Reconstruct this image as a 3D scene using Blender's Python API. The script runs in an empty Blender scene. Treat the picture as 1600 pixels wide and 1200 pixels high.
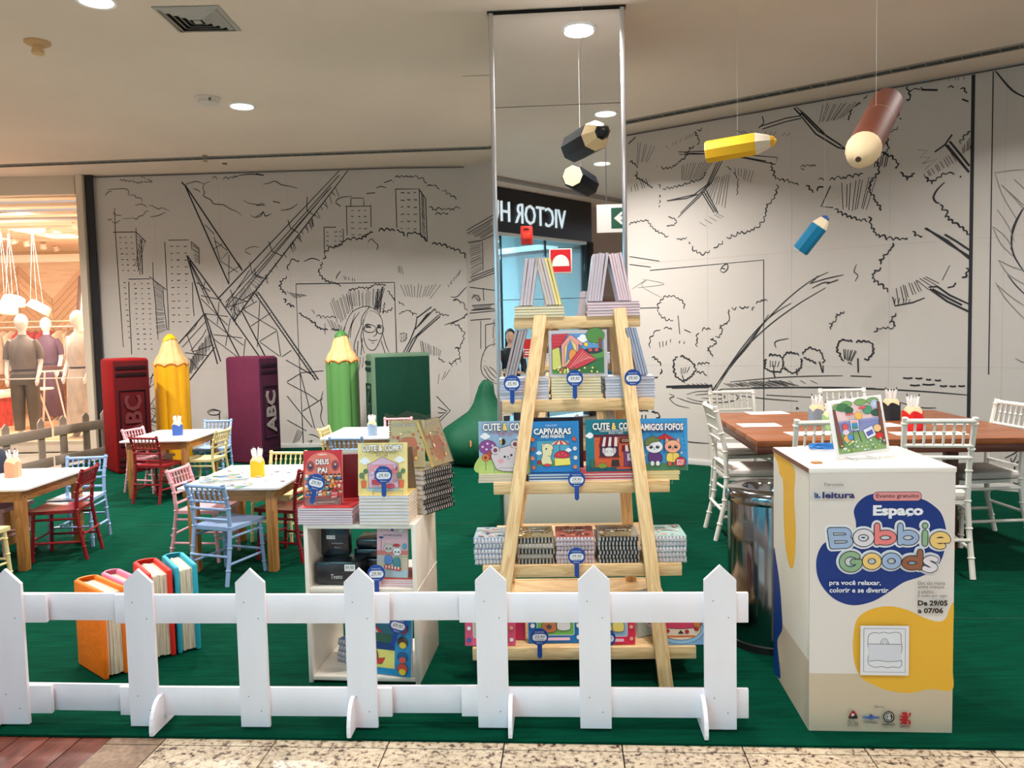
import bpy, bmesh, math, random
from mathutils import Vector, Matrix, Euler
random.seed(7)
SC = bpy.context.scene
COL = SC.collection
PI = math.pi

# ------------------------------------------------------------------ camera
FPX, PITCH, ROLL, CAMH = 1250.0, 0.066, -0.022, 1.45
cp, sp = math.cos(PITCH), math.sin(PITCH)
_fw = Vector((0, cp, -sp)); _rt = Vector((1, 0, 0)); _up = Vector((0, sp, cp))
cr, sr = math.cos(ROLL), math.sin(ROLL)
_r2 = cr*_rt + sr*_up; _u2 = -sr*_rt + cr*_up
cam_d = bpy.data.cameras.new('camera')
cam_d.sensor_fit = 'HORIZONTAL'; cam_d.sensor_width = 36.0
cam_d.lens = 36.0*FPX/1600.0
cam_d.clip_start = 0.02; cam_d.clip_end = 200
cam = bpy.data.objects.new('camera', cam_d); COL.objects.link(cam)
_m = Matrix((( _r2.x, _u2.x, -_fw.x, 0), (_r2.y, _u2.y, -_fw.y, 0), (_r2.z, _u2.z, -_fw.z, CAMH), (0, 0, 0, 1)))
cam.matrix_world = _m
SC.camera = cam
SC.view_settings.view_transform = 'Standard'
SC.view_settings.look = 'None'
SC.view_settings.exposure = -0.22
SC.view_settings.gamma = 1.0
SC.view_settings.use_curve_mapping = False

# ------------------------------------------------------------------ world: the rest of the mall, evenly lit
W = bpy.data.worlds.new('mall_ambient'); SC.world = W; W.use_nodes = True
bg = W.node_tree.nodes['Background']
bg.inputs[0].default_value = (0.93, 0.93, 1.0, 1); bg.inputs[1].default_value = 0.72

def area_light(name, loc, size, power, color=(1, .96, .9), target=None, spread=PI):
    d = bpy.data.lights.new(name, 'AREA'); d.shape = 'DISK'; d.size = size
    d.energy = power; d.color = color; d.spread = spread
    o = bpy.data.objects.new(name, d); COL.objects.link(o); o.location = loc
    if target is not None:
        o.rotation_euler = (Vector(target)-Vector(loc)).to_track_quat('-Z', 'Y').to_euler()
    return o
CEIL = 3.55
LAMPS = [(-2.52, 5.10), (-2.40, 7.43), (.47, 5.02), (.60, 2.76), (-2.45, 2.75), (3.4, 2.75), (3.4, 5.1), (-2.5, .4), (.5, .4), (3.4, .4), (-5.3, 5.1), (-5.3, 2.75), (.5, 7.5), (-5.3, 7.43)]  # last two are unseen lamps added to brighten the left wall
for x, y in LAMPS:
    area_light('downlight_beam', (x, y, CEIL-.03), .2, 42 if y < 3 else (66 if y < 6 else 150), (1.0, .95, .90), spread=2.5)

# ------------------------------------------------------------------ pixel <-> place helpers (survey of the room)
EYE = Vector((0, 0, CAMH))
def ray(px, py): return (px-800)/FPX*_r2 - (py-600)/FPX*_u2 + _fw
def G(px, py, z=0.0):                   # point on a level plane
    d = ray(px, py); t = (z-CAMH)/d.z; return EYE + t*d
def D(px, py, y):                       # point at distance y
    d = ray(px, py); t = y/d.y; return EYE + t*d
def PX(v):
    v = Vector(v)-EYE; w = v.dot(_fw); return 800+FPX*v.dot(_r2)/w, 600-FPX*v.dot(_u2)/w

# ------------------------------------------------------------------ materials
def lin(c):
    out = []
    for v in c[:3]:
        v = v/255.0
        out.append(v/12.92 if v <= .04045 else ((v+.055)/1.055)**2.4)
    return (*out, 1.0)
_mats = {}
def mat(name, col, rough=.5, metal=0.0, noise=0.0, nscale=8.0, bump=0.0, spec=None, coat=0.0, emit=None, estr=0.0, stretch=None, bscale=None):
    if name in _mats: return _mats[name]
    m = bpy.data.materials.new(name); m.use_nodes = True
    nt = m.node_tree; b = nt.nodes['Principled BSDF']
    c = lin(col)
    b.inputs['Base Color'].default_value = c
    b.inputs['Roughness'].default_value = rough
    b.inputs['Metallic'].default_value = metal
    if spec is not None: b.inputs['Specular IOR Level'].default_value = spec
    if coat: b.inputs['Coat Weight'].default_value = coat; b.inputs['Coat Roughness'].default_value = .15
    if emit is not None:
        b.inputs['Emission Color'].default_value = lin(emit); b.inputs['Emission Strength'].default_value = estr
    if noise or bump:
        tc = nt.nodes.new('ShaderNodeTexCoord'); mp = nt.nodes.new('ShaderNodeMapping')
        nt.links.new(tc.outputs['Object'], mp.inputs[0])
        if stretch: mp.inputs['Scale'].default_value = stretch
        n = nt.nodes.new('ShaderNodeTexNoise'); n.inputs['Scale'].default_value = nscale; n.inputs['Detail'].default_value = 6
        nt.links.new(mp.outputs[0], n.inputs[0])
        if noise:
            r = nt.nodes.new('ShaderNodeMapRange'); r.inputs[1].default_value = .3; r.inputs[2].default_value = .7
            r.inputs[3].default_value = 1-noise; r.inputs[4].default_value = 1+noise*.6
            nt.links.new(n.outputs[0], r.inputs[0])
            mx = nt.nodes.new('ShaderNodeVectorMath'); mx.operation = 'SCALE'
            mx.inputs[0].default_value = c[:3]
            nt.links.new(r.outputs[0], mx.inputs['Scale']); nt.links.new(mx.outputs[0], b.inputs['Base Color'])
        if bump:
            n2 = n
            if bscale:
                n2 = nt.nodes.new('ShaderNodeTexNoise'); n2.inputs['Scale'].default_value = bscale; n2.inputs['Detail'].default_value = 4
                nt.links.new(mp.outputs[0], n2.inputs[0])
            bp = nt.nodes.new('ShaderNodeBump'); bp.inputs['Strength'].default_value = bump; bp.inputs['Distance'].default_value = .01
            nt.links.new(n2.outputs[0], bp.inputs['Height']); nt.links.new(bp.outputs[0], b.inputs['Normal'])
    _mats[name] = m
    return m
def wood(name, c1, c2, scale=5.0, rough=.5, coat=0.0, rings=7.0):
    """grain running along the object's local X"""
    if name in _mats: return _mats[name]
    m = bpy.data.materials.new(name); m.use_nodes = True
    nt = m.node_tree; b = nt.nodes['Principled BSDF']; L = nt.links
    tc = nt.nodes.new('ShaderNodeTexCoord'); oi = nt.nodes.new('ShaderNodeObjectInfo')
    ad = nt.nodes.new('ShaderNodeVectorMath'); ad.operation = 'ADD'
    sc_ = nt.nodes.new('ShaderNodeVectorMath'); sc_.operation = 'SCALE'; sc_.inputs[0].default_value = (3.1, 1.7, 2.3)
    L.new(oi.outputs['Random'], sc_.inputs['Scale'])
    L.new(tc.outputs['Object'], ad.inputs[0]); L.new(sc_.outputs[0], ad.inputs[1])
    mp = nt.nodes.new('ShaderNodeMapping'); mp.inputs['Scale'].default_value = (.35, 4, 4)
    L.new(ad.outputs[0], mp.inputs[0])
    n = nt.nodes.new('ShaderNodeTexNoise'); n.inputs['Scale'].default_value = scale; n.inputs['Detail'].default_value = 3
    L.new(mp.outputs[0], n.inputs[0])
    w = nt.nodes.new('ShaderNodeMath'); w.operation = 'MULTIPLY'; w.inputs[1].default_value = rings
    L.new(n.outputs[0], w.inputs[0])
    s = nt.nodes.new('ShaderNodeMath'); s.operation = 'FRACT'; L.new(w.outputs[0], s.inputs[0])
    n3 = nt.nodes.new('ShaderNodeTexNoise'); n3.inputs['Scale'].default_value = scale*8; L.new(mp.outputs[0], n3.inputs[0])
    mx0 = nt.nodes.new('ShaderNodeMath'); mx0.operation = 'MULTIPLY_ADD'; mx0.inputs[1].default_value = .45
    L.new(s.outputs[0], mx0.inputs[0]); L.new(n3.outputs[0], mx0.inputs[2])
    rp = nt.nodes.new('ShaderNodeValToRGB')
    rp.color_ramp.elements[0].position = .3; rp.color_ramp.elements[0].color = lin(c1)
    rp.color_ramp.elements[1].position = .95; rp.color_ramp.elements[1].color = lin(c2)
    L.new(mx0.outputs[0], rp.inputs[0]); L.new(rp.outputs[0], b.inputs['Base Color'])
    b.inputs['Roughness'].default_value = rough
    if coat: b.inputs['Coat Weight'].default_value = coat; b.inputs['Coat Roughness'].default_value = .2
    _mats[name] = m
    return m
def attr_mat(name, rough=.45, coat=0.0):
    if name in _mats: return _mats[name]
    m = bpy.data.materials.new(name); m.use_nodes = True
    nt = m.node_tree; b = nt.nodes['Principled BSDF']
    a = nt.nodes.new('ShaderNodeAttribute'); a.attribute_name = 'Col'
    nt.links.new(a.outputs['Color'], b.inputs['Base Color']); b.inputs['Roughness'].default_value = rough
    if coat: b.inputs['Coat Weight'].default_value = coat; b.inputs['Coat Roughness'].default_value = .1
    _mats[name] = m
    return m
def glass_mat(name, tint=(255, 255, 255), refl=.12, rough=.02):
    if name in _mats: return _mats[name]
    m = bpy.data.materials.new(name); m.use_nodes = True
    nt = m.node_tree; nt.nodes.clear(); L = nt.links
    o = nt.nodes.new('ShaderNodeOutputMaterial'); mx = nt.nodes.new('ShaderNodeMixShader')
    t = nt.nodes.new('ShaderNodeBsdfTransparent'); g = nt.nodes.new('ShaderNodeBsdfGlossy')
    t.inputs[0].default_value = lin(tint); g.inputs['Roughness'].default_value = rough
    lw = nt.nodes.new('ShaderNodeLayerWeight'); lw.inputs[0].default_value = .25
    ma = nt.nodes.new('ShaderNodeMath'); ma.operation = 'MULTIPLY_ADD'; ma.inputs[1].default_value = .6; ma.inputs[2].default_value = refl
    L.new(lw.outputs['Fresnel'], ma.inputs[0]); L.new(ma.outputs[0], mx.inputs[0])
    L.new(t.outputs[0], mx.inputs[1]); L.new(g.outputs[0], mx.inputs[2]); L.new(mx.outputs[0], o.inputs[0])
    _mats[name] = m
    return m

# ------------------------------------------------------------------ mesh builder
def I4(): return Matrix.Identity(4)
def T(x, y, z): return Matrix.Translation((x, y, z))
def RZ(a): return Matrix.Rotation(a, 4, 'Z')
def RX(a): return Matrix.Rotation(a, 4, 'X')
def RY(a): return Matrix.Rotation(a, 4, 'Y')
def frame(o, x, y):
    x = Vector(x).normalized(); y = Vector(y); z = x.cross(y).normalized(); y = z.cross(x)
    return Matrix(((x.x, y.x, z.x, o[0]), (x.y, y.y, z.y, o[1]), (x.z, y.z, z.z, o[2]), (0, 0, 0, 1)))
def along(a, b):
    """matrix with local X from a to b, Y level"""
    a = Vector(a); b = Vector(b); x = (b-a).normalized()
    up = Vector((0, 0, 1)) if abs(x.z) < .98 else Vector((0, 1, 0))
    y = up.cross(x).normalized()
    return frame(a, x, y)
_cb = {}
def cbox(sx, sy, sz, b):
    k = (round(sx, 5), round(sy, 5), round(sz, 5), round(b, 5))
    if k not in _cb:
        bm = bmesh.new(); bmesh.ops.create_cube(bm, size=1)
        for v in bm.verts: v.co = Vector((v.co.x*sx, v.co.y*sy, v.co.z*sz))
        if b > 0: bmesh.ops.bevel(bm, geom=bm.edges[:], offset=min(b, .45*min(sx, sy, sz)), segments=2, profile=.5, affect='EDGES')
        bm.verts.index_update()
        _cb[k] = ([v.co.copy() for v in bm.verts], [[v.index for v in f.verts] for f in bm.faces]); bm.free()
    return _cb[k]
class MB:
    def __init__(s): s.v = []; s.f = []; s.m = []; s.c = []
    def add(s, vs, fs, M=None, mi=0, col=None):
        n = len(s.v)
        s.v += [tuple(M @ Vector(v)) for v in vs] if M is not None else [tuple(v) for v in vs]
        s.f += [[i+n for i in f] for f in fs]; s.m += [mi]*len(fs); s.c += [col]*len(fs)
        return s
    def box(s, c, size, b=0.0, M=None, mi=0, col=None):
        vs, fs = cbox(*size, b)
        mm = T(*c) if M is None else M @ T(*c)
        return s.add(vs, fs, mm, mi, col)
    def tube(s, pts, r, n=8, M=None, mi=0, cap=True, col=None, flat=1.0):
        pts = [Vector(p) for p in pts]; rs = r if isinstance(r, (list, tuple)) else [r]*len(pts)
        vs = []; fs = []; ref = None
        for i, p in enumerate(pts):
            if i == 0: t = pts[1]-p
            elif i == len(pts)-1: t = p-pts[i-1]
            else: t = (pts[i+1]-p).normalized()+(p-pts[i-1]).normalized()
            if t.length < 1e-9: t = Vector((0, 0, 1))
            t.normalize()
            if ref is None: ref = Vector((1, 0, 0)) if abs(t.x) < .9 else Vector((0, 1, 0))
            u = (ref - ref.dot(t)*t)
            if u.length < 1e-6: u = t.orthogonal()
            u.normalize(); w = t.cross(u); ref = u
            for k in range(n):
                a = 2*PI*k/n; vs.append(p+rs[i]*(math.cos(a)*u+flat*math.sin(a)*w))
        for i in range(len(pts)-1):
            for k in range(n):
                k2 = (k+1) % n; fs.append([i*n+k, i*n+k2, (i+1)*n+k2, (i+1)*n+k])
        if cap:
            fs.append(list(range(n))[::-1]); fs.append([(len(pts)-1)*n+k for k in range(n)])
        return s.add(vs, fs, M, mi, col)
    def lathe(s, prof, n=16, M=None, mi=0, col=None, cap=True):
        vs = []; fs = []
        for r, z in prof:
            for k in range(n):
                a = 2*PI*k/n; vs.append((r*math.cos(a), r*math.sin(a), z))
        for i in range(len(prof)-1):
            for k in range(n):
                k2 = (k+1) % n; fs.append([i*n+k, i*n+k2, (i+1)*n+k2, (i+1)*n+k])
        if cap:
            fs.append(list(range(n))[::-1]); fs.append([(len(prof)-1)*n+k for k in range(n)])
        return s.add(vs, fs, M, mi, col)
    def loft(s, secs, n=14, M=None, mi=0, col=None, power=1.0):
        """secs: (cx, cy, z, rx, ry)"""
        vs = []; fs = []
        for cx, cy, z, rx, ry in secs:
            for k in range(n):
                a = 2*PI*k/n; ca, sa = math.cos(a), math.sin(a)
                vs.append((cx+rx*math.copysign(abs(ca)**power, ca), cy+ry*math.copysign(abs(sa)**power, sa), z))
        for i in range(len(secs)-1):
            for k in range(n):
                k2 = (k+1) % n; fs.append([i*n+k, i*n+k2, (i+1)*n+k2, (i+1)*n+k])
        fs.append(list(range(n))[::-1]); fs.append([(len(secs)-1)*n+k for k in range(n)])
        return s.add(vs, fs, M, mi, col)
    def prism(s, poly, d, M=None, mi=0, col=None):
        """poly in XY, thickness d along +Z"""
        n = len(poly)
        vs = [(x, y, 0) for x, y in poly]+[(x, y, d) for x, y in poly]
        fs = [list(range(n))[::-1], [n+i for i in range(n)]]+[[i, (i+1) % n, n+(i+1) % n, n+i] for i in range(n)]
        return s.add(vs, fs, M, mi, col)
    def build(s, name, mats, parent=None, M=None, smooth=True, angle=38):
        me = bpy.data.meshes.new(name); me.from_pydata(s.v, [], s.f)
        if not isinstance(mats, (list, tuple)): mats = [mats]
        for m in mats: me.materials.append(m)
        if any(s.m): me.polygons.foreach_set('material_index', s.m)
        if any(c is not None for c in s.c):
            ca = me.color_attributes.new('Col', 'FLOAT_COLOR', 'CORNER'); buf = []
            for f, c in zip(s.f, s.c):
                l = lin(c) if c is not None else (1, 1, 1, 1); buf += list(l)*len(f)
            ca.data.foreach_set('color', buf)
        me.update()
        if smooth:
            me.polygons.foreach_set('use_smooth', [True]*len(me.polygons))
            me.set_sharp_from_angle(angle=math.radians(angle))
        o = bpy.data.objects.new(name, me); COL.objects.link(o)
        if parent is not None: o.parent = parent
        if M is not None: o.matrix_local = M
        return o
def thing(name, label, cat, M=None, group=None, kind=None):
    o = bpy.data.objects.new(name, None); o.empty_display_size = .1; COL.objects.link(o)
    if M is not None: o.matrix_world = M
    return tag(o, label, cat, group, kind)
def tag(o, label=None, cat=None, group=None, kind=None):
    if label: o['label'] = label
    if cat: o['category'] = cat
    if group: o['group'] = group
    if kind: o['kind'] = kind
    return o
def dup(root, M, label=None, group=None):
    r = root.copy(); COL.objects.link(r); r.matrix_world = M
    if label: r['label'] = label
    if group: r['group'] = group
    for ch in list(root.children):
        c = ch.copy(); COL.objects.link(c); c.parent = r
        for g in list(ch.children):
            d = g.copy(); COL.objects.link(d); d.parent = c
    return r
def board(name, a, b, w, t, m, parent=None, bev=.002, base=None):
    """a plank from a to b, width w (level axis), thickness t; grain along it"""
    a = Vector(a); b = Vector(b); L = (b-a).length
    o = MB().box((L/2, 0, 0), (L, w, t), bev).build(name, m, parent, along(a, b) if base is None else base)
    return o

# ------------------------------------------------------------------ flat print builder
def smooth_closed(pts, k=6):
    out = []; n = len(pts)
    for i in range(n):
        p0, p1, p2, p3 = pts[i-1], pts[i], pts[(i+1) % n], pts[(i+2) % n]
        for j in range(k):
            t = j/k; out.append(tuple(.5*((2*p1[a])+(-p0[a]+p2[a])*t+(2*p0[a]-5*p1[a]+4*p2[a]-p3[a])*t*t+(-p0[a]+3*p1[a]-3*p2[a]+p3[a])*t**3) for a in (0, 1)))
    return out
def smooth_open(pts, k=5):
    if len(pts) < 3: return pts
    q = [pts[0]]+list(pts)+[pts[-1]]; out = []
    for i in range(1, len(q)-2):
        p0, p1, p2, p3 = q[i-1], q[i], q[i+1], q[i+2]
        for j in range(k):
            t = j/k; out.append(tuple(.5*((2*p1[a])+(-p0[a]+p2[a])*t+(2*p0[a]-5*p1[a]+4*p2[a]-p3[a])*t*t+(-p0[a]+3*p1[a]-3*p2[a]+p3[a])*t**3) for a in (0, 1)))
    out.append(tuple(pts[-1])); return out
def ribbon(pts, w, taper=True):
    """quads for a stroke"""
    vs = []; fs = []; n = len(pts)
    for i, p in enumerate(pts):
        a = pts[max(0, i-1)]; b = pts[min(n-1, i+1)]
        dx, dy = b[0]-a[0], b[1]-a[1]; l = math.hypot(dx, dy) or 1
        ww = w/2
        if taper and n > 3: ww *= .45+.55*math.sin(PI*(i+.6)/(n+.2))
        vs += [(p[0]-dy/l*ww, p[1]+dx/l*ww), (p[0]+dy/l*ww, p[1]-dx/l*ww)]
    for i in range(n-1): fs.append([2*i+1, 2*i+3, 2*i+2, 2*i])
    return vs, fs
_txt = {}
def text_geo(s, off=0.0, res=2, shear=0.0):
    k = (s, round(off, 4), shear)
    if k not in _txt:
        cu = bpy.data.curves.new('txt', 'FONT'); cu.body = s; cu.size = 1.0; cu.offset = off; cu.resolution_u = res; cu.shear = shear
        cu.align_x = 'CENTER'; cu.align_y = 'CENTER'
        o = bpy.data.objects.new('txt', cu)
        me = bpy.data.meshes.new_from_object(o)
        vs = [(v.co.x, v.co.y) for v in me.vertices]; fs = [list(p.vertices) for p in me.polygons]
        bpy.data.objects.remove(o); bpy.data.curves.remove(cu); bpy.data.meshes.remove(me)
        xs = [v[0] for v in vs] or [0, 1]; ys = [v[1] for v in vs] or [0, 1]
        cx = (min(xs)+max(xs))/2; cy = (min(ys)+max(ys))/2
        _txt[k] = ([(x-cx, y-cy) for x, y in vs], fs, max(xs)-min(xs), max(ys)-min(ys))
    return _txt[k]
class Art:
    """flat print: coloured shapes laid over each other; (0,0) bottom left, w x h metres; drawn in units ux x uy, y up or down"""
    def __init__(s, w, h, ux=100.0, uy=100.0, down=True, dz=.00008):
        s.w, s.h, s.ux, s.uy, s.down, s.dz = w, h, ux, uy, down, dz
        s.hold = False; s.z = .0002; s.mb = MB(); s.k = .5*(w/ux+h/uy)
    def p(s, x, y): return (x/s.ux*s.w, (s.h-y/s.uy*s.h) if s.down else y/s.uy*s.h)
    def _add(s, pts, fs, col):
        s.z += .000008 if s.hold else s.dz
        s.mb.add([(x, y, s.z) for x, y in pts], fs, None, 0, col)
    def raw(s, pts, col):
        q = [s.p(*a) for a in pts]
        ar = sum(q[i-1][0]*q[i][1]-q[i][0]*q[i-1][1] for i in range(len(q)))
        if ar < 0: q = q[::-1]
        s._add(q, [list(range(len(q)))], col); return s
    def bg(s, col): return s.rect(0, 0, s.ux, s.uy, col)
    def rect(s, x0, y0, x1, y1, col): return s.raw([(x0, y0), (x1, y0), (x1, y1), (x0, y1)], col)
    def blob(s, pts, col, outline=None, ow=.6):
        q = smooth_closed(pts)
        s.raw(q, col)
        if outline: s.line(q+[q[0]], ow, outline, False)
        return s
    def ell(s, cx, cy, rx, ry, col, outline=None, ow=.6, n=20, rot=0, a0=0, a1=2*PI):
        q = []
        m = n if a1-a0 > 6.2 else n+1
        for i in range(m):
            a = a0+(a1-a0)*i/n; x, y = rx*math.cos(a), ry*math.sin(a)
            q.append((cx+x*math.cos(rot)-y*math.sin(rot), cy+x*math.sin(rot)+y*math.cos(rot)))
        s.raw(q, col)
        if outline: s.line(q+[q[0]], ow, outline, False)
        return s
    def poly(s, pts, col, outline=None, ow=.6):
        s.raw(pts, col)
        if outline: s.line(list(pts)+[pts[0]], ow, outline, False)
        return s
    def rrect(s, x0, y0, x1, y1, r, col, outline=None, ow=.6):
        q = []
        for cx, cy, a in ((x1-r, y0+r, -PI/2), (x1-r, y1-r, 0), (x0+r, y1-r, PI/2), (x0+r, y0+r, PI)):
            for i in range(6): q.append((cx+r*math.cos(a+i*PI/10), cy+r*math.sin(a+i*PI/10)))
        s.raw(q, col)
        if outline: s.line(q+[q[0]], ow, outline, False)
        return s
    def line(s, pts, w, col, sm=False, taper=False):
        q = smooth_open(pts) if sm else pts
        q = [s.p(*a) for a in q]
        vs, fs = ribbon(q, w*s.k, taper); s._add(vs, fs, col); return s
    def text(s, t, cx, cy, col, height=None, width=None, off=0.0, outline=None, oo=.05, rot=0.0, oc2=None, oo2=.1, shear=0.0):
        """height/width in drawing units: size of the inked box"""
        for c, o in ((oc2, oo2), (outline, oo), (col, off)):
            if c is None: continue
            vs, fs, tw, th = text_geo(t, o, 2, shear)
            _, _, bw, bh = text_geo(t, off, 2, shear)
            if height: ky = height/s.uy*s.h/bh
            else: ky = width/s.ux*s.w/bw
            kx = width/s.ux*s.w/bw if width else ky
            X, Y = s.p(cx, cy); ca, sa = math.cos(rot), math.sin(rot)
            s._add([(X+x*kx*ca-y*ky*sa, Y+x*kx*sa+y*ky*ca) for x, y in vs], fs, c)
        return s
    def build(s, name, parent=None, M=None, m=None):
        return s.mb.build(name, m or attr_mat('printed_surface', .42), parent, M, smooth=False)
# ================================================================== THE SETTING
M_ceil = mat('ceiling_paint', (232, 216, 202), .9, noise=.06, nscale=.8)
M_wall = mat('mural_vinyl', (192, 187, 182), .55, noise=.02, nscale=1.5)
M_cream = mat('cream_trim', (214, 202, 184), .5)
M_black = mat('black_strip', (14, 15, 22), .5)
M_white = mat('white_gloss', (235, 232, 230), .35)
M_alu = mat('aluminium', (205, 206, 212), .28, 1.0)
M_ink = mat('mural_ink', (24, 27, 36), .6)
M_inkthin = mat('mural_ink_pale', (120, 118, 116), .6)
M_dark = mat('dark_void', (10, 11, 12), .8)
A_DIR = Vector((math.cos(-.071), math.sin(-.071), 0)); B_DIR = Vector((.071, 1, 0)).normalized()

# ---- carpet
def carpet_material():
    m = bpy.data.materials.new('green_carpet'); m.use_nodes = True
    nt = m.node_tree; b = nt.nodes['Principled BSDF']; L = nt.links
    tc = nt.nodes.new('ShaderNodeTexCoord')
    n = nt.nodes.new('ShaderNodeTexNoise'); n.inputs['Scale'].default_value = 260; n.inputs['Detail'].default_value = 3; L.new(tc.outputs['Object'], n.inputs[0])
    mp = nt.nodes.new('ShaderNodeMapping'); mp.inputs['Scale'].default_value = (3, 26, 1); L.new(tc.outputs['Object'], mp.inputs[0])
    n2 = nt.nodes.new('ShaderNodeTexNoise'); n2.inputs['Scale'].default_value = 1.6; n2.inputs['Detail'].default_value = 8; L.new(mp.outputs[0], n2.inputs[0])
    ml = nt.nodes.new('ShaderNodeMath'); ml.operation = 'MULTIPLY_ADD'; ml.inputs[1].default_value = .55; L.new(n2.outputs[0], ml.inputs[0])
    m2 = nt.nodes.new('ShaderNodeMath'); m2.operation = 'MULTIPLY'; m2.inputs[1].default_value = .45; L.new(n.outputs[0], m2.inputs[0]); L.new(m2.outputs[0], ml.inputs[2])
    r = nt.nodes.new('ShaderNodeValToRGB'); r.color_ramp.elements[0].position = .3; r.color_ramp.elements[1].position = .75
    r.color_ramp.elements[0].color = lin((0, 38, 28)); r.color_ramp.elements[1].color = lin((0, 74, 52))
    L.new(ml.outputs[0], r.inputs[0]); L.new(r.outputs[0], b.inputs['Base Color']); b.inputs['Roughness'].default_value = .95
    b.inputs['Specular IOR Level'].default_value = .04
    bp = nt.nodes.new('ShaderNodeBump'); bp.inputs['Strength'].default_value = .5; bp.inputs['Distance'].default_value = .004
    L.new(n.outputs[0], bp.inputs['Height']); L.new(bp.outputs[0], b.inputs['Normal'])
    return m
edge = [Vector((-5.9, 3.19, 0)), G(0, 1150), G(600, 1158), G(1600, 1173), G(2600, 1188)]
CP = [(e.x, e.y) for e in edge]
cor = Vector((-.55, 10.28, 0))
WR0 = Vector((1.304, 8.802, 0)); WR1 = Vector((4.238, 6.686, 0)); WRD = (WR1-WR0).normalized()
WR2 = WR0+WRD*7.0
CP2 = CP+[(WR2.x-.03, WR2.y-.03), (WR0.x-.02, WR0.y-.03), (.2, 9.6), (-.55, 10.22), (-4.92, 10.32), (-5.0, 9.75), (-5.2, 8.9), (-5.5, 7.0)]
carpet = MB().prism(CP2, .008, T(0, 0, .0)).build('carpet', carpet_material())
tag(carpet, 'dark green needle felt carpet covering the play area floor', 'carpet')
# faint seams between carpet lengths
seam = MB()
for y in (4.05, 6.05, 8.0):
    a = Vector((-8, y+.45, .0082)); b = Vector((5.2, y-.45, .0082))
    seam.add([a, b, b+Vector((0, .006, 0)), a+Vector((0, .006, 0))], [[0, 1, 2, 3]])
seam.build('seam', mat('carpet_seam', (0, 48, 34), .95), carpet, smooth=False)

# ---- floor: granite tiles and timber strips outside the carpet
def granite():
    m = bpy.data.materials.new('speckled_granite'); m.use_nodes = True
    nt = m.node_tree; b = nt.nodes['Principled BSDF']; L = nt.links
    tc = nt.nodes.new('ShaderNodeTexCoord'); oi = nt.nodes.new('ShaderNodeObjectInfo')
    sc_ = nt.nodes.new('ShaderNodeVectorMath'); sc_.operation = 'SCALE'; sc_.inputs[0].default_value = (9, 7, 5); L.new(oi.outputs['Random'], sc_.inputs['Scale'])
    ad = nt.nodes.new('ShaderNodeVectorMath'); L.new(tc.outputs['Object'], ad.inputs[0]); L.new(sc_.outputs[0], ad.inputs[1])
    n = nt.nodes.new('ShaderNodeTexNoise'); n.inputs['Scale'].default_value = 46; n.inputs['Detail'].default_value = 7; n.inputs['Roughness'].default_value = .72; L.new(ad.outputs[0], n.inputs[0])
    r = nt.nodes.new('ShaderNodeValToRGB'); cr_ = r.color_ramp
    cr_.elements[0].position = .36; cr_.elements[0].color = lin((22, 18, 18))
    cr_.elements[1].position = .42; cr_.elements[1].color = lin((118, 92, 78))
    e = cr_.elements.new(.47); e.color = lin((186, 164, 138)); e = cr_.elements.new(.62); e.color = lin((210, 192, 166)); e = cr_.elements.new(.75); e.color = lin((226, 206, 180))
    L.new(n.outputs[0], r.inputs[0]); L.new(r.outputs[0], b.inputs['Base Color']); b.inputs['Roughness'].default_value = .3
    return m
M_gran = granite()
floor = MB().box((0, 0, -.03), (40, 40, .03)).build('floor', mat('mall_stone', (190, 178, 160), .5, noise=.1, nscale=2)); tag(floor, kind='structure')
GX = [-1.284, -.873, -.462, -.051, .36, .771, 1.182, 1.593, 2.0, 2.41, 2.82]
MB().prism([(-2.2, 2.0), (3.4, 2.0), (3.4, 3.0), (-2.2, 3.25)], .002, T(0, 0, -.011)).build('grout_bed', mat('grout_dark', (44, 38, 34), .9), floor, smooth=False)
def tile(x0, x1, yo, d, m=M_gran):
    """tile from x0..x1; depth range measured along B from the carpet-edge line"""
    g = .0025
    def q(x, k): return (x+.071*(k), 2.782-.07*x+k)
    pts = [q(x0+g, yo+g), q(x1-g, yo+g), q(x1-g, yo+d-g), q(x0+g, yo+d-g)]
    c = (sum(p[0] for p in pts)/4, sum(p[1] for p in pts)/4)
    o = MB().prism([(p[0]-c[0], p[1]-c[1]) for p in pts], .012, T(0, 0, 0)).build('tile', m, floor, T(c[0], c[1], -.0135), smooth=False)
    return o
M_gran2 = mat('brown_granite', (150, 122, 100), .3, noise=.35, nscale=60)
for i in range(len(GX)-1):
    for k in range(6):
        tile(GX[i]+(k > 0)*0, GX[i+1], -.095-.41*(k)-.0, .41)
    tile(GX[i], GX[i+1], -.095, .41) if False else None
for i in range(len(GX)-1): tile(GX[i], GX[i+1], .315, .41)
for k in range(-1, 6): tile(-1.489, -1.284, -.095-.41*k, .41, M_gran2)
M_deck = wood('reddish_deck', (70, 32, 22), (118, 60, 44), 4, .45, rings=3)
for i in range(9):
    x1 = -1.49-.118*i; a = Vector((x1-.058+.071*-2.4, 2.782-.07*x1-2.4, -.009)); b = Vector((x1-.058+.03, 2.782-.07*x1+.35, -.009))
    board('plank', a, b, .114, .012, M_deck, floor, .002)
# mall floor further behind the camera
mf = MB().box((0, -4.6, -.012), (18, 8.6, .004)).build('mall_floor', M_gran, floor, smooth=False)

# ---- ceiling
ceil = MB().box((-1.5, 2.0, CEIL+.05), (20, 17.2, .1)).build('ceiling', M_ceil); tag(ceil, kind='structure')
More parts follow.
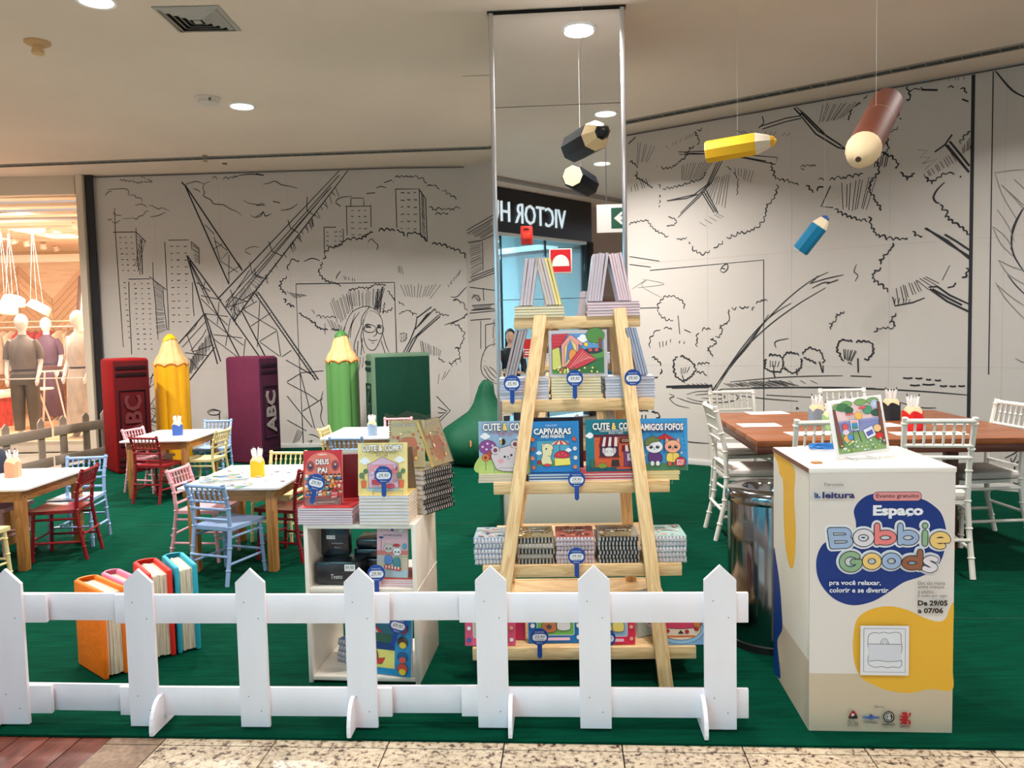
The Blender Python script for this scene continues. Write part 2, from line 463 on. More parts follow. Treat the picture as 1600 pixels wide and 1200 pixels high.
# dark slot grille running along the ceiling in front of the mural
gl = [G(-60, 261, CEIL), G(300, 247, CEIL), G(765, 230, CEIL)]
gp = [G(-900, 290, CEIL)]+gl+[Vector((.3, 8.98, CEIL)), G(980, 190, CEIL), G(1600, 70, CEIL), G(1900, 10, CEIL)]
gr = thing('ceiling_grille', 'long narrow slotted air grille recessed along the ceiling above the mural', 'air grille', T(0, 0, 0))
base = MB(); fr = MB(); bars = MB()
for i in range(len(gp)-1):
    a, b = gp[i].copy(), gp[i+1].copy(); d = (b-a).normalized(); nrm = Vector((-d.y, d.x, 0)); Lh = (b-a).length
    M = frame(a, d, nrm)
    base.box((Lh/2, 0, -.003), (Lh, .1, .004), M=M)
    for s in (-.055, .055): fr.box((Lh/2, s, -.006), (Lh, .014, .012), M=M)
    bars.box((Lh/2, 0, -.007), (Lh, .005, .006), M=M)
    k = 0
    while k*.13 < Lh: bars.box((k*.13, 0, -.007), (.007, .1, .006), M=M); k += 1
base.build('slot', M_dark, gr, smooth=False); fr.build('frame', mat('grille_frame', (150, 145, 138), .5), gr, smooth=False)
tag(bars.build('bar', mat('grille_bar', (120, 120, 116), .5), gr, smooth=False), kind='stuff')

# ---- walls
def wall_frame(a, b):
    d = Vector((b.x-a.x, b.y-a.y, 0)).normalized()
    return frame(Vector((a.x, a.y, 0)), d, Vector((0, 0, 1)))      # local x along, y up, z toward the room
def wall_box(name, a, b, h, m, t=.1, z0=0):
    L = (Vector((b.x, b.y, 0))-Vector((a.x, a.y, 0))).length
    o = MB().box((L/2, (h+z0)/2, -t/2), (L, h-z0, t)).build(name, m, None, wall_frame(a, b), smooth=False)
    return tag(o, kind='structure')
WL0 = Vector((-5.40, 10.40, 0)); WLb = Vector((-1.43, 10.24, 0))
wl = wall_box('wall_left', WL0, WLb, CEIL, M_wall)
wl2 = wall_box('wall_left', WLb, cor, CEIL, M_wall)
wr_a = wall_box('wall_right', cor, Vector((.28, 9.68, 0)), CEIL, M_wall)
wr_b = wall_box('wall_right', Vector((.28, 9.68, 0)), WR0, CEIL, M_wall)
wr = wall_box('wall_right', WR0, WR2, CEIL, M_wall)
for a, b in ((WL0, WLb), (WLb, cor), (WR0, WR2)):
    L = (b-a).length
    s = 'left' if a is not WR0 else 'right'
    tag(MB().box((L/2, .03, .006), (L, .06, .012), .002).build('baseboard_'+s, mat('white_baseboard', (196, 196, 194), .4), None, wall_frame(a, b)), kind='structure')
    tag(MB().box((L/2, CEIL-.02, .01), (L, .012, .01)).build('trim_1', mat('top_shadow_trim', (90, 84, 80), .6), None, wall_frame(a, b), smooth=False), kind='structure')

class Mural:
    """ink drawing on a wall plane, strokes given where they are seen and carried onto the wall"""
    def __init__(s, a, b):
        s.M = wall_frame(a, b); s.Mi = s.M.inverted(); s.mb = MB(); s.thin = MB(); s.n = s.M.to_3x3() @ Vector((0, 0, 1)); s.o = s.M.translation; s.z = .0012
        s.c = (0, 0, 1); s.px = .0082; s.lim = None
    def cs(s, ox, oy, sc): s.c = (ox, oy, sc); return s
    def uv(s, p):
        px, py = s.c[0]+p[0]/s.c[2], s.c[1]+p[1]/s.c[2]
        d = ray(px, py); t = (s.o-EYE).dot(s.n)/d.dot(s.n); q = s.Mi @ (EYE+t*d); return (q.x, q.y)
    def _st(s, pts, w, thin=False, taper=True):
        s.z += .000004
        vs, fs = ribbon(pts, w*s.px, taper)
        if s.lim: vs = [(max(s.lim[0], min(s.lim[1], x)), min(CEIL-.03, max(.02, y))) for x, y in vs]
        (s.thin if thin else s.mb).add([(x, y, s.z) for x, y in vs], fs)
    def l(s, *pts, w=1.3, sm=True, thin=False):
        pts = [s.uv(p) for p in pts]
        s._st(smooth_open(pts) if sm else pts, w, thin)
    def L(s, *segs, w=1.3):
        for g in segs: s.l(*g, w=w, sm=False)
    def sc(s, *pts, w=1.3, bump=13, amp=.55, gap=.1, side=-1):
        """scalloped foliage edge"""
        pts = smooth_open([s.uv(p) for p in pts], 4); step = bump*s.px*.85; acc = [pts[0]]; left = step
        for i in range(len(pts)-1):
            a, b = pts[i], pts[i+1]; dd = math.hypot(b[0]-a[0], b[1]-a[1]); pos = 0
            while dd-pos >= left:
                pos += left; acc.append((a[0]+(b[0]-a[0])*pos/dd, a[1]+(b[1]-a[1])*pos/dd)); left = step*random.uniform(.7, 1.35)
            left -= dd-pos
        acc.append(pts[-1])
        for i in range(len(acc)-1):
            if random.random() < gap: continue
            a, b = acc[i], acc[i+1]; dx, dy = b[0]-a[0], b[1]-a[1]; am = amp*random.uniform(.5, 1.3)*side; q = []
            for k in range(7):
                t = k/6; hh = math.sin(PI*min(1, t*1.1))*am*(1-.35*t); tt = t*1.12-.02; q.append((a[0]+dx*tt+dy*hh, a[1]+dy*tt-dx*hh))
            s._st(q, w*random.uniform(.8, 1.3))
    def h(s, a, b, c, d, n=10, w=.9, jit=.12, cross=False):
        """hatching: lines from edge a-b to edge d-c"""
        a, b, c, d = [s.uv(p) for p in (a, b, c, d)]; n = max(3, int(n*.8)); w *= .85; sl = .14*math.hypot(d[0]-a[0], d[1]-a[1])
        for i in range(n):
            t = (i+random.uniform(-.3, .3))/max(1, n-1); u0 = random.uniform(0, jit); u1 = 1-random.uniform(0, jit)
            p = (a[0]+(b[0]-a[0])*t, a[1]+(b[1]-a[1])*t); q = (d[0]+(c[0]-d[0])*t, d[1]+(c[1]-d[1])*t)
            if abs(q[1]-p[1]) > abs(q[0]-p[0]): p = (p[0]+sl, p[1]); q = (q[0]-sl, q[1])
            s._st([(p[0]+(q[0]-p[0])*u, p[1]+(q[1]-p[1])*u) for u in (u0, (u0+u1)/2, u1)], w)
    def win(s, xs, y0, y1, st, w=1.2, ln=22, sk=0):
        y = y0
        while y <= y1:
            for x in xs:
                ll = ln*random.uniform(.5, 1.1); xx = x+sk*(y-y0)
                s.L([(xx, y+random.uniform(-3, 3)), (xx+ll, y+random.uniform(-3, 3))], w=w*random.uniform(.7, 1.2))
            y += st
    def build(s, parent):
        o = s.mb.build('mural_drawing', M_ink, parent, smooth=False)
        if s.thin.v: s.thin.build('mural_drawing', M_inkthin, parent, smooth=False)
        return o

# ---------------- left mural: city, cable bridge, park
m = Mural(WL0, WLb); m.lim = (.02, 3.97)
m.cs(130, 250, 5.333)
m.sc((300, 155), (340, 137), (400, 138), (470, 138), (520, 165), (575, 183), w=1, bump=6); m.l((575, 183), (505, 183), w=1); m.sc((500, 188), (430, 200), (420, 178), (360, 185), (305, 165), w=1, bump=6, side=1)
for g in ([(183, 298), (205, 270), (240, 257)], [(200, 247), (280, 241), (350, 240), (380, 262), (370, 290)], [(375, 290), (430, 295), (440, 312), (485, 320), (492, 360)], [(432, 378), (490, 368), (532, 395)], [(545, 380), (580, 384), (625, 408), (660, 400), (718, 425)], [(690, 435), (620, 465), (560, 472)], [(550, 425), (520, 430), (500, 460), (470, 468), (440, 497), (425, 485), (330, 490)], [(205, 500), (240, 495)], [(240, 512), (270, 525), (310, 500)], [(250, 432), (265, 455), (320, 462)]): m.l(*g, w=1.2)
m.L([(262, 400), (268, 600), (310, 1200), (335, 1560)], [(250, 602), (437, 600)], [(440, 565), (442, 640), (455, 850), (475, 960)], [(440, 600), (525, 683)], [(485, 660), (495, 955)], w=1.4)
m.h((447, 625), (485, 665), (495, 940), (465, 900), 4, 1); m.h((447, 640), (465, 900), (497, 940), (485, 670), 16, .9)
m.win((300, 345, 395), 645, 965, 46, sk=.09); m.win((335,), 1020, 1480, 46, sk=.09)
m.L([(380, 1015), (385, 1200), (405, 1620)], [(378, 993), (560, 990)], [(580, 850), (585, 1010), (603, 1200), (625, 1500)], [(550, 970), (695, 1083)], [(665, 1060), (672, 1200), (700, 1420)], w=1.3)
m.h((590, 1010), (605, 1450), (690, 1420), (660, 1070), 34, 1.0); m.win((425, 480, 535), 1030, 1580, 42, sk=.05)
m.L([(680, 685), (705, 1200), (715, 1420)], [(712, 668), (880, 666)], [(900, 680), (908, 750)], [(900, 680), (965, 735), (968, 870)], [(910, 1020), (915, 1200), (925, 1300)], w=1.2)
m.h((910, 700), (925, 850), (968, 860), (965, 740), 12, .9); m.win((725, 775, 840), 720, 1400, 57, ln=28, sk=.03)
m.L([(820, 185), (850, 215), (1215, 1035)], [(850, 210), (1325, 920)], [(1290, 860), (1325, 918)], w=2.2)
m.L([(1015, 540), (1095, 620)], [(1095, 670), (1200, 755)], [(1090, 740), (1160, 700)], [(1205, 770), (1140, 840), (1290, 935)], [(1215, 790), (1215, 1030)], [(1200, 950), (1310, 880)], [(1090, 640), (1140, 830)], w=1.1)
m.L([(865, 795), (1010, 1300), (1120, 1700)], [(865, 795), (1125, 1150)], w=2.2); m.L([(880, 840), (1050, 1200)], [(945, 1020), (1060, 1095)], [(980, 1130), (1150, 1165)], w=1.3)
m.l((850, 205), (900, 188), (950, 180), (1005, 200), w=1.3); m.l((915, 240), (950, 248), (975, 268), w=1.2)
m.l((1060, 178), (1010, 200), (1000, 240), (1012, 270), (1003, 300), (1060, 330), (1090, 365), (1170, 375), (1230, 410), (1280, 430), (1322, 462), w=1.4)
m.sc((1075, 158), (1135, 160), (1200, 165), (1290, 140), bump=9); m.l((1290, 130), (1400, 118), (1505, 130), w=1.6)
m.l((1335, 335), (1380, 360), (1440, 370), (1460, 380), (1490, 360), (1520, 383), w=1.2); m.l((1395, 460), (1430, 478), (1480, 465), (1500, 430), (1520, 465), (1570, 445), w=1.4); m.l((1350, 765), (1365, 740), (1420, 722), (1470, 730), w=1); m.l((1350, 765), (1395, 788), w=1)
m.cs(400, 220, 4)
for g in ([(0, 205), (50, 215)], [(45, 272), (80, 265), (120, 253), (160, 275), (215, 285), (260, 298)], [(0, 400), (50, 402)], [(105, 378), (150, 388)], [(155, 435), (215, 425), (260, 395)], [(0, 475), (45, 450), (60, 472), (95, 455)], [(500, 390), (505, 370), (540, 353), (600, 347)], [(500, 390), (530, 410)], [(690, 330), (745, 325)], [(750, 298), (780, 285), (815, 295)], [(800, 262), (850, 245)], [(855, 262), (880, 235), (915, 225), (930, 238), (990, 230), (1065, 270)]): m.l(*g, w=1.4)
# the great pylon beam
m.L([(520, 170), (-235, 985)], [(575, 172), (0, 935), (-140, 1130)], w=2.2); m.L([(520, 215), (-190, 1010)], [(470, 290), (-190, 1045)], [(450, 310), (0, 850), (-160, 1060)], w=1.3)

for i_ in range(60):
    t_ = random.random(); p_ = (500-660*t_, 290+820*t_); q_ = (p_[0]+random.uniform(6, 26), p_[1]+random.uniform(10, 60)); m.L([p_, q_], w=.9)

m.L([(320, 350), (318, 435), (370, 470)], [(200, 495), (215, 545), (265, 575)], [(80, 630), (100, 690), (165, 720)], [(-10, 800), (0, 845), (50, 860)], [(-100, 980), (-90, 1000), (10, 930)], w=1.4)
m.L([(425, 540), (428, 705)], [(425, 540), (500, 540)], [(543, 550), (548, 630)], [(565, 410), (570, 590)], [(560, 410), (717, 408)], [(717, 400), (720, 540)], [(593, 362), (593, 410)], [(593, 358), (673, 358), (675, 410)], w=1.2)
m.win((440, 490, 520), 570, 660, 28, ln=20); m.win((595, 640, 675), 435, 590, 38, ln=22)
m.cs(270, 370, 5.333)
for g in ([(380, 510), (720, 995)], [(265, 640), (50, 890)], [(350, 920), (140, 1195)], [(270, 640), (400, 1040)], [(575, 620), (770, 995)], [(685, 470), (1190, 1195)], [(710, 460), (1215, 1190)], [(140, 200), (370, 640), (555, 1000)]): m.L(g, w=2.0)
m.L([(200, 380), (315, 455)], [(235, 490), (410, 525)], [(270, 375), (250, 440)], [(265, 640), (460, 665)], [(235, 515), (460, 740)], [(385, 540), (372, 730)], [(275, 670), (590, 905)], [(340, 815), (580, 843)], [(480, 680), (440, 910)], [(340, 850), (540, 1000)], [(605, 850), (590, 1000)], [(575, 610), (705, 535)], [(725, 540), (705, 920)], [(580, 605), (870, 780)], [(815, 635), (650, 745)], [(865, 785), (725, 870)], [(725, 875), (890, 995)], [(870, 790), (900, 995)], [(990, 945), (910, 1000)], [(440, 590), (640, 530)], [(500, 500), (620, 540)], [(480, 440), (500, 500), (520, 660)], [(640, 280), (440, 580)], [(640, 210), (660, 300), (770, 350)], [(280, 700), (80, 920)], [(120, 820), (175, 970)], [(100, 965), (290, 990)], [(220, 690), (180, 760), (110, 830)], [(150, 950), (250, 830), (280, 770)], [(210, 1100), (130, 1010)], [(160, 960), (340, 900)], w=1.2)
m.h((440, 590), (510, 700), (560, 600), (480, 520), 9, .9); m.h((500, 500), (660, 320), (760, 370), (520, 660), 22, .8, .2); m.h((290, 770), (130, 1010), (150, 1190), (350, 920), 30, .9, .2); m.h((700, 470), (1190, 1180), (1205, 1185), (715, 465), 40, .8)
m.cs(220, 540, 5.333)
m.L([(1210, 120), (1440, 250), (1320, 180)], [(1220, 420), (1430, 680)], [(1330, 230), (1450, 690)], [(1220, 300), (1340, 225), (1520, 210)], [(1515, 440), (1350, 545)], [(1220, 310), (1390, 400), (1480, 460)], [(1220, 620), (1380, 710)], [(240, 450), (310, 430)], w=1.3)
m.L([(1325, 150), (1355, 890)], w=.8)
m.l((1520, 380), (1500, 460), (1510, 520), (1500, 600), (1530, 680), w=1.5); m.l((1400, 740), (1440, 745), (1500, 775), w=1.3); m.l((1390, 800), (1430, 790), (1395, 830), (1420, 835), (1400, 860), w=1.3); m.h((1290, 700), (1340, 700), (1330, 800), (1280, 820), 5, 1)
m.l((555, 550), (600, 530), (660, 548), (640, 575), (580, 575), (555, 550), w=1.6); m.L([(655, 560), (660, 700)], w=1.8); m.l((560, 560), (600, 540), (650, 545), w=1)
m.L([(0, 355), (110, 240)], [(30, 300), (130, 300), (20, 400)], [(40, 520), (135, 525)], [(130, 415), (40, 560)], [(100, 230), (50, 450)], [(50, 700), (130, 560)], [(60, 560), (60, 740)], [(45, 620), (135, 640)], w=1.1); m.h((90, 470), (60, 720), (130, 740), (135, 520), 12, .9); m.h((55, 540), (55, 720), (90, 740), (90, 560), 10, .8)
m.cs(400, 220, 4)
m.sc((430, 710), (460, 685), (540, 650), (560, 625), (640, 620), (680, 610), (720, 575), (800, 565), (868, 563), w=2.2, bump=9, gap=.08, side=-1)
m.sc((205, 810), (215, 765), (270, 755), w=1.5); m.l((300, 755), (350, 735), (400, 750), w=1.7); m.sc((430, 715), (395, 790), (390, 830), (430, 880), (500, 895), (530, 910), w=1.7, bump=7, gap=.2)
m.sc((190, 845), (140, 890), (165, 950), (190, 960), w=1.7, bump=8); m.sc((170, 990), (200, 1035), (250, 1045), (270, 1085), (330, 1120), (400, 1180), (470, 1180), (520, 1195), w=2, bump=7, gap=.1)
m.sc((560, 930), (610, 940), (650, 920), (700, 930), (740, 905), (810, 905), w=1.6, bump=6); m.sc((820, 940), (850, 980), (866, 1000), w=1.6, bump=7)
m.sc((700, 635), (750, 640), (755, 680), w=1.2); m.l((500, 865), (510, 840), (530, 815), w=1.6)
m.h((550, 940), (760, 920), (780, 1060), (600, 1040), 24, .7, .2); m.h((430, 990), (560, 940), (640, 1080), (540, 1150), 16, .9, .2); m.h((740, 930), (790, 910), (780, 1070), (755, 1060), 9, 1); m.h((190, 940), (290, 960), (320, 970), (250, 990), 10, .9); m.h((540, 840), (610, 860), (620, 880), (560, 870), 7, .9)
m.h((430, 1110), (540, 1160), (560, 1195), (500, 1190), 10, .9); m.sc((330, 1040), (370, 1090), (400, 1110), (500, 1105), w=1.3, bump=7)
m.L([(790, 910), (775, 1075)], [(762, 925), (757, 1050)], w=1.8)
m.L([(250, 895), (865, 885), (880, 1360)], w=1.5); m.L([(250, 895), (262, 1200), (300, 1950)], w=.9); m.L([(432, 1140), (432, 1210)], w=.9)
m.sc((800, 1010), (790, 1080), (850, 1060), (850, 1040), w=1.2, bump=6)
m.cs(420, 420, 4.444)
for g in ([(520, 450), (540, 370), (580, 300), (640, 268), (700, 263), (760, 300), (790, 365)], [(690, 290), (665, 340), (655, 400), (660, 480), (680, 540), (710, 565), (740, 555), (770, 500), (790, 440), (785, 350), (740, 300), (700, 290)], [(745, 430), (748, 455), (725, 470)], [(690, 488), (720, 500), (755, 493)], [(600, 310), (560, 430), (550, 520)], [(660, 350), (600, 500), (590, 600)], [(790, 440), (810, 520), (840, 590)], [(780, 500), (810, 590)], [(650, 480), (640, 600)], [(620, 500), (608, 680)], [(600, 560), (600, 700)], [(655, 400), (640, 480), (665, 590)], [(630, 300), (580, 380), (565, 480)], [(700, 262), (650, 330), (640, 400)]): m.l(*g, w=1.1)
for cx, cy, rx, ry in ((702, 415, 40, 27), (774, 422, 25, 28)): m.l(*[(cx+rx*math.cos(a*PI/6), cy+ry*math.sin(a*PI/6)) for a in range(13)], w=1.5)
m.l((675, 408), (690, 402), (710, 408), w=3); m.l((755, 410), (768, 405), (780, 412), w=3); m.l((668, 390), (690, 385), (712, 392), w=1.5); m.l((752, 392), (775, 390), w=1.5); m.l((715, 515), (730, 515), w=1)
m.h((600, 600), (640, 600), (660, 700), (620, 720), 6, .8)
m.build(wl)

m = Mural(WLb, cor); m.lim = (.01, .88)
m.cs(400, 220, 4)
for g in ([(868, 232), (990, 230), (1065, 270)], [(1070, 285), (1110, 283), (1145, 305)], [(1165, 318), (1215, 350), (1250, 365)], [(1080, 415), (1120, 440), (1180, 430), (1230, 435), (1300, 415)], [(1090, 465), (1200, 460)]): m.sc(*g, w=1.4, bump=9, side=-1)
m.L([(872, 300), (880, 545)], [(872, 302), (1020, 300), (1028, 580)], [(1020, 305), (1060, 360), (1070, 630)], w=1.4); m.h((1022, 315), (1028, 580), (1070, 620), (1060, 365), 26, .9); m.win((905, 945, 985), 325, 550, 45, ln=22)
m.sc((870, 563), (905, 575), (940, 605), (980, 580), (1020, 590), (1065, 630), w=2.2, bump=9, side=-1); m.sc((1100, 648), (1150, 655), (1210, 675), (1280, 705), (1310, 745), (1315, 800), (1322, 840), (1320, 910), w=2, bump=9, side=-1); m.l((1320, 910), (1290, 940), (1255, 975), (1215, 975), w=1.6)
m.sc((870, 985), (900, 1020), (925, 1030), w=1.5, bump=7)
m.h((880, 890), (1140, 890), (1100, 990), (960, 990), 16, .9, .2); m.h((1190, 900), (1280, 800), (1270, 840), (1210, 920), 9, .9); m.h((872, 780), (900, 780), (930, 840), (880, 820), 6, .9)
m.sc((1230, 1000), (1290, 1010), (1305, 1050), (1300, 1110), w=1.5); m.l((1300, 1100), (1250, 1130), (1180, 1150), w=1.5)
m.cs(420, 420, 4.444)
m.L([(930, 590), (980, 500), (1020, 400), (1030, 330)], [(950, 590), (1000, 490), (1070, 420), (1180, 320)], [(1030, 340), (1130, 265)], [(965, 590), (1030, 470), (1190, 330)], w=2)
m.h((1080, 310), (1140, 270), (1060, 400), (1020, 440), 10, 1); m.sc((1140, 290), (1190, 325), (1250, 325), w=1.5, bump=7); m.sc((1285, 225), (1340, 245), (1360, 290), (1355, 340), w=1.5, side=-1); m.l((1355, 340), (1280, 370), (1220, 390), w=1.4)
m.sc((1265, 395), (1310, 400), (1340, 440), (1340, 510), (1290, 550), w=1.5, bump=9, side=-1); m.sc((1300, 545), (1320, 590), (1300, 625), (1250, 655), (1180, 615), w=1.6, bump=8, side=-1)
m.h((1030, 490), (1180, 560), (1200, 610), (1080, 590), 16, .9); m.sc((900, 460), (950, 450), (940, 500), (905, 490), w=1.3, bump=6); m.h((905, 460), (950, 450), (950, 500), (910, 495), 6, .9); m.sc((885, 330), (940, 300), (980, 295), (1000, 325), (1030, 315), w=1.3, bump=6)
m.h((1180, 720), (1260, 690), (1230, 760), (1190, 800), 4, .8); m.h((1250, 640), (1330, 620), (1350, 650), (1290, 680), 4, .8)
m.L([(1165, 885), (1260, 985), (1168, 1080)], [(1175, 960), (1240, 990)], [(1175, 1000), (1230, 1000)], [(1175, 1040), (1215, 1010)], w=1.4)
m.cs(400, 220, 4); m.L([(1308, 185), (1325, 900), (1345, 1640)], w=1.4)
m.build(wl2)

m = Mural(cor, Vector((.28, 9.68, 0))); m.lim = (.01, 1.0)
m.cs(400, 220, 4)
m.L([(1320, 580), (1480, 488)], [(1318, 560), (1490, 460)], [(1325, 635), (1410, 622), (1495, 585)], [(1330, 885), (1495, 825)], [(1340, 855), (1495, 795)], [(1345, 870), (1495, 808)], [(1415, 630), (1420, 810)], [(1335, 915), (1495, 935)], [(1335, 1078), (1495, 1062)], [(1340, 1122), (1470, 1112)], [(1420, 920), (1425, 1000)], [(1405, 1125), (1405, 1300)], [(1435, 1150), (1435, 1300)], [(1435, 1150), (1495, 1140)], [(1350, 1030), (1490, 1020)], [(1345, 1060), (1490, 1050)], w=1.4)
m.h((1330, 590), (1410, 615), (1490, 560), (1480, 500), 12, .9); m.h((1330, 645), (1340, 850), (1418, 800), (1410, 630), 20, .9); m.h((1350, 1040), (1350, 1058), (1480, 1045), (1480, 1028), 4, 1.2); m.sc((1355, 990), (1370, 970), (1390, 975), (1400, 1000), w=1.3, bump=5); m.h((1380, 1000), (1395, 1010), (1400, 960), (1355, 960), 5, 1)
m.cs(420, 420, 4.444)
m.l((1590, 520), (1520, 540), (1480, 620), (1480, 720), (1540, 780), (1590, 800), w=1.5); m.l((1490, 680), (1530, 750), (1570, 780), w=1.6); m.l((1510, 675), (1540, 720), (1580, 760), w=1.6); m.l((1530, 680), (1560, 700), (1590, 740), w=1.4); m.h((1490, 600), (1495, 700), (1510, 700), (1500, 600), 5, .7); m.sc((1560, 350), (1555, 450), (1560, 540), w=1.1, bump=7)
m.build(wr_a)

# ---------------- right mural: lake, geyser and trees
m = Mural(WR0, WR2); m.lim = (.01, 6.9); m.px = .0066
m.cs(980, 60, 2.58)
def twin(pts, o=9, w=1.6):
    m.l(*pts, w=w); m.l(*[(x+o*.3, y+o) for x, y in pts], w=w*.8)
m.L([(205, 458), (310, 455), (460, 468), (605, 480)], [(210, 468), (330, 466), (460, 480), (598, 508), (605, 480)], [(230, 462), (420, 470), (560, 495)], w=1.6)
m.L([(385, 490), (340, 580), (290, 640), (205, 722)], [(362, 500), (322, 590), (270, 630), (160, 655)], [(160, 655), (240, 645), (285, 628)], [(373, 495), (330, 585), (280, 640), (215, 705)], w=2); m.L([(300, 620), (350, 702)], [(318, 612), (366, 704)], [(309, 618), (358, 700)], w=1.8)
m.sc((0, 435), (35, 400), w=1.6, bump=7); m.sc((10, 500), (40, 520), (30, 560), (60, 575), (100, 605), w=1.9, bump=7); m.sc((125, 590), (150, 612), (240, 590), (300, 570), (320, 540), w=1.6, bump=7)
m.sc((300, 360), (270, 380), (290, 420), (250, 440), (235, 470), (180, 515), (120, 515), w=1.6, bump=8); m.sc((130, 620), (128, 680), w=1.6, bump=5); m.sc((575, 500), (590, 560), (640, 580), (690, 590), w=1.6, bump=8)
m.sc((600, 590), (590, 640), (560, 670), (550, 720), (500, 770), (440, 780), (390, 810), (340, 850), (290, 860), (250, 820), w=1.8, bump=9); m.sc((240, 800), (190, 805), (110, 765), (80, 730), (0, 745), w=1.6, bump=8)
m.sc((165, 720), (200, 740), (160, 755), w=1.5, bump=5); m.h((290, 740), (360, 700), (400, 720), (320, 760), 7, .8)
m.h((30, 420), (100, 430), (90, 500), (50, 510), 8, .9); m.h((210, 510), (350, 480), (300, 570), (230, 575), 16, .9); m.h((340, 560), (400, 540), (400, 690), (320, 640), 10, .9); m.h((430, 520), (510, 530), (500, 590), (440, 545), 9, .9); m.h((0, 600), (70, 565), (90, 600), (10, 625), 9, 1.1); m.h((160, 430), (280, 370), (260, 400), (170, 440), 9, .8); m.h((440, 370), (660, 380), (640, 395), (470, 385), 12, .8)
m.sc((400, 520), (440, 560), (440, 640), w=1.2, bump=6)
m.L([(535, 355), (640, 322), (700, 312)], [(545, 366), (640, 336), (702, 322)], [(545, 315), (552, 340), (530, 362)], w=1.6)
m.L([(680, 270), (720, 310), (800, 390), (880, 445)], [(690, 300), (760, 385), (850, 440), (900, 452)], [(700, 300), (770, 372), (860, 430)], [(672, 280), (700, 310)], w=2.2)
m.h((780, 262), (920, 258), (870, 325), (785, 345), 14, .9); m.sc((965, 230), (945, 250), (900, 290), (890, 330), w=1.5, bump=6)
m.sc((1115, 190), (1140, 240), (1095, 260), (1090, 320), (1105, 325), w=2, bump=8); m.sc((1140, 230), (1150, 208), (1200, 210), w=1.6, bump=8); m.L([(1185, 207), (1252, 209)], w=2.5); m.sc((1270, 203), (1330, 200), (1368, 222), w=1.8, bump=8); m.L([(1350, 245), (1376, 255)], w=2.2)
m.h((1285, 150), (1345, 145), (1360, 170), (1310, 170), 5, .8)
m.sc((1090, 355), (1050, 382), w=1.5, bump=7); m.sc((1050, 400), (1030, 430), (1060, 440), (1020, 465), (1060, 480), (1090, 510), (1080, 520), w=2, bump=7); m.h((1000, 480), (1050, 460), (1050, 520), (1005, 520), 8, 1.4); m.sc((1100, 540), (1130, 572), (1160, 545), w=2, bump=8)
m.L([(1170, 450), (1210, 452), (1180, 480), (1220, 480), (1190, 505), (1250, 485), (1200, 530)], w=.9); m.h((1190, 545), (1300, 460), (1335, 500), (1210, 565), 14, .9)
m.L([(1280, 425), (1335, 490), (1378, 540)], [(1300, 415), (1345, 470), (1380, 515)], [(1290, 430), (1375, 535)], w=2.6); m.L([(1240, 458), (1280, 430), (1310, 388)], w=2.2); m.sc((1345, 425), (1385, 375), w=1.6, bump=7); m.h((1345, 440), (1385, 390), (1385, 450), (1360, 465), 7, 1)
m.sc((1200, 560), (1220, 590), (1250, 570), (1300, 545), (1345, 560), w=2, bump=8); m.l((1280, 580), (1250, 610), (1235, 640), (1245, 660), (1260, 665), w=2.6); m.sc((1260, 670), (1280, 720), (1310, 745), (1345, 765), (1382, 805), w=2.2, bump=9)
m.sc((770, 570), (830, 572), (930, 558), (950, 545), w=1.5, bump=9); m.sc((720, 595), (750, 622), (790, 600), w=2, bump=9); m.L([(820, 595), (782, 678), (830, 682)], w=1.5); m.sc((835, 690), (860, 712), (930, 735), (965, 740), w=2, bump=8)
m.h((850, 580), (990, 555), (980, 700), (890, 690), 12, 1); m.sc((1000, 500), (1010, 530), (970, 600), (1000, 660), (1020, 695), w=1.9, bump=7); m.sc((972, 720), (980, 760), (1010, 800), (1060, 815), (1130, 810), w=2, bump=9); m.sc((1150, 778), (1165, 805), (1190, 800), w=2, bump=8)
m.L([(1200, 765), (1290, 815), (1380, 888)], [(1205, 765), (1300, 830), (1380, 880)], [(1280, 790), (1330, 820), (1382, 855)], w=2.6)
m.sc((1070, 825), (1060, 850), (1015, 890), (1025, 920), (990, 940), (990, 980), (1020, 1000), (1055, 1027), w=2, bump=8); m.sc((1362, 910), (1366, 940), (1350, 965), w=2.4, bump=6); m.L([(1325, 985), (1315, 1000), (1292, 1005)], w=2)
m.h((1075, 1000), (1200, 960), (1260, 990), (1110, 1070), 16, 1); m.L([(1070, 1042), (1080, 1078), (1150, 1065), (1200, 1046)], w=2); m.h((1080, 1045), (1140, 1050), (1140, 1070), (1085, 1075), 7, 1)
m.L([(1215, 1003), (1250, 1000), (1300, 1035), (1380, 1072)], [(1220, 1010), (1290, 1060), (1380, 1103)], [(1230, 1010), (1300, 1050), (1350, 1075)], w=2.6)
m.l((925, 910), (915, 940), (930, 955), (918, 980), w=1.3); m.l((700, 525), (715, 530), w=1); m.l((1300, 915), (1270, 975), w=.9); m.sc((700, 520), (760, 515), w=1, bump=7)
m.L([(0, 880), (130, 898)], [(0, 912), (95, 922)], w=1.3); m.L([(92, 935), (550, 893), (551, 1640)], w=1.3); m.l((375, 935), (385, 918), (403, 910), (405, 928), (390, 943), (376, 938), w=1.6); m.l((380, 925), (395, 930), w=1.6)
m.l((20, 1010), (75, 975), (60, 1000), (140, 1045), w=.8, thin=True); m.l((40, 1005), (150, 990), (60, 970), w=.8, thin=True)
m.L([(1396, 138), (1376, 1540)], w=4.2); m.L([(1476, 124), (1457, 1355)], w=1.3)
m.l((1478, 122), (1520, 175), (1560, 215), (1620, 245), w=2.2)
m.cs(980, 400, 2.58)
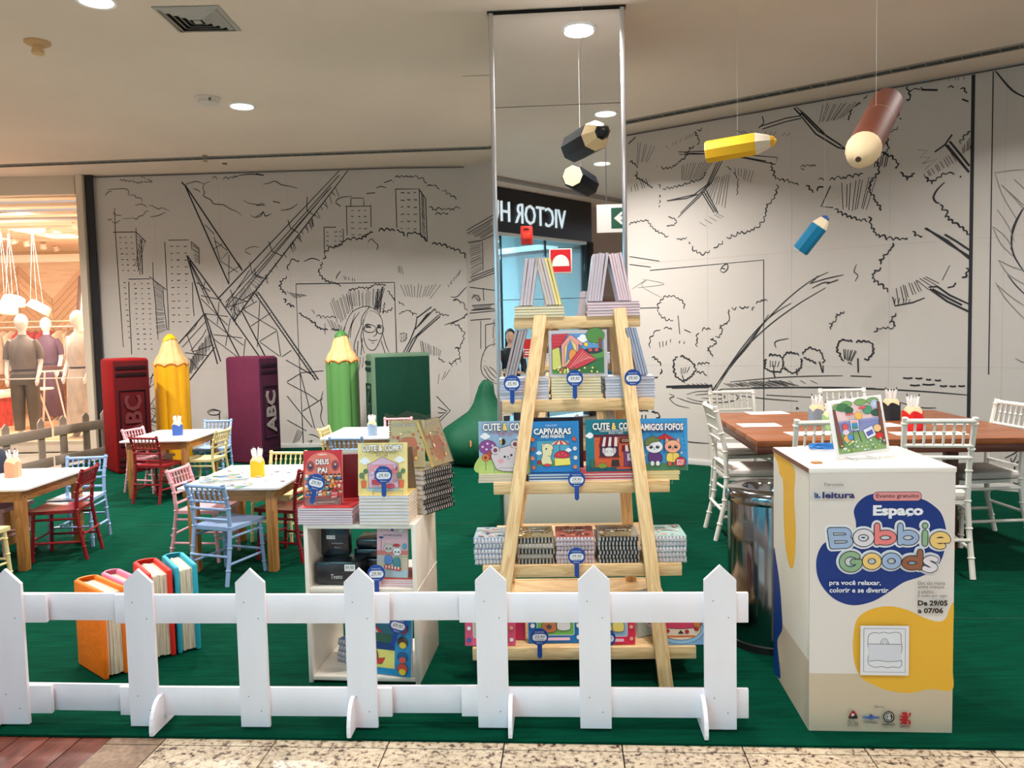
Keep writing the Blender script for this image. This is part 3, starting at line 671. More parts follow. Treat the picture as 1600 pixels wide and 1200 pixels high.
for g in ([(345, 545), (400, 460), (480, 360), (560, 260), (650, 170), (740, 100), (810, 65)], [(355, 540), (450, 400), (560, 290), (680, 200), (800, 128)], [(365, 510), (470, 360), (570, 250), (660, 190)], [(350, 530), (430, 430), (500, 345), (570, 235)], [(735, 112), (800, 92), (872, 76)], [(805, 112), (850, 96)], [(740, 110), (770, 80)], [(745, 130), (790, 108), (820, 106)]): m.l(*g, w=1.6)
m.sc((185, 258), (130, 230), (140, 180), (180, 165), (220, 185), (228, 212), w=1.3, bump=8); m.L([(205, 240), (212, 315)], [(50, 210), (130, 208)], w=1.2); m.sc((95, 370), (100, 330), (140, 295), (180, 296), w=1.4); m.l((230, 296), (256, 308), w=1.3); m.h((125, 345), (160, 340), (165, 360), (135, 370), 3, 1.3); m.h((180, 335), (235, 345), (235, 355), (182, 350), 4, 1.3)
m.sc((285, 365), (290, 310), (335, 295), w=1.5, bump=8); m.sc((490, 202), (410, 212), (410, 260), (370, 282), (380, 310), (335, 335), (360, 348), (320, 372), (345, 405), w=1.5, bump=7); m.sc((505, 220), (522, 190), (565, 180), w=1.6, bump=7)
m.sc((100, 410), (135, 440), (130, 480), (100, 490), w=2, bump=7); m.sc((190, 430), (210, 405), (260, 430), (268, 465), (230, 500), (200, 480), (190, 430), w=2.2, bump=7, gap=.05); m.L([(222, 480), (232, 512)], w=1.6); m.h((210, 450), (250, 445), (245, 470), (220, 480), 5, 1); m.sc((285, 440), (332, 432), w=1.6, bump=7); m.sc((280, 470), (320, 482), w=1.6, bump=7)
for pts, tr in (([(560, 430), (570, 405), (620, 408), (625, 448), (600, 465), (560, 452), (560, 430)], [(588, 462), (596, 490)]), ([(628, 418), (642, 395), (690, 400), (700, 438), (670, 470), (636, 448)], [(683, 455), (685, 480)]), ([(705, 410), (730, 375), (780, 392), (788, 430)], [(775, 425), (788, 470)]), ([(850, 390), (860, 342), (920, 350), (980, 350), (986, 395), (955, 415)], [(930, 412), (932, 470)])):
    m.sc(*pts, w=2.2, bump=6, gap=.05); m.L(tr, w=2)
m.sc((710, 412), (760, 435), w=2, bump=6); m.sc((850, 390), (865, 420), (915, 442), w=2, bump=6); m.h((570, 420), (610, 420), (610, 450), (580, 450), 5, 1); m.h((865, 370), (920, 380), (910, 430), (885, 420), 9, 1.2); m.L([(590, 440), (592, 470)], [(790, 440), (790, 470)], w=1.2)
m.l((600, 370), (598, 345), (650, 332), w=1.4); m.sc((875, 222), (840, 235), (840, 260), (815, 268), (818, 295), w=1.3, bump=6); m.sc((1082, 230), (1055, 260), (1080, 285), w=1.5, bump=8); m.sc((1075, 283), (1000, 290), (995, 305), w=1.4, bump=9)
m.l((415, 507), (600, 490), (740, 484), (870, 482), w=1.3); m.l((900, 483), (985, 486), w=1.4); m.L([(158, 527), (240, 524), (342, 523)], [(180, 530), (330, 527)], w=3.4); m.l((380, 536), (700, 530), (1000, 536), (1200, 546), (1372, 560), w=1.8); m.l((500, 530), (800, 529), (1000, 533), w=1.8)
m.h((390, 512), (600, 497), (700, 525), (430, 530), 26, 1, .2); m.h((620, 500), (740, 500), (770, 515), (640, 515), 6, .8); m.h((240, 515), (310, 512), (330, 522), (260, 524), 7, 1)
for a, b, y in ((1112, 1150, 491), (1162, 1190, 492), (1205, 1225, 497), (1240, 1265, 500), (1140, 1180, 520), (1190, 1240, 517), (1260, 1290, 523), (1300, 1325, 524), (1335, 1362, 523)): m.L([(a, y), ((a+b)/2, y+2), (b, y)], w=2)
m.l((340, 515), (345, 545), (350, 530), w=2); m.l((325, 540), (345, 550), (385, 535), w=1.8); m.l((240, 558), (290, 545), (380, 548), (440, 560), (440, 578), (380, 590), (290, 585), (240, 570), w=1.2); m.l((275, 560), (340, 555), (390, 562), (380, 575), (300, 572), w=1.2); m.l((170, 555), (190, 565), (172, 575), (200, 600), (250, 612), w=1.1); m.l((450, 562), (560, 575), (690, 585), w=1.2); m.l((560, 560), (760, 570), w=1); m.l((1100, 590), (1180, 610), (1245, 612), w=1.2); m.l((200, 570), (260, 590), (330, 600), w=1)
m.sc((0, 645), (60, 625), (100, 630), (130, 640), (100, 665), w=2.4, bump=8); m.L([(60, 640), (58, 700)], [(75, 640), (72, 700)], w=2); m.l((682, 620), (685, 610), (692, 618), w=1.6)
m.l((240, 840), (330, 848), (400, 852), w=2.4); m.l((240, 745), (260, 750), (330, 755), w=1.4); m.l((380, 765), (410, 762), (435, 775), w=1.4)
m.cs(1360, 90, 3.333)
m.l((642, 602), (720, 590), (820, 582), w=.9, thin=True); m.l((650, 605), (690, 720), (765, 845), w=.9, thin=True); m.l((800, 780), (755, 870), (735, 950), (748, 1030), (800, 1115), w=2); m.l((790, 790), (740, 890), (732, 1000), w=1.2)
for g in ([(660, 790), (720, 880), (750, 960)], [(636, 880), (680, 970), (745, 1035)], [(668, 1055), (720, 1130), (820, 1190)], [(668, 1055), (740, 1090), (820, 1115)], [(640, 880), (700, 930), (740, 990)], [(680, 660), (740, 720), (800, 790)], [(750, 635), (810, 690)], [(690, 670), (800, 770)]): m.l(*g, w=.9, thin=True)
m.cs(1360, 430, 3.333)
m.l((652, 38), (710, 130), (800, 225), w=1, thin=True); m.l((660, 50), (730, 110), (810, 165), w=1, thin=True); m.l((715, 0), (760, 55), (810, 105), w=1.3); m.l((755, 432), (800, 455), (850, 460), w=1, thin=True)
m.l((700, 952), (760, 920), (800, 880), w=1.4); m.l((830, 935), (770, 970), (750, 1010), (765, 1050), (783, 1082), (745, 1080), (690, 1020), w=1.8); m.l((730, 950), (740, 975), (765, 930), w=1.3); m.l((790, 1000), (800, 960), w=1.3); m.l((755, 1148), (830, 1138), w=1.6)
m.build(wr)
# wallpaper seams
for W_, xs in ((wl, (.86, 1.72, 2.6, 3.4)), (wr, (.9, 1.75, 2.62, 3.5))):
    b_ = MB()
    for x in xs: b_.box((x, CEIL/2, .0005), (.004, CEIL, .001))
    for y in (1.05, 2.15): b_.box(((1.98 if W_ is wl else 3.5), y, .0005), (3.95 if W_ is wl else 6.9, .004, .001))
    b_.build('panel_seam', mat('seam_grey', (180, 174, 168), .6), W_, smooth=False)
# black edge strip and cream post at the left end of the mural
e0 = D(118, 280, 10.32); 
tag(MB().box((-5.33, 10.345, CEIL/2), (.09, .03, CEIL)).build('trim_2', M_black, smooth=False), kind='structure')
tag(MB().box((-5.432, 10.36, CEIL/2), (.085, .16, CEIL), .004).build('trim_3', M_cream), kind='structure')
# ================================================================== MIRRORED COLUMN
cl = Vector((-.10, 5.415, 0)); cw = .885
CM = frame(cl, A_DIR, Vector((0, 0, 1)))                 # x along the face, y up, z toward the hall
col = thing('mirror_column', 'square ceiling-high column faced with mirror panels and bright aluminium corner trims', 'column', CM)
MB().box((cw/2, CEIL/2+.004, -.46), (cw-.02, CEIL-.02, .86)).build('core', M_cream, col, smooth=False)
M_mir = mat('mirror_glass', (236, 238, 240), .012, 1.0)
for y0, y1 in ((.42, 1.66), (1.66, 2.93), (2.93, CEIL-.02)):
    MB().box((cw/2, (y0+y1)/2, -.012), (cw-.05, y1-y0-.004, .016)).build('mirror_panel', M_mir, col, smooth=False)
MB().box((cw/2, .214, -.012), (cw-.05, .405, .014), .002).build('base_panel', mat('beige_panel', (206, 202, 188), .5), col)
for x in (.013, cw-.013): MB().box((x, CEIL/2, -.005), (.03, CEIL-.02, .03), .004).build('corner_trim', M_alu, col)
MB().box((cw/2, CEIL-.008, -.02), (cw+.02, .012, .06)).build('top_gap', M_dark, col, smooth=False)
def on_face(px, py):
    d = ray(px, py); n = CM.to_3x3() @ Vector((0, 0, 1)); t = (cl-EYE).dot(n)/d.dot(n); q = CM.inverted() @ (EYE+t*d); return q.x, q.y
# call point
x, y = on_face(823, 368)
cp_ = thing('fire_call_point', 'small red fire alarm call point fixed on the mirror', 'fire alarm', CM @ T(x, y, 0))
MB().box((0, 0, .015), (.078, .12, .03), .006).build('housing', mat('alarm_red', (214, 44, 30), .35), cp_)
MB().box((0, -.008, .033), (.05, .045, .008), .003).build('button', mat('alarm_red_dark', (240, 60, 40), .25), cp_)
MB().box((0, .035, .0305), (.04, .005, .001)).box((0, .043, .0305), (.03, .003, .001)).build('lettering', M_black, cp_, smooth=False)
x, y = on_face(876, 408)
fs_ = thing('fire_bell_sign', 'square red sign with a white half dome on the mirror', 'sign', CM @ T(x-.075, y-.08, .001))
MB().box((.075, .08, .002), (.15, .165, .004), .001).build('plate', mat('sign_white', (236, 226, 222), .4), fs_)
a = Art(.15, .165); a.z = .0042; a.rect(5, 5, 95, 95, (214, 20, 30)); a.poly([(12, 66)]+[(50+38*math.cos(t*PI/12), 66-40*math.sin(t*PI/12)) for t in range(12, -1, -1)]+[(88, 66)], (240, 236, 232)); a.rect(12, 66, 88, 72, (240, 236, 232)); a.build('print', fs_)
x, y = on_face(826, 545)
hs_ = thing('hose_sign', 'small red and white notice on the mirror behind the leaning books', 'sign', CM @ T(x-.035, y-.06, .001))
MB().box((.035, .06, .002), (.07, .13, .004), .001).build('plate', mat('sign_white', (236, 226, 222), .4), hs_)
a = Art(.07, .13); a.z = .0042; a.rect(4, 3, 96, 55, (200, 20, 30)); a.rect(4, 60, 96, 97, (190, 30, 36)); a.rect(14, 68, 86, 74, (240, 236, 232)); a.rect(14, 80, 70, 85, (240, 236, 232)); a.build('print', hs_)

# ================================================================== BEHIND THE CAMERA (seen in the mirror)
MN = CM.to_3x3() @ Vector((0, 0, 1))
def refl(v):
    v = Vector(v); return v-2*(v-cl).dot(MN)*MN
V0 = Vector((-.215, 11.7, 0)); VD = Vector((.67, .74, 0)).normalized()
f0 = refl(V0); fd = (refl(V0+VD)-f0); fd.z = 0; fd.normalize()
# store front frame: x runs to the left of a customer facing the shop; z toward the customer
nrm = Vector((-fd.y, fd.x, 0))
if nrm.dot(Vector((0, 1, 0))-f0*0) < 0: nrm = -nrm
SF = frame(f0-fd*3.2, fd, Vector((0, 0, 1)))
if (SF.to_3x3() @ Vector((0, 0, 1))).dot(nrm) < 0:
    SF = frame(f0+fd*6, -fd, Vector((0, 0, 1)))
SFi = SF.inverted()
def sfx(px):                # place on the shop front whose reflection shows at column px of the picture
    k = (px-800)/FPX; t = (k*V0.y-V0.x)/(VD.x-k*VD.y); return (SFi @ refl(V0+VD*t)).x
xa, xb = sorted((sfx(927), sfx(777)+3.4 if False else (SFi @ refl(V0-VD*3.0)).x))
st = thing('clothing_store_front', 'dark fascia shop front with white capital lettering and glass windows', 'shop', SF)
Lf = xb-xa
MB().box(((xa+xb)/2, 3.22, -.06), (Lf, .64, .16), .004).build('fascia', mat('fascia_black', (13, 15, 20), .35), st)
word = 'VICTOR HUGO'
vs, fs, tw, th = text_geo(word, -.004)
x_V, x_H = sfx(886), sfx(786)
wv = abs(x_V-x_H)        # V left edge to the right edge of H
sgn = 1 if x_H > x_V else -1
_, _, wvh, _ = text_geo('VICTOR H', -.004)
kx = wv/wvh
tm = MB(); tm.add([((x+tw/2)*kx, y*.30/ th*1.0, 0) for x, y in vs], fs)
n0 = len(tm.v)
tm.v += [(x, y, .02) for x, y, z in tm.v]; tm.f += [[i+n0 for i in f] for f in tm.f]; tm.m += tm.m[:]; tm.c += tm.c[:]
tm.build('lettering', mat('lit_letters', (225, 235, 240), .4, emit=(225, 240, 245), estr=.8), st, T(x_V, 3.2, .025), smooth=False)
gm = glass_mat('shop_glass', (215, 238, 242), .10)
nb = 5
for i in range(nb):
    x0 = xa+.12+(Lf-.2)*i/nb; x1 = xa+.12+(Lf-.2)*(i+1)/nb-.02
    MB().box(((x0+x1)/2, 1.48, -.05), (x1-x0, 2.8, .012)).build('pane', gm, st, smooth=False)
    MB().box((x0-.012, 1.48, -.05), (.022, 2.84, .03)).build('mullion', mat('steel_mullion', (60, 66, 72), .3, .8), st, smooth=False)
MB().box((xa+.03, 1.45, -.06), (.18, 2.9, .14), .004).build('pier', mat('fascia_black', (13, 15, 20), .35), st)
# interior
MB().box(((xa+xb)/2, 1.4, -3.0), (Lf, 2.8, .05)).build('back_wall', mat('pale_cyan_wall', (150, 214, 226), .6), st, smooth=False)
MB().box(((xa+xb)/2, 2.88, -1.5), (Lf, .05, 3.0)).build('shop_ceiling', mat('shop_ceiling_white', (235, 240, 242), .7), st, smooth=False)
MB().box(((xa+xb)/2, .01, -1.5), (Lf, .02, 3.0)).build('shop_floor', mat('shop_floor_pale', (200, 205, 205), .3), st, smooth=False)
for x in (xa, xb): MB().box((x, 1.4, -1.5), (.05, 2.8, 3.0)).build('side_wall', mat('shop_ceiling_white', (235, 240, 242), .7), st, smooth=False)
for i in range(4):
    x = xa+.5+i*(Lf-1)/3
    MB().box((x, 2.84, -1.3), (.5, .02, 1.6), .003).build('ceiling_panel_light', mat('light_panel', (255, 255, 255), .5, emit=(235, 246, 255), estr=4.0), st)
for i in range(5):
    x = xa+.5+i*(Lf-.9)/4
    MB().box((x, .55, -2.4), (.6, .04, .4), .004).box((x, 1.0, -2.5), (.6, .04, .3), .004).box((x-.28, .5, -2.5), (.03, 1.0, .3)).box((x+.28, .5, -2.5), (.03, 1.0, .3)).build('shelf_unit', mat('teal_unit', (40, 120, 130), .4), st)
    MB().box((x, 1.75, -2.93), (.55, .9, .03), .004).build('wall_panel', mat('aqua_panel', (90, 205, 222), .5), st)
al = area_light('shop_light', tuple(SF @ Vector(((xa+xb)/2, 2.7, -1.4))), 2.2, 260, (.85, .96, 1.0)); al.rotation_euler = (0, 0, 0)
# return wall past the black fascia
x_e = (SFi @ refl(V0+VD*9)).x
x_s = xa if abs(x_e-xa) < abs(x_e-xb) else xb
pw = MB().box(((x_e+x_s)/2, CEIL/2, -.3), (abs(x_e-x_s), CEIL, .1)).build('wall_back', mat('mall_wall', (178, 158, 144), .6), None, SF, smooth=False); tag(pw, kind='structure')
sb = MB().box(((x_e+x_s)/2, 1.9, -.23), (abs(x_e-x_s), .12, .03)).build('trim_4', mat('rust_band', (150, 80, 60), .5), None, SF, smooth=False); tag(sb, kind='structure')
# soffit drop in front of the shops
so = MB().box(((xa+xb)/2, CEIL-.01, .5), (Lf+8, .06, .12), .004).build('trim_5', mat('soffit_grey', (150, 142, 136), .8), None, SF); tag(so, kind='structure')
# exit sign hung from the ceiling, facing the column
ex = refl(D(962, 341, 9.0)); ex.z = D(962, 341, 9.0).z
es = thing('exit_sign', 'hanging white exit sign with a green panel and white arrow', 'sign', frame(ex, -A_DIR, Vector((0, 0, 1))))
MB().box((0, 0, 0), (.42, .31, .02), .004).build('board', mat('sign_white2', (238, 236, 230), .4, emit=(238, 236, 230), estr=.15), es)
a = Art(.25, .23); a.z = .0104; a.rrect(0, 0, 100, 100, 3, (14, 86, 62)); a.poly([(100-x, y) for x, y in [(92, 42), (92, 58), (40, 58), (58, 80), (44, 80), (12, 50), (44, 20), (58, 20), (40, 42)]], (240, 244, 240))
a.build('print', es, T(-.20, -.115, 0))
MB().tube([(.1, .155, 0), (.1, CEIL-ex.z, 0)], .007, 8).tube([(-.1, .155, 0), (-.1, CEIL-ex.z, 0)], .007, 8).build('rod', M_alu, es)
# ================================================================== CEILING FIXTURES
def lamp(x, y, label, r=.115):
    t = thing('ceiling_downlight', label, 'ceiling light', T(x, y, CEIL), 'round ceiling downlights')
    MB().lathe([(r*.86, 0), (r*.86, -.012), (r, -.016), (r*1.08, -.008), (r*1.1, 0)], 28).build('rim', mat('lamp_rim', (240, 238, 232), .4), t)
    MB().lathe([(r*.84, -.004), (r*.6, -.0075), (.001, -.008)], 24, cap=False).build('diffuser', mat('lamp_glow', (255, 255, 255), .5, emit=(255, 250, 244), estr=14), t)
    return t
ll = {(-2.52, 5.10): 'round recessed downlight above the giant books, nearest one cut by the top of the photo', (-2.40, 7.43): 'round recessed downlight beside the white smoke detector', (.47, 5.02): 'round downlight in front of the mirror column, upper of the two reflected in it', (.60, 2.76): 'round downlight reflected lower in the mirror, above the black pencil'}
for x, y in LAMPS:
    if (x, y) == (.5, 7.5): continue  # added light behind the column, no fixture built
    lamp(x, y, ll.get((x, y), 'round recessed ceiling downlight further along the hall, outside the picture'))
# square diffuser
v = thing('air_diffuser', 'square four way metal air diffuser set flush in the ceiling', 'air vent', T(-2.02, 5.43, CEIL))
MB().box((0, 0, -.002), (.36, .36, .004)).build('throat', M_dark, v, smooth=False)
for k in range(5):
    r0 = .215-.037*k; r1 = r0-.025; z0, z1 = -.006-.001*k, -.03 if k else -.012
    mb = MB()
    P0 = [(-r0, -r0, -.004), (r0, -r0, -.004), (r0, r0, -.004), (-r0, r0, -.004)]; P1 = [(x*r1/r0, y*r1/r0, -.022) for x, y, z in P0] if k else [(x*r1/r0, y*r1/r0, -.014) for x, y, z in P0]
    P2 = [(x, y, z+.003) for x, y, z in P1]; P3 = [(x, y, z+.003) for x, y, z in P0]
    mb.add(P0+P1+P2+P3, [f for i in range(4) for f in ([i, (i+1) % 4, 4+(i+1) % 4, 4+i], [4+i, 4+(i+1) % 4, 8+(i+1) % 4, 8+i], [8+i, 8+(i+1) % 4, 12+(i+1) % 4, 12+i])])
    mb.build('frame' if k == 0 else 'louver', mat('vent_metal', (176, 172, 166), .4, .3), v, smooth=False)
MB().box((0, 0, -.018), (.05, .05, .01), .002).build('centre_plate', mat('vent_metal', (176, 172, 166), .4, .3), v)
# detectors, sprinkler
d = thing('beige_detector', 'yellowed beige ceiling detector with a round base near the left edge', 'detector', T(-3.28, 5.77, CEIL))
MB().lathe([(.085, 0), (.085, -.012), (.06, -.028), (.035, -.034)], 24).build('base', mat('beige_plastic', (206, 166, 118), .5), d)
MB().lathe([(.034, -.03), (.036, -.055), (.042, -.06), (.042, -.08), (.03, -.09), (.001, -.092)], 20).build('sensor', mat('beige_plastic2', (214, 180, 132), .5), d)
d = thing('smoke_detector', 'white round smoke detector on the ceiling beside a downlight', 'detector', T(-2.62, 7.18, CEIL))
MB().lathe([(.11, 0), (.11, -.01), (.09, -.022), (.088, -.045), (.06, -.055), (.001, -.056)], 24).build('body', mat('detector_white', (214, 206, 198), .5), d)
MB().box((.05, -.08, -.03), (.02, .01, .03)).build('led', mat('detector_grey', (120, 118, 116), .5), d)
p = G(320, 243, CEIL)
d = thing('fire_sprinkler', 'small brass ceiling sprinkler at the slotted grille', 'sprinkler', T(p.x, p.y, CEIL))
MB().lathe([(.03, 0), (.03, -.01), (.012, -.014), (.012, -.04), (.004, -.045), (.004, -.06), (.03, -.062), (.03, -.066)], 14).build('head', mat('sprinkler_metal', (150, 136, 120), .4, .6), d)
p = G(351, 255, CEIL)
d = MB().lathe([(.03, 0), (.03, -.012), (.02, -.016)], 14).build('ceiling_button', mat('detector_grey', (120, 118, 116), .5), None, T(p.x, p.y, CEIL)); tag(d, 'tiny round grey disc on the ceiling strip above the bridge drawing', 'sprinkler')
p1, p2 = G(722, 119, CEIL), G(765, 117, CEIL)
MB().add([p1+Vector((0, 0, -.001)), p2+Vector((0, 0, -.001)), p2+Vector((0, .012, -.001)), p1+Vector((0, .008, -.001))], [[0, 1, 2, 3]]).build('crack', mat('crack_dark', (60, 58, 56), .8), ceil, smooth=False)

# ================================================================== SHOP AT THE LEFT
gl_ = None
def shell(o): return tag(o, kind='structure')
M_sw = wood('shop_oak', (220, 186, 146), (236, 204, 164), 3, .5, rings=2)
M_swf = wood('shop_floor_oak', (206, 160, 118), (228, 190, 150), 2, .35, rings=3)
SX0, SX1, SY0, SY1 = -10.5, -5.53, 10.46, 15.2
MB().box(((SX0+SX1)/2, (SY0+SY1)/2, .10), (SX1-SX0, SY1-SY0, .02)).build('floor', M_swf, None, smooth=False); shell(bpy.data.objects[-1] if False else COL.objects[-1])
MB().box(((SX0+SX1)/2, SY0+.03, .07), (SX1-SX0, .1, .14), .004).build('trim_6', mat('plinth_beige', (212, 196, 176), .4), None); shell(COL.objects[-1])
MB().box(((SX0+SX1)/2, SY1+.05, 1.9), (SX1-SX0, .1, 3.8)).build('wall_back', M_sw, None, smooth=False); BWALL = shell(COL.objects[-1])
MB().box((SX1+.06, (SY0+SY1)/2, 1.9), (.1, SY1-SY0, 3.8)).build('wall_right', mat('shop_plaster', (232, 206, 178), .6), None, smooth=False); shell(COL.objects[-1])
MB().box((SX0-.06, (SY0+SY1)/2, 1.9), (.1, SY1-SY0, 3.8)).build('wall_left', M_sw, None, smooth=False); shell(COL.objects[-1])
MB().box(((SX0+SX1)/2, (SY0+SY1)/2+.45, 3.17), (SX1-SX0, SY1-SY0-.9, .06)).build('ceiling', mat('shop_ceiling', (238, 218, 200), .7), None, smooth=False); SCEIL = shell(COL.objects[-1])
for i, (y, z, t_) in enumerate([(10.62, 3.29, .05), (10.86, 3.22, .05), (11.10, 3.15, .05), (11.34, 3.09, .03), (11.9, 3.09, .03), (12.6, 3.09, .03), (13.4, 3.09, .03)]):
    MB().box(((SX0+SX1)/2, y, z+.04), (SX1-SX0, .24 if y < 11.3 else .08, t_), .006).build('moulding', mat('moulding', (240, 222, 204), .5), SCEIL)
MB().box(((SX0+SX1)/2, SY1-.06, 3.0), (SX1-SX0, .14, .14), .01).build('cornice', mat('cornice_light', (250, 236, 214), .5, emit=(255, 228, 190), estr=.3), BWALL)
# chevron boards on the back wall
ch = MB(); pal = [(228, 186, 140), (218, 174, 126), (236, 198, 152), (212, 168, 120)]
xw = .62; i = 0; x = SX0
while x < SX1-.05:
    s = 1 if i % 2 else -1
    z = -.4
    while z < 2.9:
        a = (x+.006, z if s > 0 else z+xw); b = (x+xw-.006, z+xw if s > 0 else z)
        if min(a[1], b[1]) > .1 and max(a[1], b[1])+.13 < 2.95:
            q = [(a[0], SY1-.02, a[1]), (b[0], SY1-.02, b[1]), (b[0], SY1-.02, b[1]+.13), (a[0], SY1-.02, a[1]+.13)]
            ch.add(q+[(v[0], SY1+.0, v[2]) for v in q], [[0, 1, 2, 3], [0, 4, 5, 1], [1, 5, 6, 2], [2, 6, 7, 3], [3, 7, 4, 0]], col=random.choice(pal))
        z += .14
    x += xw; i += 1
tag(ch.build('chevron_board', attr_mat('chevron_print', .5), BWALL, smooth=False), kind='stuff')
for i in range(4):
    MB().box((SX0+.8+i*1.25, 12.6, 3.135), (.5, 1.3, .02), .003).build('ceiling_panel_light', mat('warm_panel', (255, 255, 255), .5, emit=(255, 226, 186), estr=1.6), SCEIL)
area_light('boutique_light', (-7.6, 12.0, 3.05), 1.6, 190, (1.0, .93, .86), (-7.6, 12.2, 0))
area_light('boutique_light', (-6.4, 11.5, 3.04), .8, 90, (1.0, .95, .90), (-6.4, 11.6, 0))
area_light('boutique_light', (-6.9, 10.75, 3.15), .8, 60, (1.0, .95, .90), (-6.7, 11.2, 0))  # added lamp near the glass, brightens the mannequins from the front
# the glass front
wf = tag(MB().box((-7.9, 10.41, 3.44), (4.76, .12, .24), .004).build('wall_left', M_cream), kind='structure')
gz = thing('window_1', 'tall frameless glass panes of the boutique front', 'window', T(0, 0, 0)); del gz['category']; del gz['label']; tag(gz, kind='structure')
xs = [-10.2, -8.62, -7.05, -5.53]
for i in range(3): MB().box(((xs[i]+xs[i+1])/2, 10.40, 1.73), (xs[i+1]-xs[i]-.006, .010, 3.18)).build('pane', glass_mat('clear_pane', (255, 252, 248), .05), gz, smooth=False)
MB().box((-7.9, 10.40, .97), (4.7, .014, .016)).build('safety_strip', mat('frost_strip', (250, 232, 212), .5), gz, smooth=False)

def mannequin(px, y, hz, label, top_c, bottom, seated=False, rz=0.0, s=1.0):
    p = D(px, 500, y)
    t = thing('shop_mannequin', label, 'mannequin', T(p.x, y, .11) @ RZ(rz) @ Matrix.Scale(s, 4))
    ms = mat('mannequin_white', (240, 232, 226), .4)
    b = MB()
    b.loft([(0, 0, .82, .13, .10), (0, 0, .95, .155, .105), (0, 0, 1.08, .115, .085), (0, 0, 1.28, .16, .10), (0, 0, 1.40, .17, .085), (0, 0, 1.46, .09, .06), (0, 0, 1.50, .052, .05), (0, 0, 1.555, .05, .05), (0, -.005, 1.59, .065, .08), (0, -.01, 1.66, .088, .10), (0, -.005, 1.73, .082, .095), (0, 0, 1.785, .045, .05), (0, 0, 1.80, .01, .01)], 16)
    for sx in (-1, 1):
        b.tube([(sx*.16, 0, 1.38), (sx*.195, .01, 1.25), (sx*.215, .02, 1.10), (sx*.21, -.05, .96), (sx*.19, -.10, .86)], [.045, .042, .034, .03, .022], 8)
        b.tube([(sx*.2, -.10, .86), (sx*.19, -.12, .81), (sx*.185, -.125, .76)], [.022, .03, .012], 6)
        if bottom != 'skirt': b.tube([(sx*.08, 0, .85), (sx*.09, -.01, .46), (sx*.095, .01, .08), (sx*.1, -.05, .03), (sx*.1, -.11, .02)], [.08, .05, .035, .04, .02], 8)
        else: b.tube([(sx*.07, 0, .85), (sx*.075, -.01, .46), (sx*.08, .01, .08), (sx*.085, -.05, .03), (sx*.085, -.11, .02)], [.07, .05, .035, .04, .02], 8)
    b.build('body', ms, t)
    mt = mat('cloth_'+str(top_c), top_c, .7, noise=.25, nscale=10, bump=.5, stretch=(1, 1, .4))
    sh = MB().loft([(0, 0, .93, .175, .13), (0, 0, .99, .16, .115), (0, -.01, 1.1, .175, .13), (0, -.01, 1.28, .185, .125), (0, 0, 1.40, .185, .10), (0, 0, 1.455, .10, .07), (0, .01, 1.50, .062, .06)], 18)
    for sx in (-1, 1): sh.tube([(sx*.14, 0, 1.41), (sx*.20, .01, 1.30), (sx*.225, .02, 1.15)], [.058, .056, .05], 10)
    sh.build('shirt', mt, t)
    MB().loft([(0, 0, .96, .165, .12), (0, 0, 1.0, .163, .118)], 18).build('belt', mat('belt_dark', (50, 42, 40), .4), t)
    if bottom == 'skirt':
        mb = MB()
        vs = []; n = 40
        secs = [(1.0, .155, .11), (.8, .20, .15), (.5, .205, .16), (.08, .23, .18)]
        for z, rx, ry in secs:
            for k in range(n):
                a = 2*PI*k/n; f = 1+(.07 if k % 2 else -.04)*(1-z*.6); vs.append((rx*f*math.cos(a), ry*f*math.sin(a), z))
        mb.add(vs, [[i*n+k, i*n+(k+1) % n, (i+1)*n+(k+1) % n, (i+1)*n+k] for i in range(3) for k in range(n)])
        mb.build('skirt', mt, t, angle=80)
    else:
        mb = MB()
        mb.loft([(0, 0, 1.0, .155, .11), (0, 0, .9, .18, .13), (0, 0, .78, .185, .13)], 16)
        for sx in (-1, 1): mb.loft([(sx*.09, 0, .82, .10, .12), (sx*.10, 0, .45, .085, .10), (sx*.10, 0, .12, .065, .08)], 12)
        mb.build('trousers', mat('cloth_'+str(bottom), bottom, .75, noise=.2, nscale=8), t)
    MB().lathe([(.16, 0), (.16, .012), (.01, .014)], 20).build('stand', M_alu, t)
    return t
mannequin(33, 11.1, 1.78, 'white mannequin in a grey silk shirt and olive trousers, left in the shop window', (122, 110, 100), (96, 88, 76), rz=.25, s=.96)
mannequin(121, 11.15, 1.76, 'white mannequin in a draped pale blouse and long light skirt, right in the shop window', (206, 190, 176), 'skirt', rz=-.3, s=.98)
mannequin(71, 13.5, 1.7, 'mannequin in a dark purple dress standing deep in the shop', (92, 62, 78), 'skirt', rz=.1, s=.97)
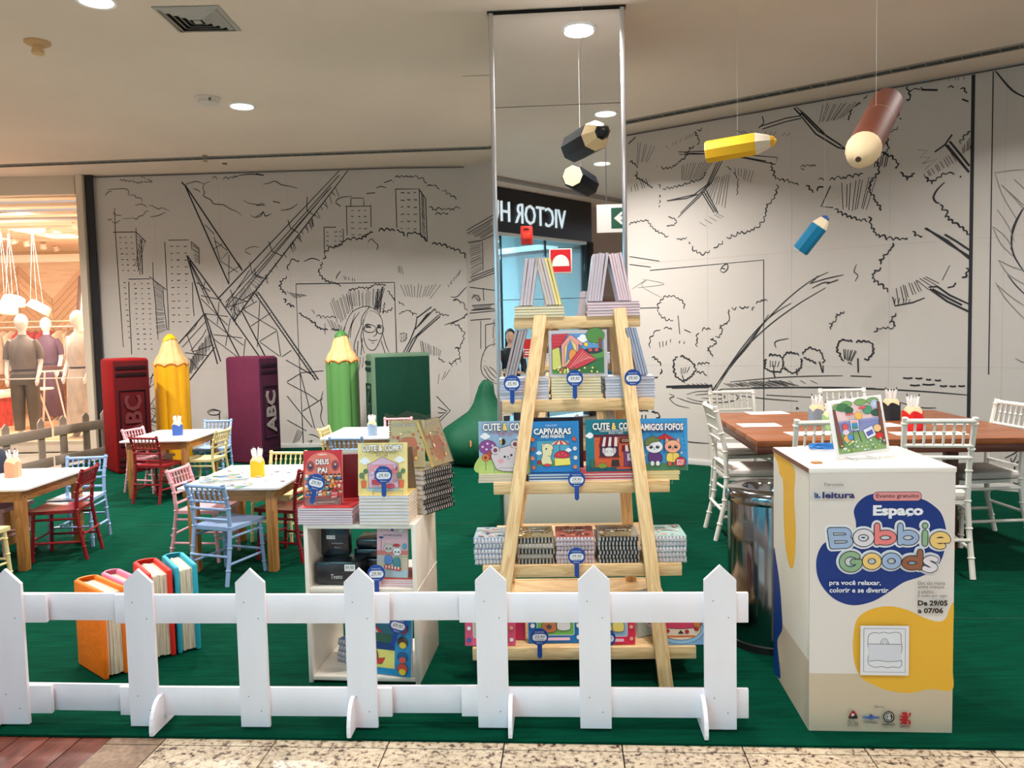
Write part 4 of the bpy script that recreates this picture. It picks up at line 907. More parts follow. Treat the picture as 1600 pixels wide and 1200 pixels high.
# clothes racks
def rack(label, x0, x1, y, z, cols, n):
    t = thing('clothes_rack', label, 'clothes rack', T(x0, y, .11))
    L = x1-x0
    MB().tube([(0, 0, z), (L, 0, z)], .014, 8).build('rail', mat('rack_white', (238, 228, 218), .4), t)
    for x in (.02, L-.02):
        MB().tube([(x, 0, 0), (x, 0, z)], .013, 8).build('post', mat('rack_white', (238, 228, 218), .4), t)
    MB().box((L/2, .22, z+.1), (L, .3, .03), .003).build('shelf', M_sw, t)
    for i in range(n):
        x = x0+.07+(L-.14)*i/(n-1); c = cols[int(i/n*len(cols))]; ln = random.uniform(.75, 1.1)
        g = thing('hanging_garment', 'garment hanging on the boutique clothes rail', 'clothes', T(x, y, .11+z) @ RZ(random.uniform(-.25, .25)), 'garments hanging on the boutique rails')
        MB().tube([(0, 0, .02), (0, .01, -.03), (0, .2, -.1), (0, -.2, -.1), (0, .01, -.03)], .005, 5).build('hanger', mat('hanger_wood', (190, 150, 112), .5), g)
        mb = MB(); w = .21
        mb.loft([(0, 0, -ln, .035, w*1.0), (0, .01, -ln*.5, .03, w*.92), (0, 0, -.16, .028, w), (0, 0, -.07, .012, .05)], 12)
        mb.build('garment', mat('garment_'+str(c), c, .8, noise=.2, nscale=6), g)
rack('white clothes rail of cream and beige garments behind the mannequins', -7.2, -5.62, 14.3, 1.55, [(206, 160, 110), (240, 214, 184), (226, 192, 150), (232, 208, 176)], 16)
rack('white clothes rail of patterned and rust garments at the far left', -9.6, -7.6, 14.4, 1.6, [(222, 196, 164), (196, 64, 52), (228, 198, 160)], 14)
# leaning panel
t = thing('leaning_board', 'tall pale board with a dark side edge leaning against the shop wall', 'panel', frame(Vector((D(100, 470, 13.6).x, 13.6, .13)), Vector((1, 0, -.0)), Vector((.0, .22, 1))))
MB().box((.45, 1.25, 0), (.8, 2.5, .05), .004).build('panel', mat('board_pale', (240, 208, 186), .6), t); MB().box((.03, 1.25, .0), (.06, 2.5, .08), .004).build('edge', mat('board_brown', (88, 54, 38), .5), t)
# tables in the shop
def round_table_(px, py, y, r, h, label):
    p = D(px, py, y); t = thing('round_table', label, 'table', T(p.x, y, .11))
    MB().lathe([(r, h-.02), (r, h), (.001, h)], 26).build('tabletop', mat('table_cream', (240, 226, 206), .4), t)
    for k in range(3):
        a = k*2*PI/3+.5; MB().tube([(r*.35*math.cos(a), r*.35*math.sin(a), h-.02), (r*.85*math.cos(a), r*.85*math.sin(a), 0)], .013, 8).build('leg', mat('rack_white', (238, 228, 218), .4), t)
round_table_(46, 610, 12.3, .33, .62, 'low round cream side table with splayed legs in the boutique')
round_table_(76, 597, 12.8, .26, .88, 'taller round cream side table behind the other one in the boutique')
p = D(78, 592, 12.75)
MB().lathe([(.16, 0), (.18, .05), (.17, .055), (.001, .03)], 16).build('serving_bowl', mat('dark_bowl', (84, 40, 30), .4), None, T(p.x, 12.8, .992)); 
tag(bpy.data.objects['serving_bowl'], 'dark brown bowl on the taller shop side table', 'bowl')
t = thing('display_bench', 'white display bench with folded red patterned clothes at the far left', 'bench', T(-8.65, 12.6, .11))
MB().box((0, 0, .52), (1.3, .6, .12), .02).build('top', mat('bench_white', (240, 228, 214), .5), t); MB().box((0, 0, .23), (1.2, .5, .46), .01).build('base', mat('bench_red', (196, 60, 48), .6, noise=.5, nscale=14), t)
# pendants
def pendant(px, py, y, tilt, label):
    p = D(px, py, y)
    t = thing('pendant_lamp', label, 'pendant lamp', T(p.x, y, p.z), 'white drum pendants in the boutique')
    M = RY(tilt) @ RX(-.25)
    MB().lathe([(.10, .13), (.145, .11), (.165, 0), (.155, 0), (.14, .10), (.001, .12)], 24).build('lamp_shade', mat('pendant_white', (246, 240, 236), .5), t, M)
    MB().lathe([(.15, .02), (.001, .021)], 24, cap=False).build('diffuser', mat('pendant_glow', (255, 255, 255), .5, emit=(255, 246, 232), estr=1.3), t, M)
    for a in (0, 2.1, 4.2): MB().tube([(.09*math.cos(a), .09*math.sin(a), .12), (0, 0, 3.14-p.z)], .0022, 5).build('cord', mat('cord_white', (246, 236, 226), .5), t)
pendant(8, 488, 11.6, .05, 'white drum pendant cut by the left edge of the photo, lowest of the three')
pendant(20, 476, 12.0, .1, 'white drum pendant hanging above the grey shirted mannequin')
pendant(58, 486, 11.7, .5, 'white drum pendant tilted to the right, between the two window mannequins')
for k, (px, py, y) in enumerate([(12, 352, 12.2), (23, 363, 12.4), (77, 365, 12.2), (24, 380, 13.2), (43, 384, 13.4), (68, 388, 13.8), (90, 392, 14.4), (120, 356, 11.6)]):
    p = D(px, py, y)
    t = thing('track_spotlight', 'small white spotlight on the boutique ceiling', 'spotlight', T(p.x, y, p.z), 'white spotlights on the boutique ceiling')
    MB().lathe([(.05, .09), (.055, 0), (.045, .0), (.04, .03)], 12).build('head', mat('spot_white', (240, 224, 208), .4), t, RX(.4) @ RY(.2*((k % 3)-1)))
    MB().tube([(0, 0, .08), (0, 0, max(.1, 3.14-p.z))], .008, 6).build('stem', mat('spot_white', (240, 224, 208), .4), t)

# low grey-beige picket fence along the shop front
M_fb = mat('fence_putty', (160, 144, 130), .5, noise=.06, nscale=12)
def picket_fence(name, label, a, b, h, pos, m, r1, r2, pw, feet=(), stub0=0, stub1=0, th=.016, rh=.108, lean=None, back=False):
    a = Vector(a); b = Vector(b); L = (b-a).length; fm = frame(a, b-a, Vector((0, 0, 1)))   # x along, y up, z to the viewer side
    t = thing(name, label, 'fence', fm)
    for y in (r1, r2): MB().box(((L+stub1-stub0)/2, y, th*1.3 if back else -th*.6), (L+stub0+stub1, rh, th), .002).build('rail', m, t)
    for i, x in enumerate(pos):
        w = pw/2; ln = (lean[i] if lean else 0)
        mb = MB().prism([(-w, .004), (w, .004), (w, h-w*.95), (0, h), (-w, h-w*.95)], th*.9)
        o = mb.build('picket', m, t, T(x, 0, th*-.1) @ RZ(ln), smooth=False)
        if back: continue
        for yy, dx in ((r1+rh*.28, -w*.45), (r1-rh*.28, w*.5), (r2+rh*.25, -w*.4), (r2-rh*.25, w*.45)):
            MB().lathe([(.0022, 0), (.0022, .0012), (.0005, .0016)], 8).build('screw', mat('screw_dark', (120, 112, 108), .5), o, T(dx, yy, th*.9))
    for x, dr in feet:
        q = [(-.11, .002), (.085, .002), (.088, .018)]+[(.012+.076*math.cos(k*PI/14), .018+.105*math.sin(k*PI/14)) for k in range(1, 8)]+[(0, .125), (-.012, .125), (-.06, .07), (-.11, .02)]
        mb = MB(); n = len(q)
        mb.add([(0, y, z) for z, y in q]+[(.014, y, z) for z, y in q], [list(range(n)), [n+i for i in range(n)][::-1]]+[[i, n+i, n+(i+1) % n, (i+1) % n] for i in range(n)])
        mb.build('foot', m, t, T(x, 0, 0), smooth=False)
    return t
picket_fence('picket_fence', 'putty coloured picket fence panel in front of the boutique, nearer the left edge', Vector((-5.33, 7.30, .012)), Vector((-5.135, 8.82, .012)), .60, [.38, .88, 1.39], M_fb, .435, .105, .095, stub0=.1, back=True)
picket_fence('picket_fence', 'putty coloured picket fence panel in front of the boutique, beside the red giant book', Vector((-5.125, 8.93, .012)), Vector((-4.90, 9.72, .012)), .60, [.09, .42, .70], M_fb, .435, .105, .095, stub0=.05, back=True)

# ================================================================== WHITE PICKET FENCE IN FRONT
M_fw = mat('fence_white', (242, 236, 243), .45, noise=.045, nscale=7, stretch=(1, .3, 1))
F = lambda x0, y0: Vector((x0, y0, .012))
picket_fence('picket_fence', 'white picket fence panel at the left edge, mostly cut off by the photo', F(-3.2, 2.99), F(-1.79, 2.93), .597, [.35, .86, 1.30], M_fw, .442, .092, .118, feet=[(1.235, 1)], stub1=.03, stub0=.0)
picket_fence('picket_fence', 'white picket fence panel in front of the colourful toy books and shelf cube', F(-1.44, 2.9), F(-.52, 2.845), .597, [.05, .47, .872], M_fw, .442, .092, .108, feet=[(.105, 1), (.83, 1)], stub0=.05, stub1=.055)
picket_fence('picket_fence', 'white picket fence panel in front of the wooden ladder shelf, right end of the fence', F(-.15, 2.83), F(.76, 2.775), .600, [.058, .427, .870], M_fw, .442, .092, .112, feet=[(.115, 1), (.80, 1)], stub0=.06, stub1=.06)
for nm, a, b in (('between the left edge panel and the toy books', F(-1.86, 2.95), F(-1.42, 2.915)), ('between the shelf cube and the ladder shelf', F(-.5, 2.86), F(-.18, 2.845))):
    L = (b-a).length
    t = thing('fence_splice', 'white rails bridging the fence '+nm, 'fence', frame(a, b-a, Vector((0, 0, 1))))
    for y in (.442, .092): MB().box((L/2, y-.002, -.02), (L+.1, .104, .012), .002).build('rail', M_fw, t)
# ================================================================== CHAIRS
_cm = {}
def chair(name, label, M, color, cname, kid=True, group=None, cushion=False):
    key = (cname, kid)
    root = thing(name, label, 'chair', M, group)
    if key not in _cm:
        m = mat('chair_'+cname, color, .32, coat=.25, noise=.04, nscale=6)
        w, dp, h, sh, r = (.27, .28, .60, .335, .0115) if kid else (.362, .40, .91, .43, .015)
        parts = []
        def ringed(pts, rr, rings):
            P_ = []; R_ = []
            for i in range(len(pts)-1):
                a, b = Vector(pts[i]), Vector(pts[i+1])
                for k in range(6):
                    P_.append(a.lerp(b, k/6)); R_.append(rr)
            P_.append(Vector(pts[-1])); R_.append(rr)
            mb = MB().tube(P_, R_, 8)
            for t in rings:
                f = t*(len(pts)-1); i = min(int(f), len(pts)-2); c = Vector(pts[i]).lerp(Vector(pts[i+1]), f-i); d = (Vector(pts[i+1])-Vector(pts[i])).normalized()*rr*.45
                mb.tube([c-d, c-d*.4, c+d*.4, c+d], [rr*.9, rr*1.32, rr*1.32, rr*.9], 8)
            return mb
        for s in (-1, 1):
            yb = -dp/2
            parts.append(('leg', ringed([(s*(w/2+.0), yb-.075*h, 0), (s*w*.49, yb-.01, sh*.55), (s*w*.475, yb+.008, sh), (s*w*.48, yb-.002, sh+.13*h/.6), (s*w*.50, yb-.045*h/.6, h)], r*1.08, (.12, .3, .5, .72, .84, .97))))
            parts.append(('leg', ringed([(s*(w/2+.012), dp/2+.01, 0), (s*w*.5, dp/2-.01, sh-.02)], r*1.05, (.2, .55, .85))))
        # seat: dished trapezoid
        mb = MB(); n = 7; vs = []
        for iy in range(n):
            for ix in range(n):
                u, v = ix/(n-1)*2-1, iy/(n-1)
                ww = (w/2+.012)*(.93+.10*v); z = sh+.0-.010*(1-u*u)*(1-(2*v-1)**2)+(.003 if v > .9 else 0)
                vs.append((u*ww*(1-.02*(abs(2*v-1) > .9)), -dp/2+.005+v*(dp+.02), z))
        mb.add(vs, [[iy*n+ix, iy*n+ix+1, (iy+1)*n+ix+1, (iy+1)*n+ix] for iy in range(n-1) for ix in range(n-1)])
        vb = [(x, y, sh-.022) for x, y, z in vs]
        mb.add(vb, [[iy*n+ix, (iy+1)*n+ix, (iy+1)*n+ix+1, iy*n+ix+1] for iy in range(n-1) for ix in range(n-1)])
        N = n*n
        ring = [ix for ix in range(n)]+[iy*n+n-1 for iy in range(1, n)]+[(n-1)*n+ix for ix in range(n-2, -1, -1)]+[iy*n for iy in range(n-2, 0, -1)]
        mb.f += [[ring[i], ring[i]+N, ring[(i+1) % len(ring)]+N, ring[(i+1) % len(ring)]] for i in range(len(ring))]; mb.m += [0]*len(ring); mb.c += [None]*len(ring)
        parts.append(('seat', mb))
        def yback(z):
            k = (z-sh)/(h-sh); return -dp/2+.008-.055*h/.6*max(0, k)**1.4
        zs = [h-.02, h-.02-.20*h*.78, h-.02-.20*h*.78-.075*h, sh+.16*(h-sh)]
        for i, z in enumerate(zs):
            y = yback(z); parts.append(('top_rail' if i == 0 else 'back_rail', ringed([(-w*.49, y, z), (w*.49, y, z)], r*(.95 if i == 0 else .72), (.03, .97))))
        for k in range(6):
            x = -w*.49+w*.98*(k+1)/7; y0, y1 = yback(zs[0]), yback(zs[1])
            mb = MB().tube([(x, y0, zs[0]), (x, y1, zs[1])], r*.5, 6)
            c = Vector((x, y0, zs[0])).lerp(Vector((x, y1, zs[1])), .45); mb.lathe([(r*.4, -.008), (r*.85, -.003), (r*.85, .003), (r*.4, .008)], 6, T(*c)); parts.append(('spindle', mb))
        zz = sh*.42
        parts.append(('stretcher', ringed([(-w*.49, -dp/2-.03, zz+.03), (w*.49, -dp/2-.03, zz+.03)], r*.7, ())))
        parts.append(('stretcher', ringed([(-w*.5, dp/2-.0, zz), (w*.5, dp/2-.0, zz)], r*.7, ())))
        for s in (-1, 1):
            parts.append(('stretcher', ringed([(s*w*.495, -dp/2-.03, zz-.02), (s*w*.505, dp/2, zz-.02)], r*.7, ())))
            parts.append(('stretcher', ringed([(s*w*.485, -dp/2-.0, sh-.06), (s*w*.5, dp/2-.005, sh-.06)], r*.7, ())))
        obs = [mb.build(nm, m, root) for nm, mb in parts]
        _cm[key] = [(o.name.split('.')[0], o.data) for o in obs]
    else:
        for nm, me in _cm[key]:
            o = bpy.data.objects.new(nm, me); COL.objects.link(o); o.parent = root
    if cushion:
        c = MB().box((0, .0, .455), (.37, .39, .05), .022).build('cushion', mat('cushion_white', (226, 218, 212), .6, noise=.06, nscale=9, bump=.4), root)
    return root
RED = (134, 12, 28); BLUE = (150, 180, 222); PINK = (238, 176, 186); YEL = (240, 222, 160); WHT = (238, 236, 228)
def kid(color, cn, mx, my, rz, label):
    """mx,my: middle of the top rail; chair faces -sin rz, cos rz"""
    k = .18; c = Vector((mx-math.sin(rz)*k, my+math.cos(rz)*k, .008))
    return chair('kids_chair', label, T(*c) @ RZ(rz), color, cn)
kid(BLUE, 'light_blue', -1.80, 4.60, -.35, 'light blue small ball-backed chair, nearest chair of the table with the yellow pencil cup')
kid(PINK, 'pink', -2.22, 5.24, -1.68, 'pink small chair at the left side of the table with the yellow pencil cup')
kid(YEL, 'pale_yellow', -1.66, 5.86, PI-.15, 'pale yellow small chair behind the table with the yellow pencil cup')
kid(RED, 'dark_red', -1.31, 5.13, 1.22, 'dark red small chair between the yellow cup table and the shelf cube')
kid(RED, 'dark_red', -2.85, 5.33, 1.70, 'dark red small chair at the right end of the front left table')
kid(BLUE, 'light_blue', -3.14, 5.84, PI+.1, 'light blue small chair behind the front left table with the peach pencil cup')
kid(PINK, 'pink', -3.72, 5.42, PI+1.5, 'pink small chair left of the front left table, cut by the photo edge')
kid(YEL, 'pale_yellow', -3.24, 4.44, -.15, 'pale yellow small chair in front of the front left table, cut by the photo edge')
kid(PINK, 'pink', -3.64, 7.62, -1.85, 'pink small chair beside the dark red giant book')
kid(RED, 'dark_red', -3.22, 6.92, -.25, 'dark red small chair in front of the table with the navy pencil cup')
kid(YEL, 'pale_yellow', -2.68, 7.35, 1.45, 'pale yellow small chair at the right side of the navy cup table')
kid(BLUE, 'light_blue', -3.05, 8.24, PI+.02, 'light blue small chair behind the navy cup table, before the purple giant book')
kid(YEL, 'pale_yellow', -1.75, 7.35, -1.70, 'pale yellow small chair left of the table under the green giant pencil')
kid(BLUE, 'light_blue', -1.39, 6.60, -.03, 'light blue small chair before the table with the grey pencil cup')
kid(PINK, 'pink', -1.16, 8.06, PI, 'pink small chair behind the table with the grey pencil cup')

# ================================================================== SMALL TABLES
M_pine = wood('table_pine', (146, 92, 42), (192, 134, 72), 4.5, .45, .1, rings=6)
M_top = mat('table_top_white', (240, 238, 238), .3, noise=.02, nscale=5, coat=.2)
def kid_table(cx, cy, rz, label, w=.64, d=.84, h=.53, doodle=1):
    t = thing('kids_table', label, 'table', T(cx, cy, .008) @ RZ(rz))
    r = .03; q = []
    for sx, sy, a in ((1, -1, -PI/2), (1, 1, 0), (-1, 1, PI/2), (-1, -1, PI)):
        for i in range(5): q.append((sx*(w/2-r)+r*math.cos(a+i*PI/8), sy*(d/2-r)+r*math.sin(a+i*PI/8)))
    MB().prism(q, .012, T(0, 0, h-.012)).build('tabletop', M_top, t, smooth=False)
    lx, ly = w/2-.075, d/2-.075
    for sx in (-1, 1):
        for sy in (-1, 1):
            MB().box(((h-.012)/2, 0, 0), (h-.012, .055, .055), .003).build('leg', M_pine, t, along((sx*lx, sy*ly, 0), (sx*lx, sy*ly, 1)))
            for dx, dy in ((0, -.03), (.03, 0)):
                MB().lathe([(.006, 0), (.006, .002)], 8).build('bolt', mat('bolt_brass', (190, 150, 80), .3, .8), t, T(sx*lx+dx*(1 if dx else 0), sy*ly+dy, h-.06) @ (RX(PI/2) if dy else RY(PI/2)))
    for s in (-1, 1):
        board('apron', (-lx, s*(ly+.012), h-.055), (lx, s*(ly+.012), h-.055), .02, .07, M_pine, t)
        board('apron', (s*(lx+.012), -ly, h-.055), (s*(lx+.012), ly, h-.055), .02, .07, M_pine, t)
    if doodle:
        a = Art(w, d, 100, 130); a.z = .0003
        for k in range(90):
            x, y = random.uniform(6, 94), random.uniform(6, 124); g = random.choice([(176, 176, 186), (190, 186, 196), (206, 190, 196), (168, 172, 180)])
            if random.random() < .35: a.ell(x, y, random.uniform(2, 5), random.uniform(2, 5), (240, 238, 238), g, .35, 10)
            else:
                pts = [(x, y)]
                for j in range(4): pts.append((min(98, max(2, pts[-1][0]+random.uniform(-6, 6))), min(128, max(2, pts[-1][1]+random.uniform(-6, 6)))))
                a.line(pts, .35, g, True)
        tag(a.build('doodle_print', t, T(-w/2, -d/2, h)), kind='stuff')
    return t
kid_table(-3.36, 5.31, 0.02, 'small white-topped pine table at the left edge with a peach pencil cup', d=.82)
kid_table(-1.715, 5.22, -.06, 'small white-topped pine table with the yellow pencil cup and picture book', d=.86)
kid_table(-3.22, 7.55, .0, 'small white-topped pine table with the navy pencil cup, in front of the giant books', d=.86)
kid_table(-1.37, 7.42, -.05, 'small white-topped pine table with the grey pencil cup behind the stacked books', d=.86, doodle=0)

# pencil cups
def pencil_cup(x, y, z, col, label, gname, s=1.0, n=6):
    t = thing('pencil_cup', label, 'pencil cup', T(x, y, z) @ RZ(.2) @ Matrix.Scale(s, 4))
    W_, H_ = .075, .10
    mc = mat('cup_'+gname, col, .45); cream = mat('cup_wood', (246, 214, 170), .5)
    q = [(-.5, -.35), (-.3, -.5), (.3, -.5), (.5, -.35), (.5, .35), (.3, .5), (-.3, .5), (-.5, .35)]
    # sleeve with scalloped top edge
    mb = MB(); vs = []; m_ = 48
    def per(k, sc):
        f = (k/m_*8) % 8; i = int(f); a, b = q[i], q[(i+1) % 8]; t_ = f-i
        return ((a[0]+(b[0]-a[0])*t_)*W_*sc, (a[1]+(b[1]-a[1])*t_)*W_*sc)
    for lvl in range(3):
        for k in range(m_):
            x_, y_ = per(k, 1.0 if lvl < 2 else .94); zt = H_*.80+.018*abs(math.sin(k/m_*8*PI/1.0*.5*1.0*1.0))-.004
            vs.append((x_, y_, 0 if lvl == 0 else zt))
    mb.add(vs, [[l*m_+k, l*m_+(k+1) % m_, (l+1)*m_+(k+1) % m_, (l+1)*m_+k] for l in range(2) for k in range(m_)]+[list(range(m_))[::-1]])
    mb.build('sleeve', mc, t)
    mb = MB(); vs = []
    for z_, sc in ((H_*.6, .93), (H_*.88, .93), (H_*1.12, .66), (H_*1.12, .58), (H_*.7, .58)):
        for k in range(m_):
            x_, y_ = per(k, sc); vs.append((x_, y_, z_))
    mb.add(vs, [[l*m_+k, l*m_+(k+1) % m_, (l+1)*m_+(k+1) % m_, (l+1)*m_+k] for l in range(4) for k in range(m_)]+[[4*m_+k for k in range(m_)]])
    mb.build('collar', cream, t)
    for k in range(n):
        a = 2*PI*k/n+.3; dx, dy = math.cos(a), math.sin(a)
        c = thing('crayon', 'white wrapped crayon standing in the %s pencil cup' % gname, 'crayon', T(x, y, z) @ RZ(.2) @ Matrix.Scale(s, 4), 'crayons in the %s pencil cup' % gname)
        p0 = Vector((dx*.012, dy*.012, H_*.72)); p1 = Vector((dx*.028, dy*.02, H_*1.45+.008*(k % 3)))
        MB().tube([p0, p1], .0058, 8).build('wrapper', mat('crayon_white', (244, 242, 240), .5), c)
        MB().tube([p1, p1+(p1-p0).normalized()*.012], [.0045, .002], 6).build('tip', mat('tip_%d' % (k % 3), [(236, 232, 228), (228, 226, 224), (70, 64, 64)][k % 3], .6), c)
    return t
def cup_at(px, py, h, col, label, g, s=1.0):
    p = G(px, py, h); return pencil_cup(p.x, p.y, h, col, label, g, s)
cup_at(21, 745, .538, (240, 158, 118), 'peach pencil cup on the front left table', 'peach', 1.15)
cup_at(403, 744, .538, (246, 190, 20), 'bright yellow pencil cup with scalloped rim on the middle table', 'yellow', 1.15)
cup_at(278, 680, .538, (44, 84, 158), 'navy blue pencil cup on the table before the giant books', 'navy', 1.15)
cup_at(582, 680, .538, (140, 166, 192), 'grey blue pencil cup on the table behind the stacked books', 'grey blue', 1.15)

def flat_sheet(name, label, cat, cx, cy, z, w, d, rz, draw=None, group=None, th=.0012, m=None):
    t = thing(name, label, cat, T(cx, cy, z) @ RZ(rz), group)
    MB().box((0, 0, th/2), (w, d, th)).build('sheet', m or mat('paper_white', (244, 242, 240), .6), t, smooth=False)
    if draw:
        a = Art(w*.96, d*.96, 100, 70); draw(a); a.build('print', t, T(-w*.48, -d*.48, th))
    return t
def d_lines(a):
    for k in range(14):
        x, y = random.uniform(15, 85), random.uniform(12, 58); a.line([(x+random.uniform(-12, 12), y+random.uniform(-8, 8)) for _ in range(4)], .5, (150, 150, 156), True)
def d_color(a):
    a.bg((170, 196, 196))
    for k in range(26):
        a.ell(random.uniform(6, 94), random.uniform(6, 64), random.uniform(4, 13), random.uniform(3, 9), random.choice([(80, 130, 170), (222, 196, 110), (110, 150, 90), (200, 120, 100), (60, 90, 140), (226, 224, 210)]), (90, 100, 110), .5, 10)
p = G(350, 749, .54)
t = thing('picture_book', 'open picture book lying on the table with the yellow pencil cup', 'book', T(p.x, p.y, .538) @ RZ(.35))
MB().box((0, 0, .006), (.29, .20, .012), .002).build('pages', mat('page_edge', (236, 230, 220), .6), t)
MB().box((0, 0, .0135), (.30, .21, .003), .001).build('cover', mat('book_cover_teal', (110, 150, 170), .4), t)
a = Art(.29, .2, 100, 70); d_color(a); a.build('print', t, T(-.145, -.1, .015))
p = G(362, 759, .54); flat_sheet('coloring_sheet', 'coloured drawing sheet beneath the picture book on the middle table', 'paper', p.x, p.y, .538, .26, .18, .1, d_color)
p = G(245, 678, .54); flat_sheet('crumpled_sheet', 'white sheet at the left end of the navy cup table', 'paper', p.x, p.y, .538, .16, .12, .5)

# ================================================================== BIG WOODEN TABLE WITH WHITE CHAIRS
TA = -.075
tb = thing('large_table', 'large brown varnished wooden table with a thick top on the right', 'table', T(2.38, 5.50, .008) @ RZ(TA))
M_tw = wood('table_walnut', (104, 52, 20), (150, 84, 36), 2.6, .42, .12, rings=5)
M_twd = wood('table_walnut_dark', (60, 28, 18), (96, 48, 30), 2.6, .4, .2, rings=5)
TW, TD = 1.72, 1.62
for i in range(5):
    y = -TD/2+TD/5*(i+.5); board('tabletop_plank', (-TW/2, y, .735), (TW/2, y, .735), TD/5-.002, .036, M_tw, tb)
board('edge_board', (-TW/2, -TD/2+.02, .694), (TW/2, -TD/2+.02, .694), .03, .045, M_twd, tb); board('edge_board', (-TW/2, TD/2-.02, .694), (TW/2, TD/2-.02, .694), .03, .045, M_twd, tb)
for s in (-1, 1): board('edge_board', (s*(TW/2-.02), -TD/2+.035, .694), (s*(TW/2-.02), TD/2-.035, .694), .03, .045, M_twd, tb)
for sx in (-1, 1):
    for sy in (-1, 1): MB().box((.335, 0, 0), (.67, .07, .07), .004).build('leg', M_twd, tb, along((sx*.42, sy*.45, 0), (sx*.42, sy*.45, 1)))
def adult(mx, my, rz, label, k=.24):
    c = Vector((mx-math.sin(rz)*k, my+math.cos(rz)*k, .008)); return chair('chiavari_chair', label, T(*c) @ RZ(rz), WHT, 'white', False, cushion=True)
adult(1.39, 5.50, -1.62, 'white spindle-back chair at the left end of the large wooden table')
adult(1.84, 6.66, PI+.03, 'white spindle-back chair behind the left corner of the large wooden table')
adult(2.74, 6.60, PI-.02, 'white spindle-back chair behind the middle of the large wooden table')
adult(1.775, 4.50, .02, 'white spindle-back chair right behind the info counter, partly hidden by the framed drawing')
adult(2.385, 4.47, -.2, 'white spindle-back chair with cushion in front of the large table, right of the framed drawing', k=.22)
adult(3.28, 5.24, 1.62, 'white spindle-back chair at the right end of the large wooden table')
TZ = .762
for px, py, col, lab, g, s in [(1276, 664, (142, 156, 174), 'slate grey pencil cup on the large table', 'slate grey', 1.25), (1297, 672, (150, 190, 130), 'light green pencil cup on the large table', 'light green', 1.1), (1321, 668, (236, 226, 200), 'cream pencil cup behind the framed drawing', 'cream', 1.2), (1392, 656, (26, 32, 40), 'black pencil cup on the large table', 'black', 1.35), (1426, 672, (220, 20, 24), 'bright red pencil cup on the large table', 'red', 1.35)]:
    cup_at(px, py, TZ, col, lab, g, s)
for i, (px, py, w, d, rz, lab) in enumerate([(1198, 645, .30, .20, 0, 'white sheet near the back left corner of the large table'), (1186, 664, .27, .20, -.05, 'white sheet with faint drawing on the left end of the large table'), (1268, 677, .30, .18, 0, 'white sheet behind the slats of the chair next to the counter'), (1382, 664, .2, .2, .1, 'white sheet right of the framed drawing, before the black cup'), (1450, 677, .42, .16, -.1, 'long white sheet in front of the red pencil cup'), (1480, 661, .22, .16, -.2, 'white sheet at the right end of the large table')]):
    p = G(px, py, TZ+.001); flat_sheet('drawing_sheet', lab, 'paper', p.x, p.y, TZ, w, d, rz, d_lines)

# ================================================================== GIANT BOOKS AND PENCILS
def foam_mat(name, col): return mat(name, col, .8, spec=.15, noise=.16, nscale=3.5, bump=.5, bscale=60, stretch=(1, 1, .4))
def giant_book(label, c0, c1, c2, h, col, dark, txt='ABC', lettercol=(120, 110, 104), spine_first=False, flip=False):
    """c0-c1 one face, c1-c2 the other; the spine is c1-c2 unless spine_first"""
    c0, c1, c2 = [Vector((*c, .008)) for c in (c0, c1, c2)]
    X = (c1-c0); wX = X.length; Y = (c2-c1); wY = Y.length
    ex = X.normalized(); ey = Vector((-ex.y, ex.x, 0))
    M = frame(c0, ex, ey)
    t = thing('giant_book', label, 'giant book', M)
    # local box: x 0..wX, y 0..wY (away from camera)
    m = foam_mat('foam_'+str(col), col); md = foam_mat('foam_'+str(dark), dark)
    # body with slightly swollen covers
    MB().box((wX/2, wY/2, h/2), (wX, wY, h), .03).build('cover', m, t)
    return t, wX, wY
def spine_decor(t, o, xd, w, h, dark, txt, lc, line):
    """o: bottom-left corner of the spine face in thing space, xd: direction along it"""
    M = frame(Vector(o), Vector(xd), Vector((0, 0, 1)))
    md = foam_mat('foam_'+str(dark), dark)
    for z0, z1 in ((h*.90, h*.935), (h*.84, h*.875), (h*.10, h*.13), (h*.05, h*.08)):
        MB().box((w/2, (z0+z1)/2, .004), (w*.82, z1-z0, .012), .004).build('spine_band', md, t, M)
    # raised label frame
    x0, x1, z0, z1 = w*.16, w*.84, h*.24, h*.72; mb = MB()
    for a, b in (((x0, z0), (x1, z0)), ((x1, z0), (x1, z1)), ((x1, z1), (x0, z1)), ((x0, z1), (x0, z0))):
        mb.tube([(a[0], a[1], .006), (b[0], b[1], .006)], .008, 6)
    mb.build('label_frame', md, t, M)
    vs, fs, tw, th = text_geo(txt, .03)
    k = (z1-z0)*.82/tw; kt = (x1-x0)*.68/th; n = len(vs); mb = MB()
    R = RZ(PI/2)
    pts = [(x*k, y*kt, .0) for x, y in vs]+[(x*k, y*kt, .012) for x, y in vs]
    mb.add(pts, fs+[[i+n for i in f] for f in fs], T((x0+x1)/2, (z0+z1)/2, .003) @ R)
    # sides of the letters
    ed = {}
    for f in fs:
        for i in range(len(f)):
            a, b = f[i], f[(i+1) % len(f)]
            ed[(a, b)] = ed.get((a, b), 0)+1
    mb2 = [[a, b, b+n, a+n] for (a, b) in ed if (b, a) not in ed]
    mb.f += mb2; mb.m += [0]*len(mb2); mb.c += [None]*len(mb2)
    mb.build('lettering', mat('foam_letters_'+str(lc), lc, .7), t, M, smooth=False)
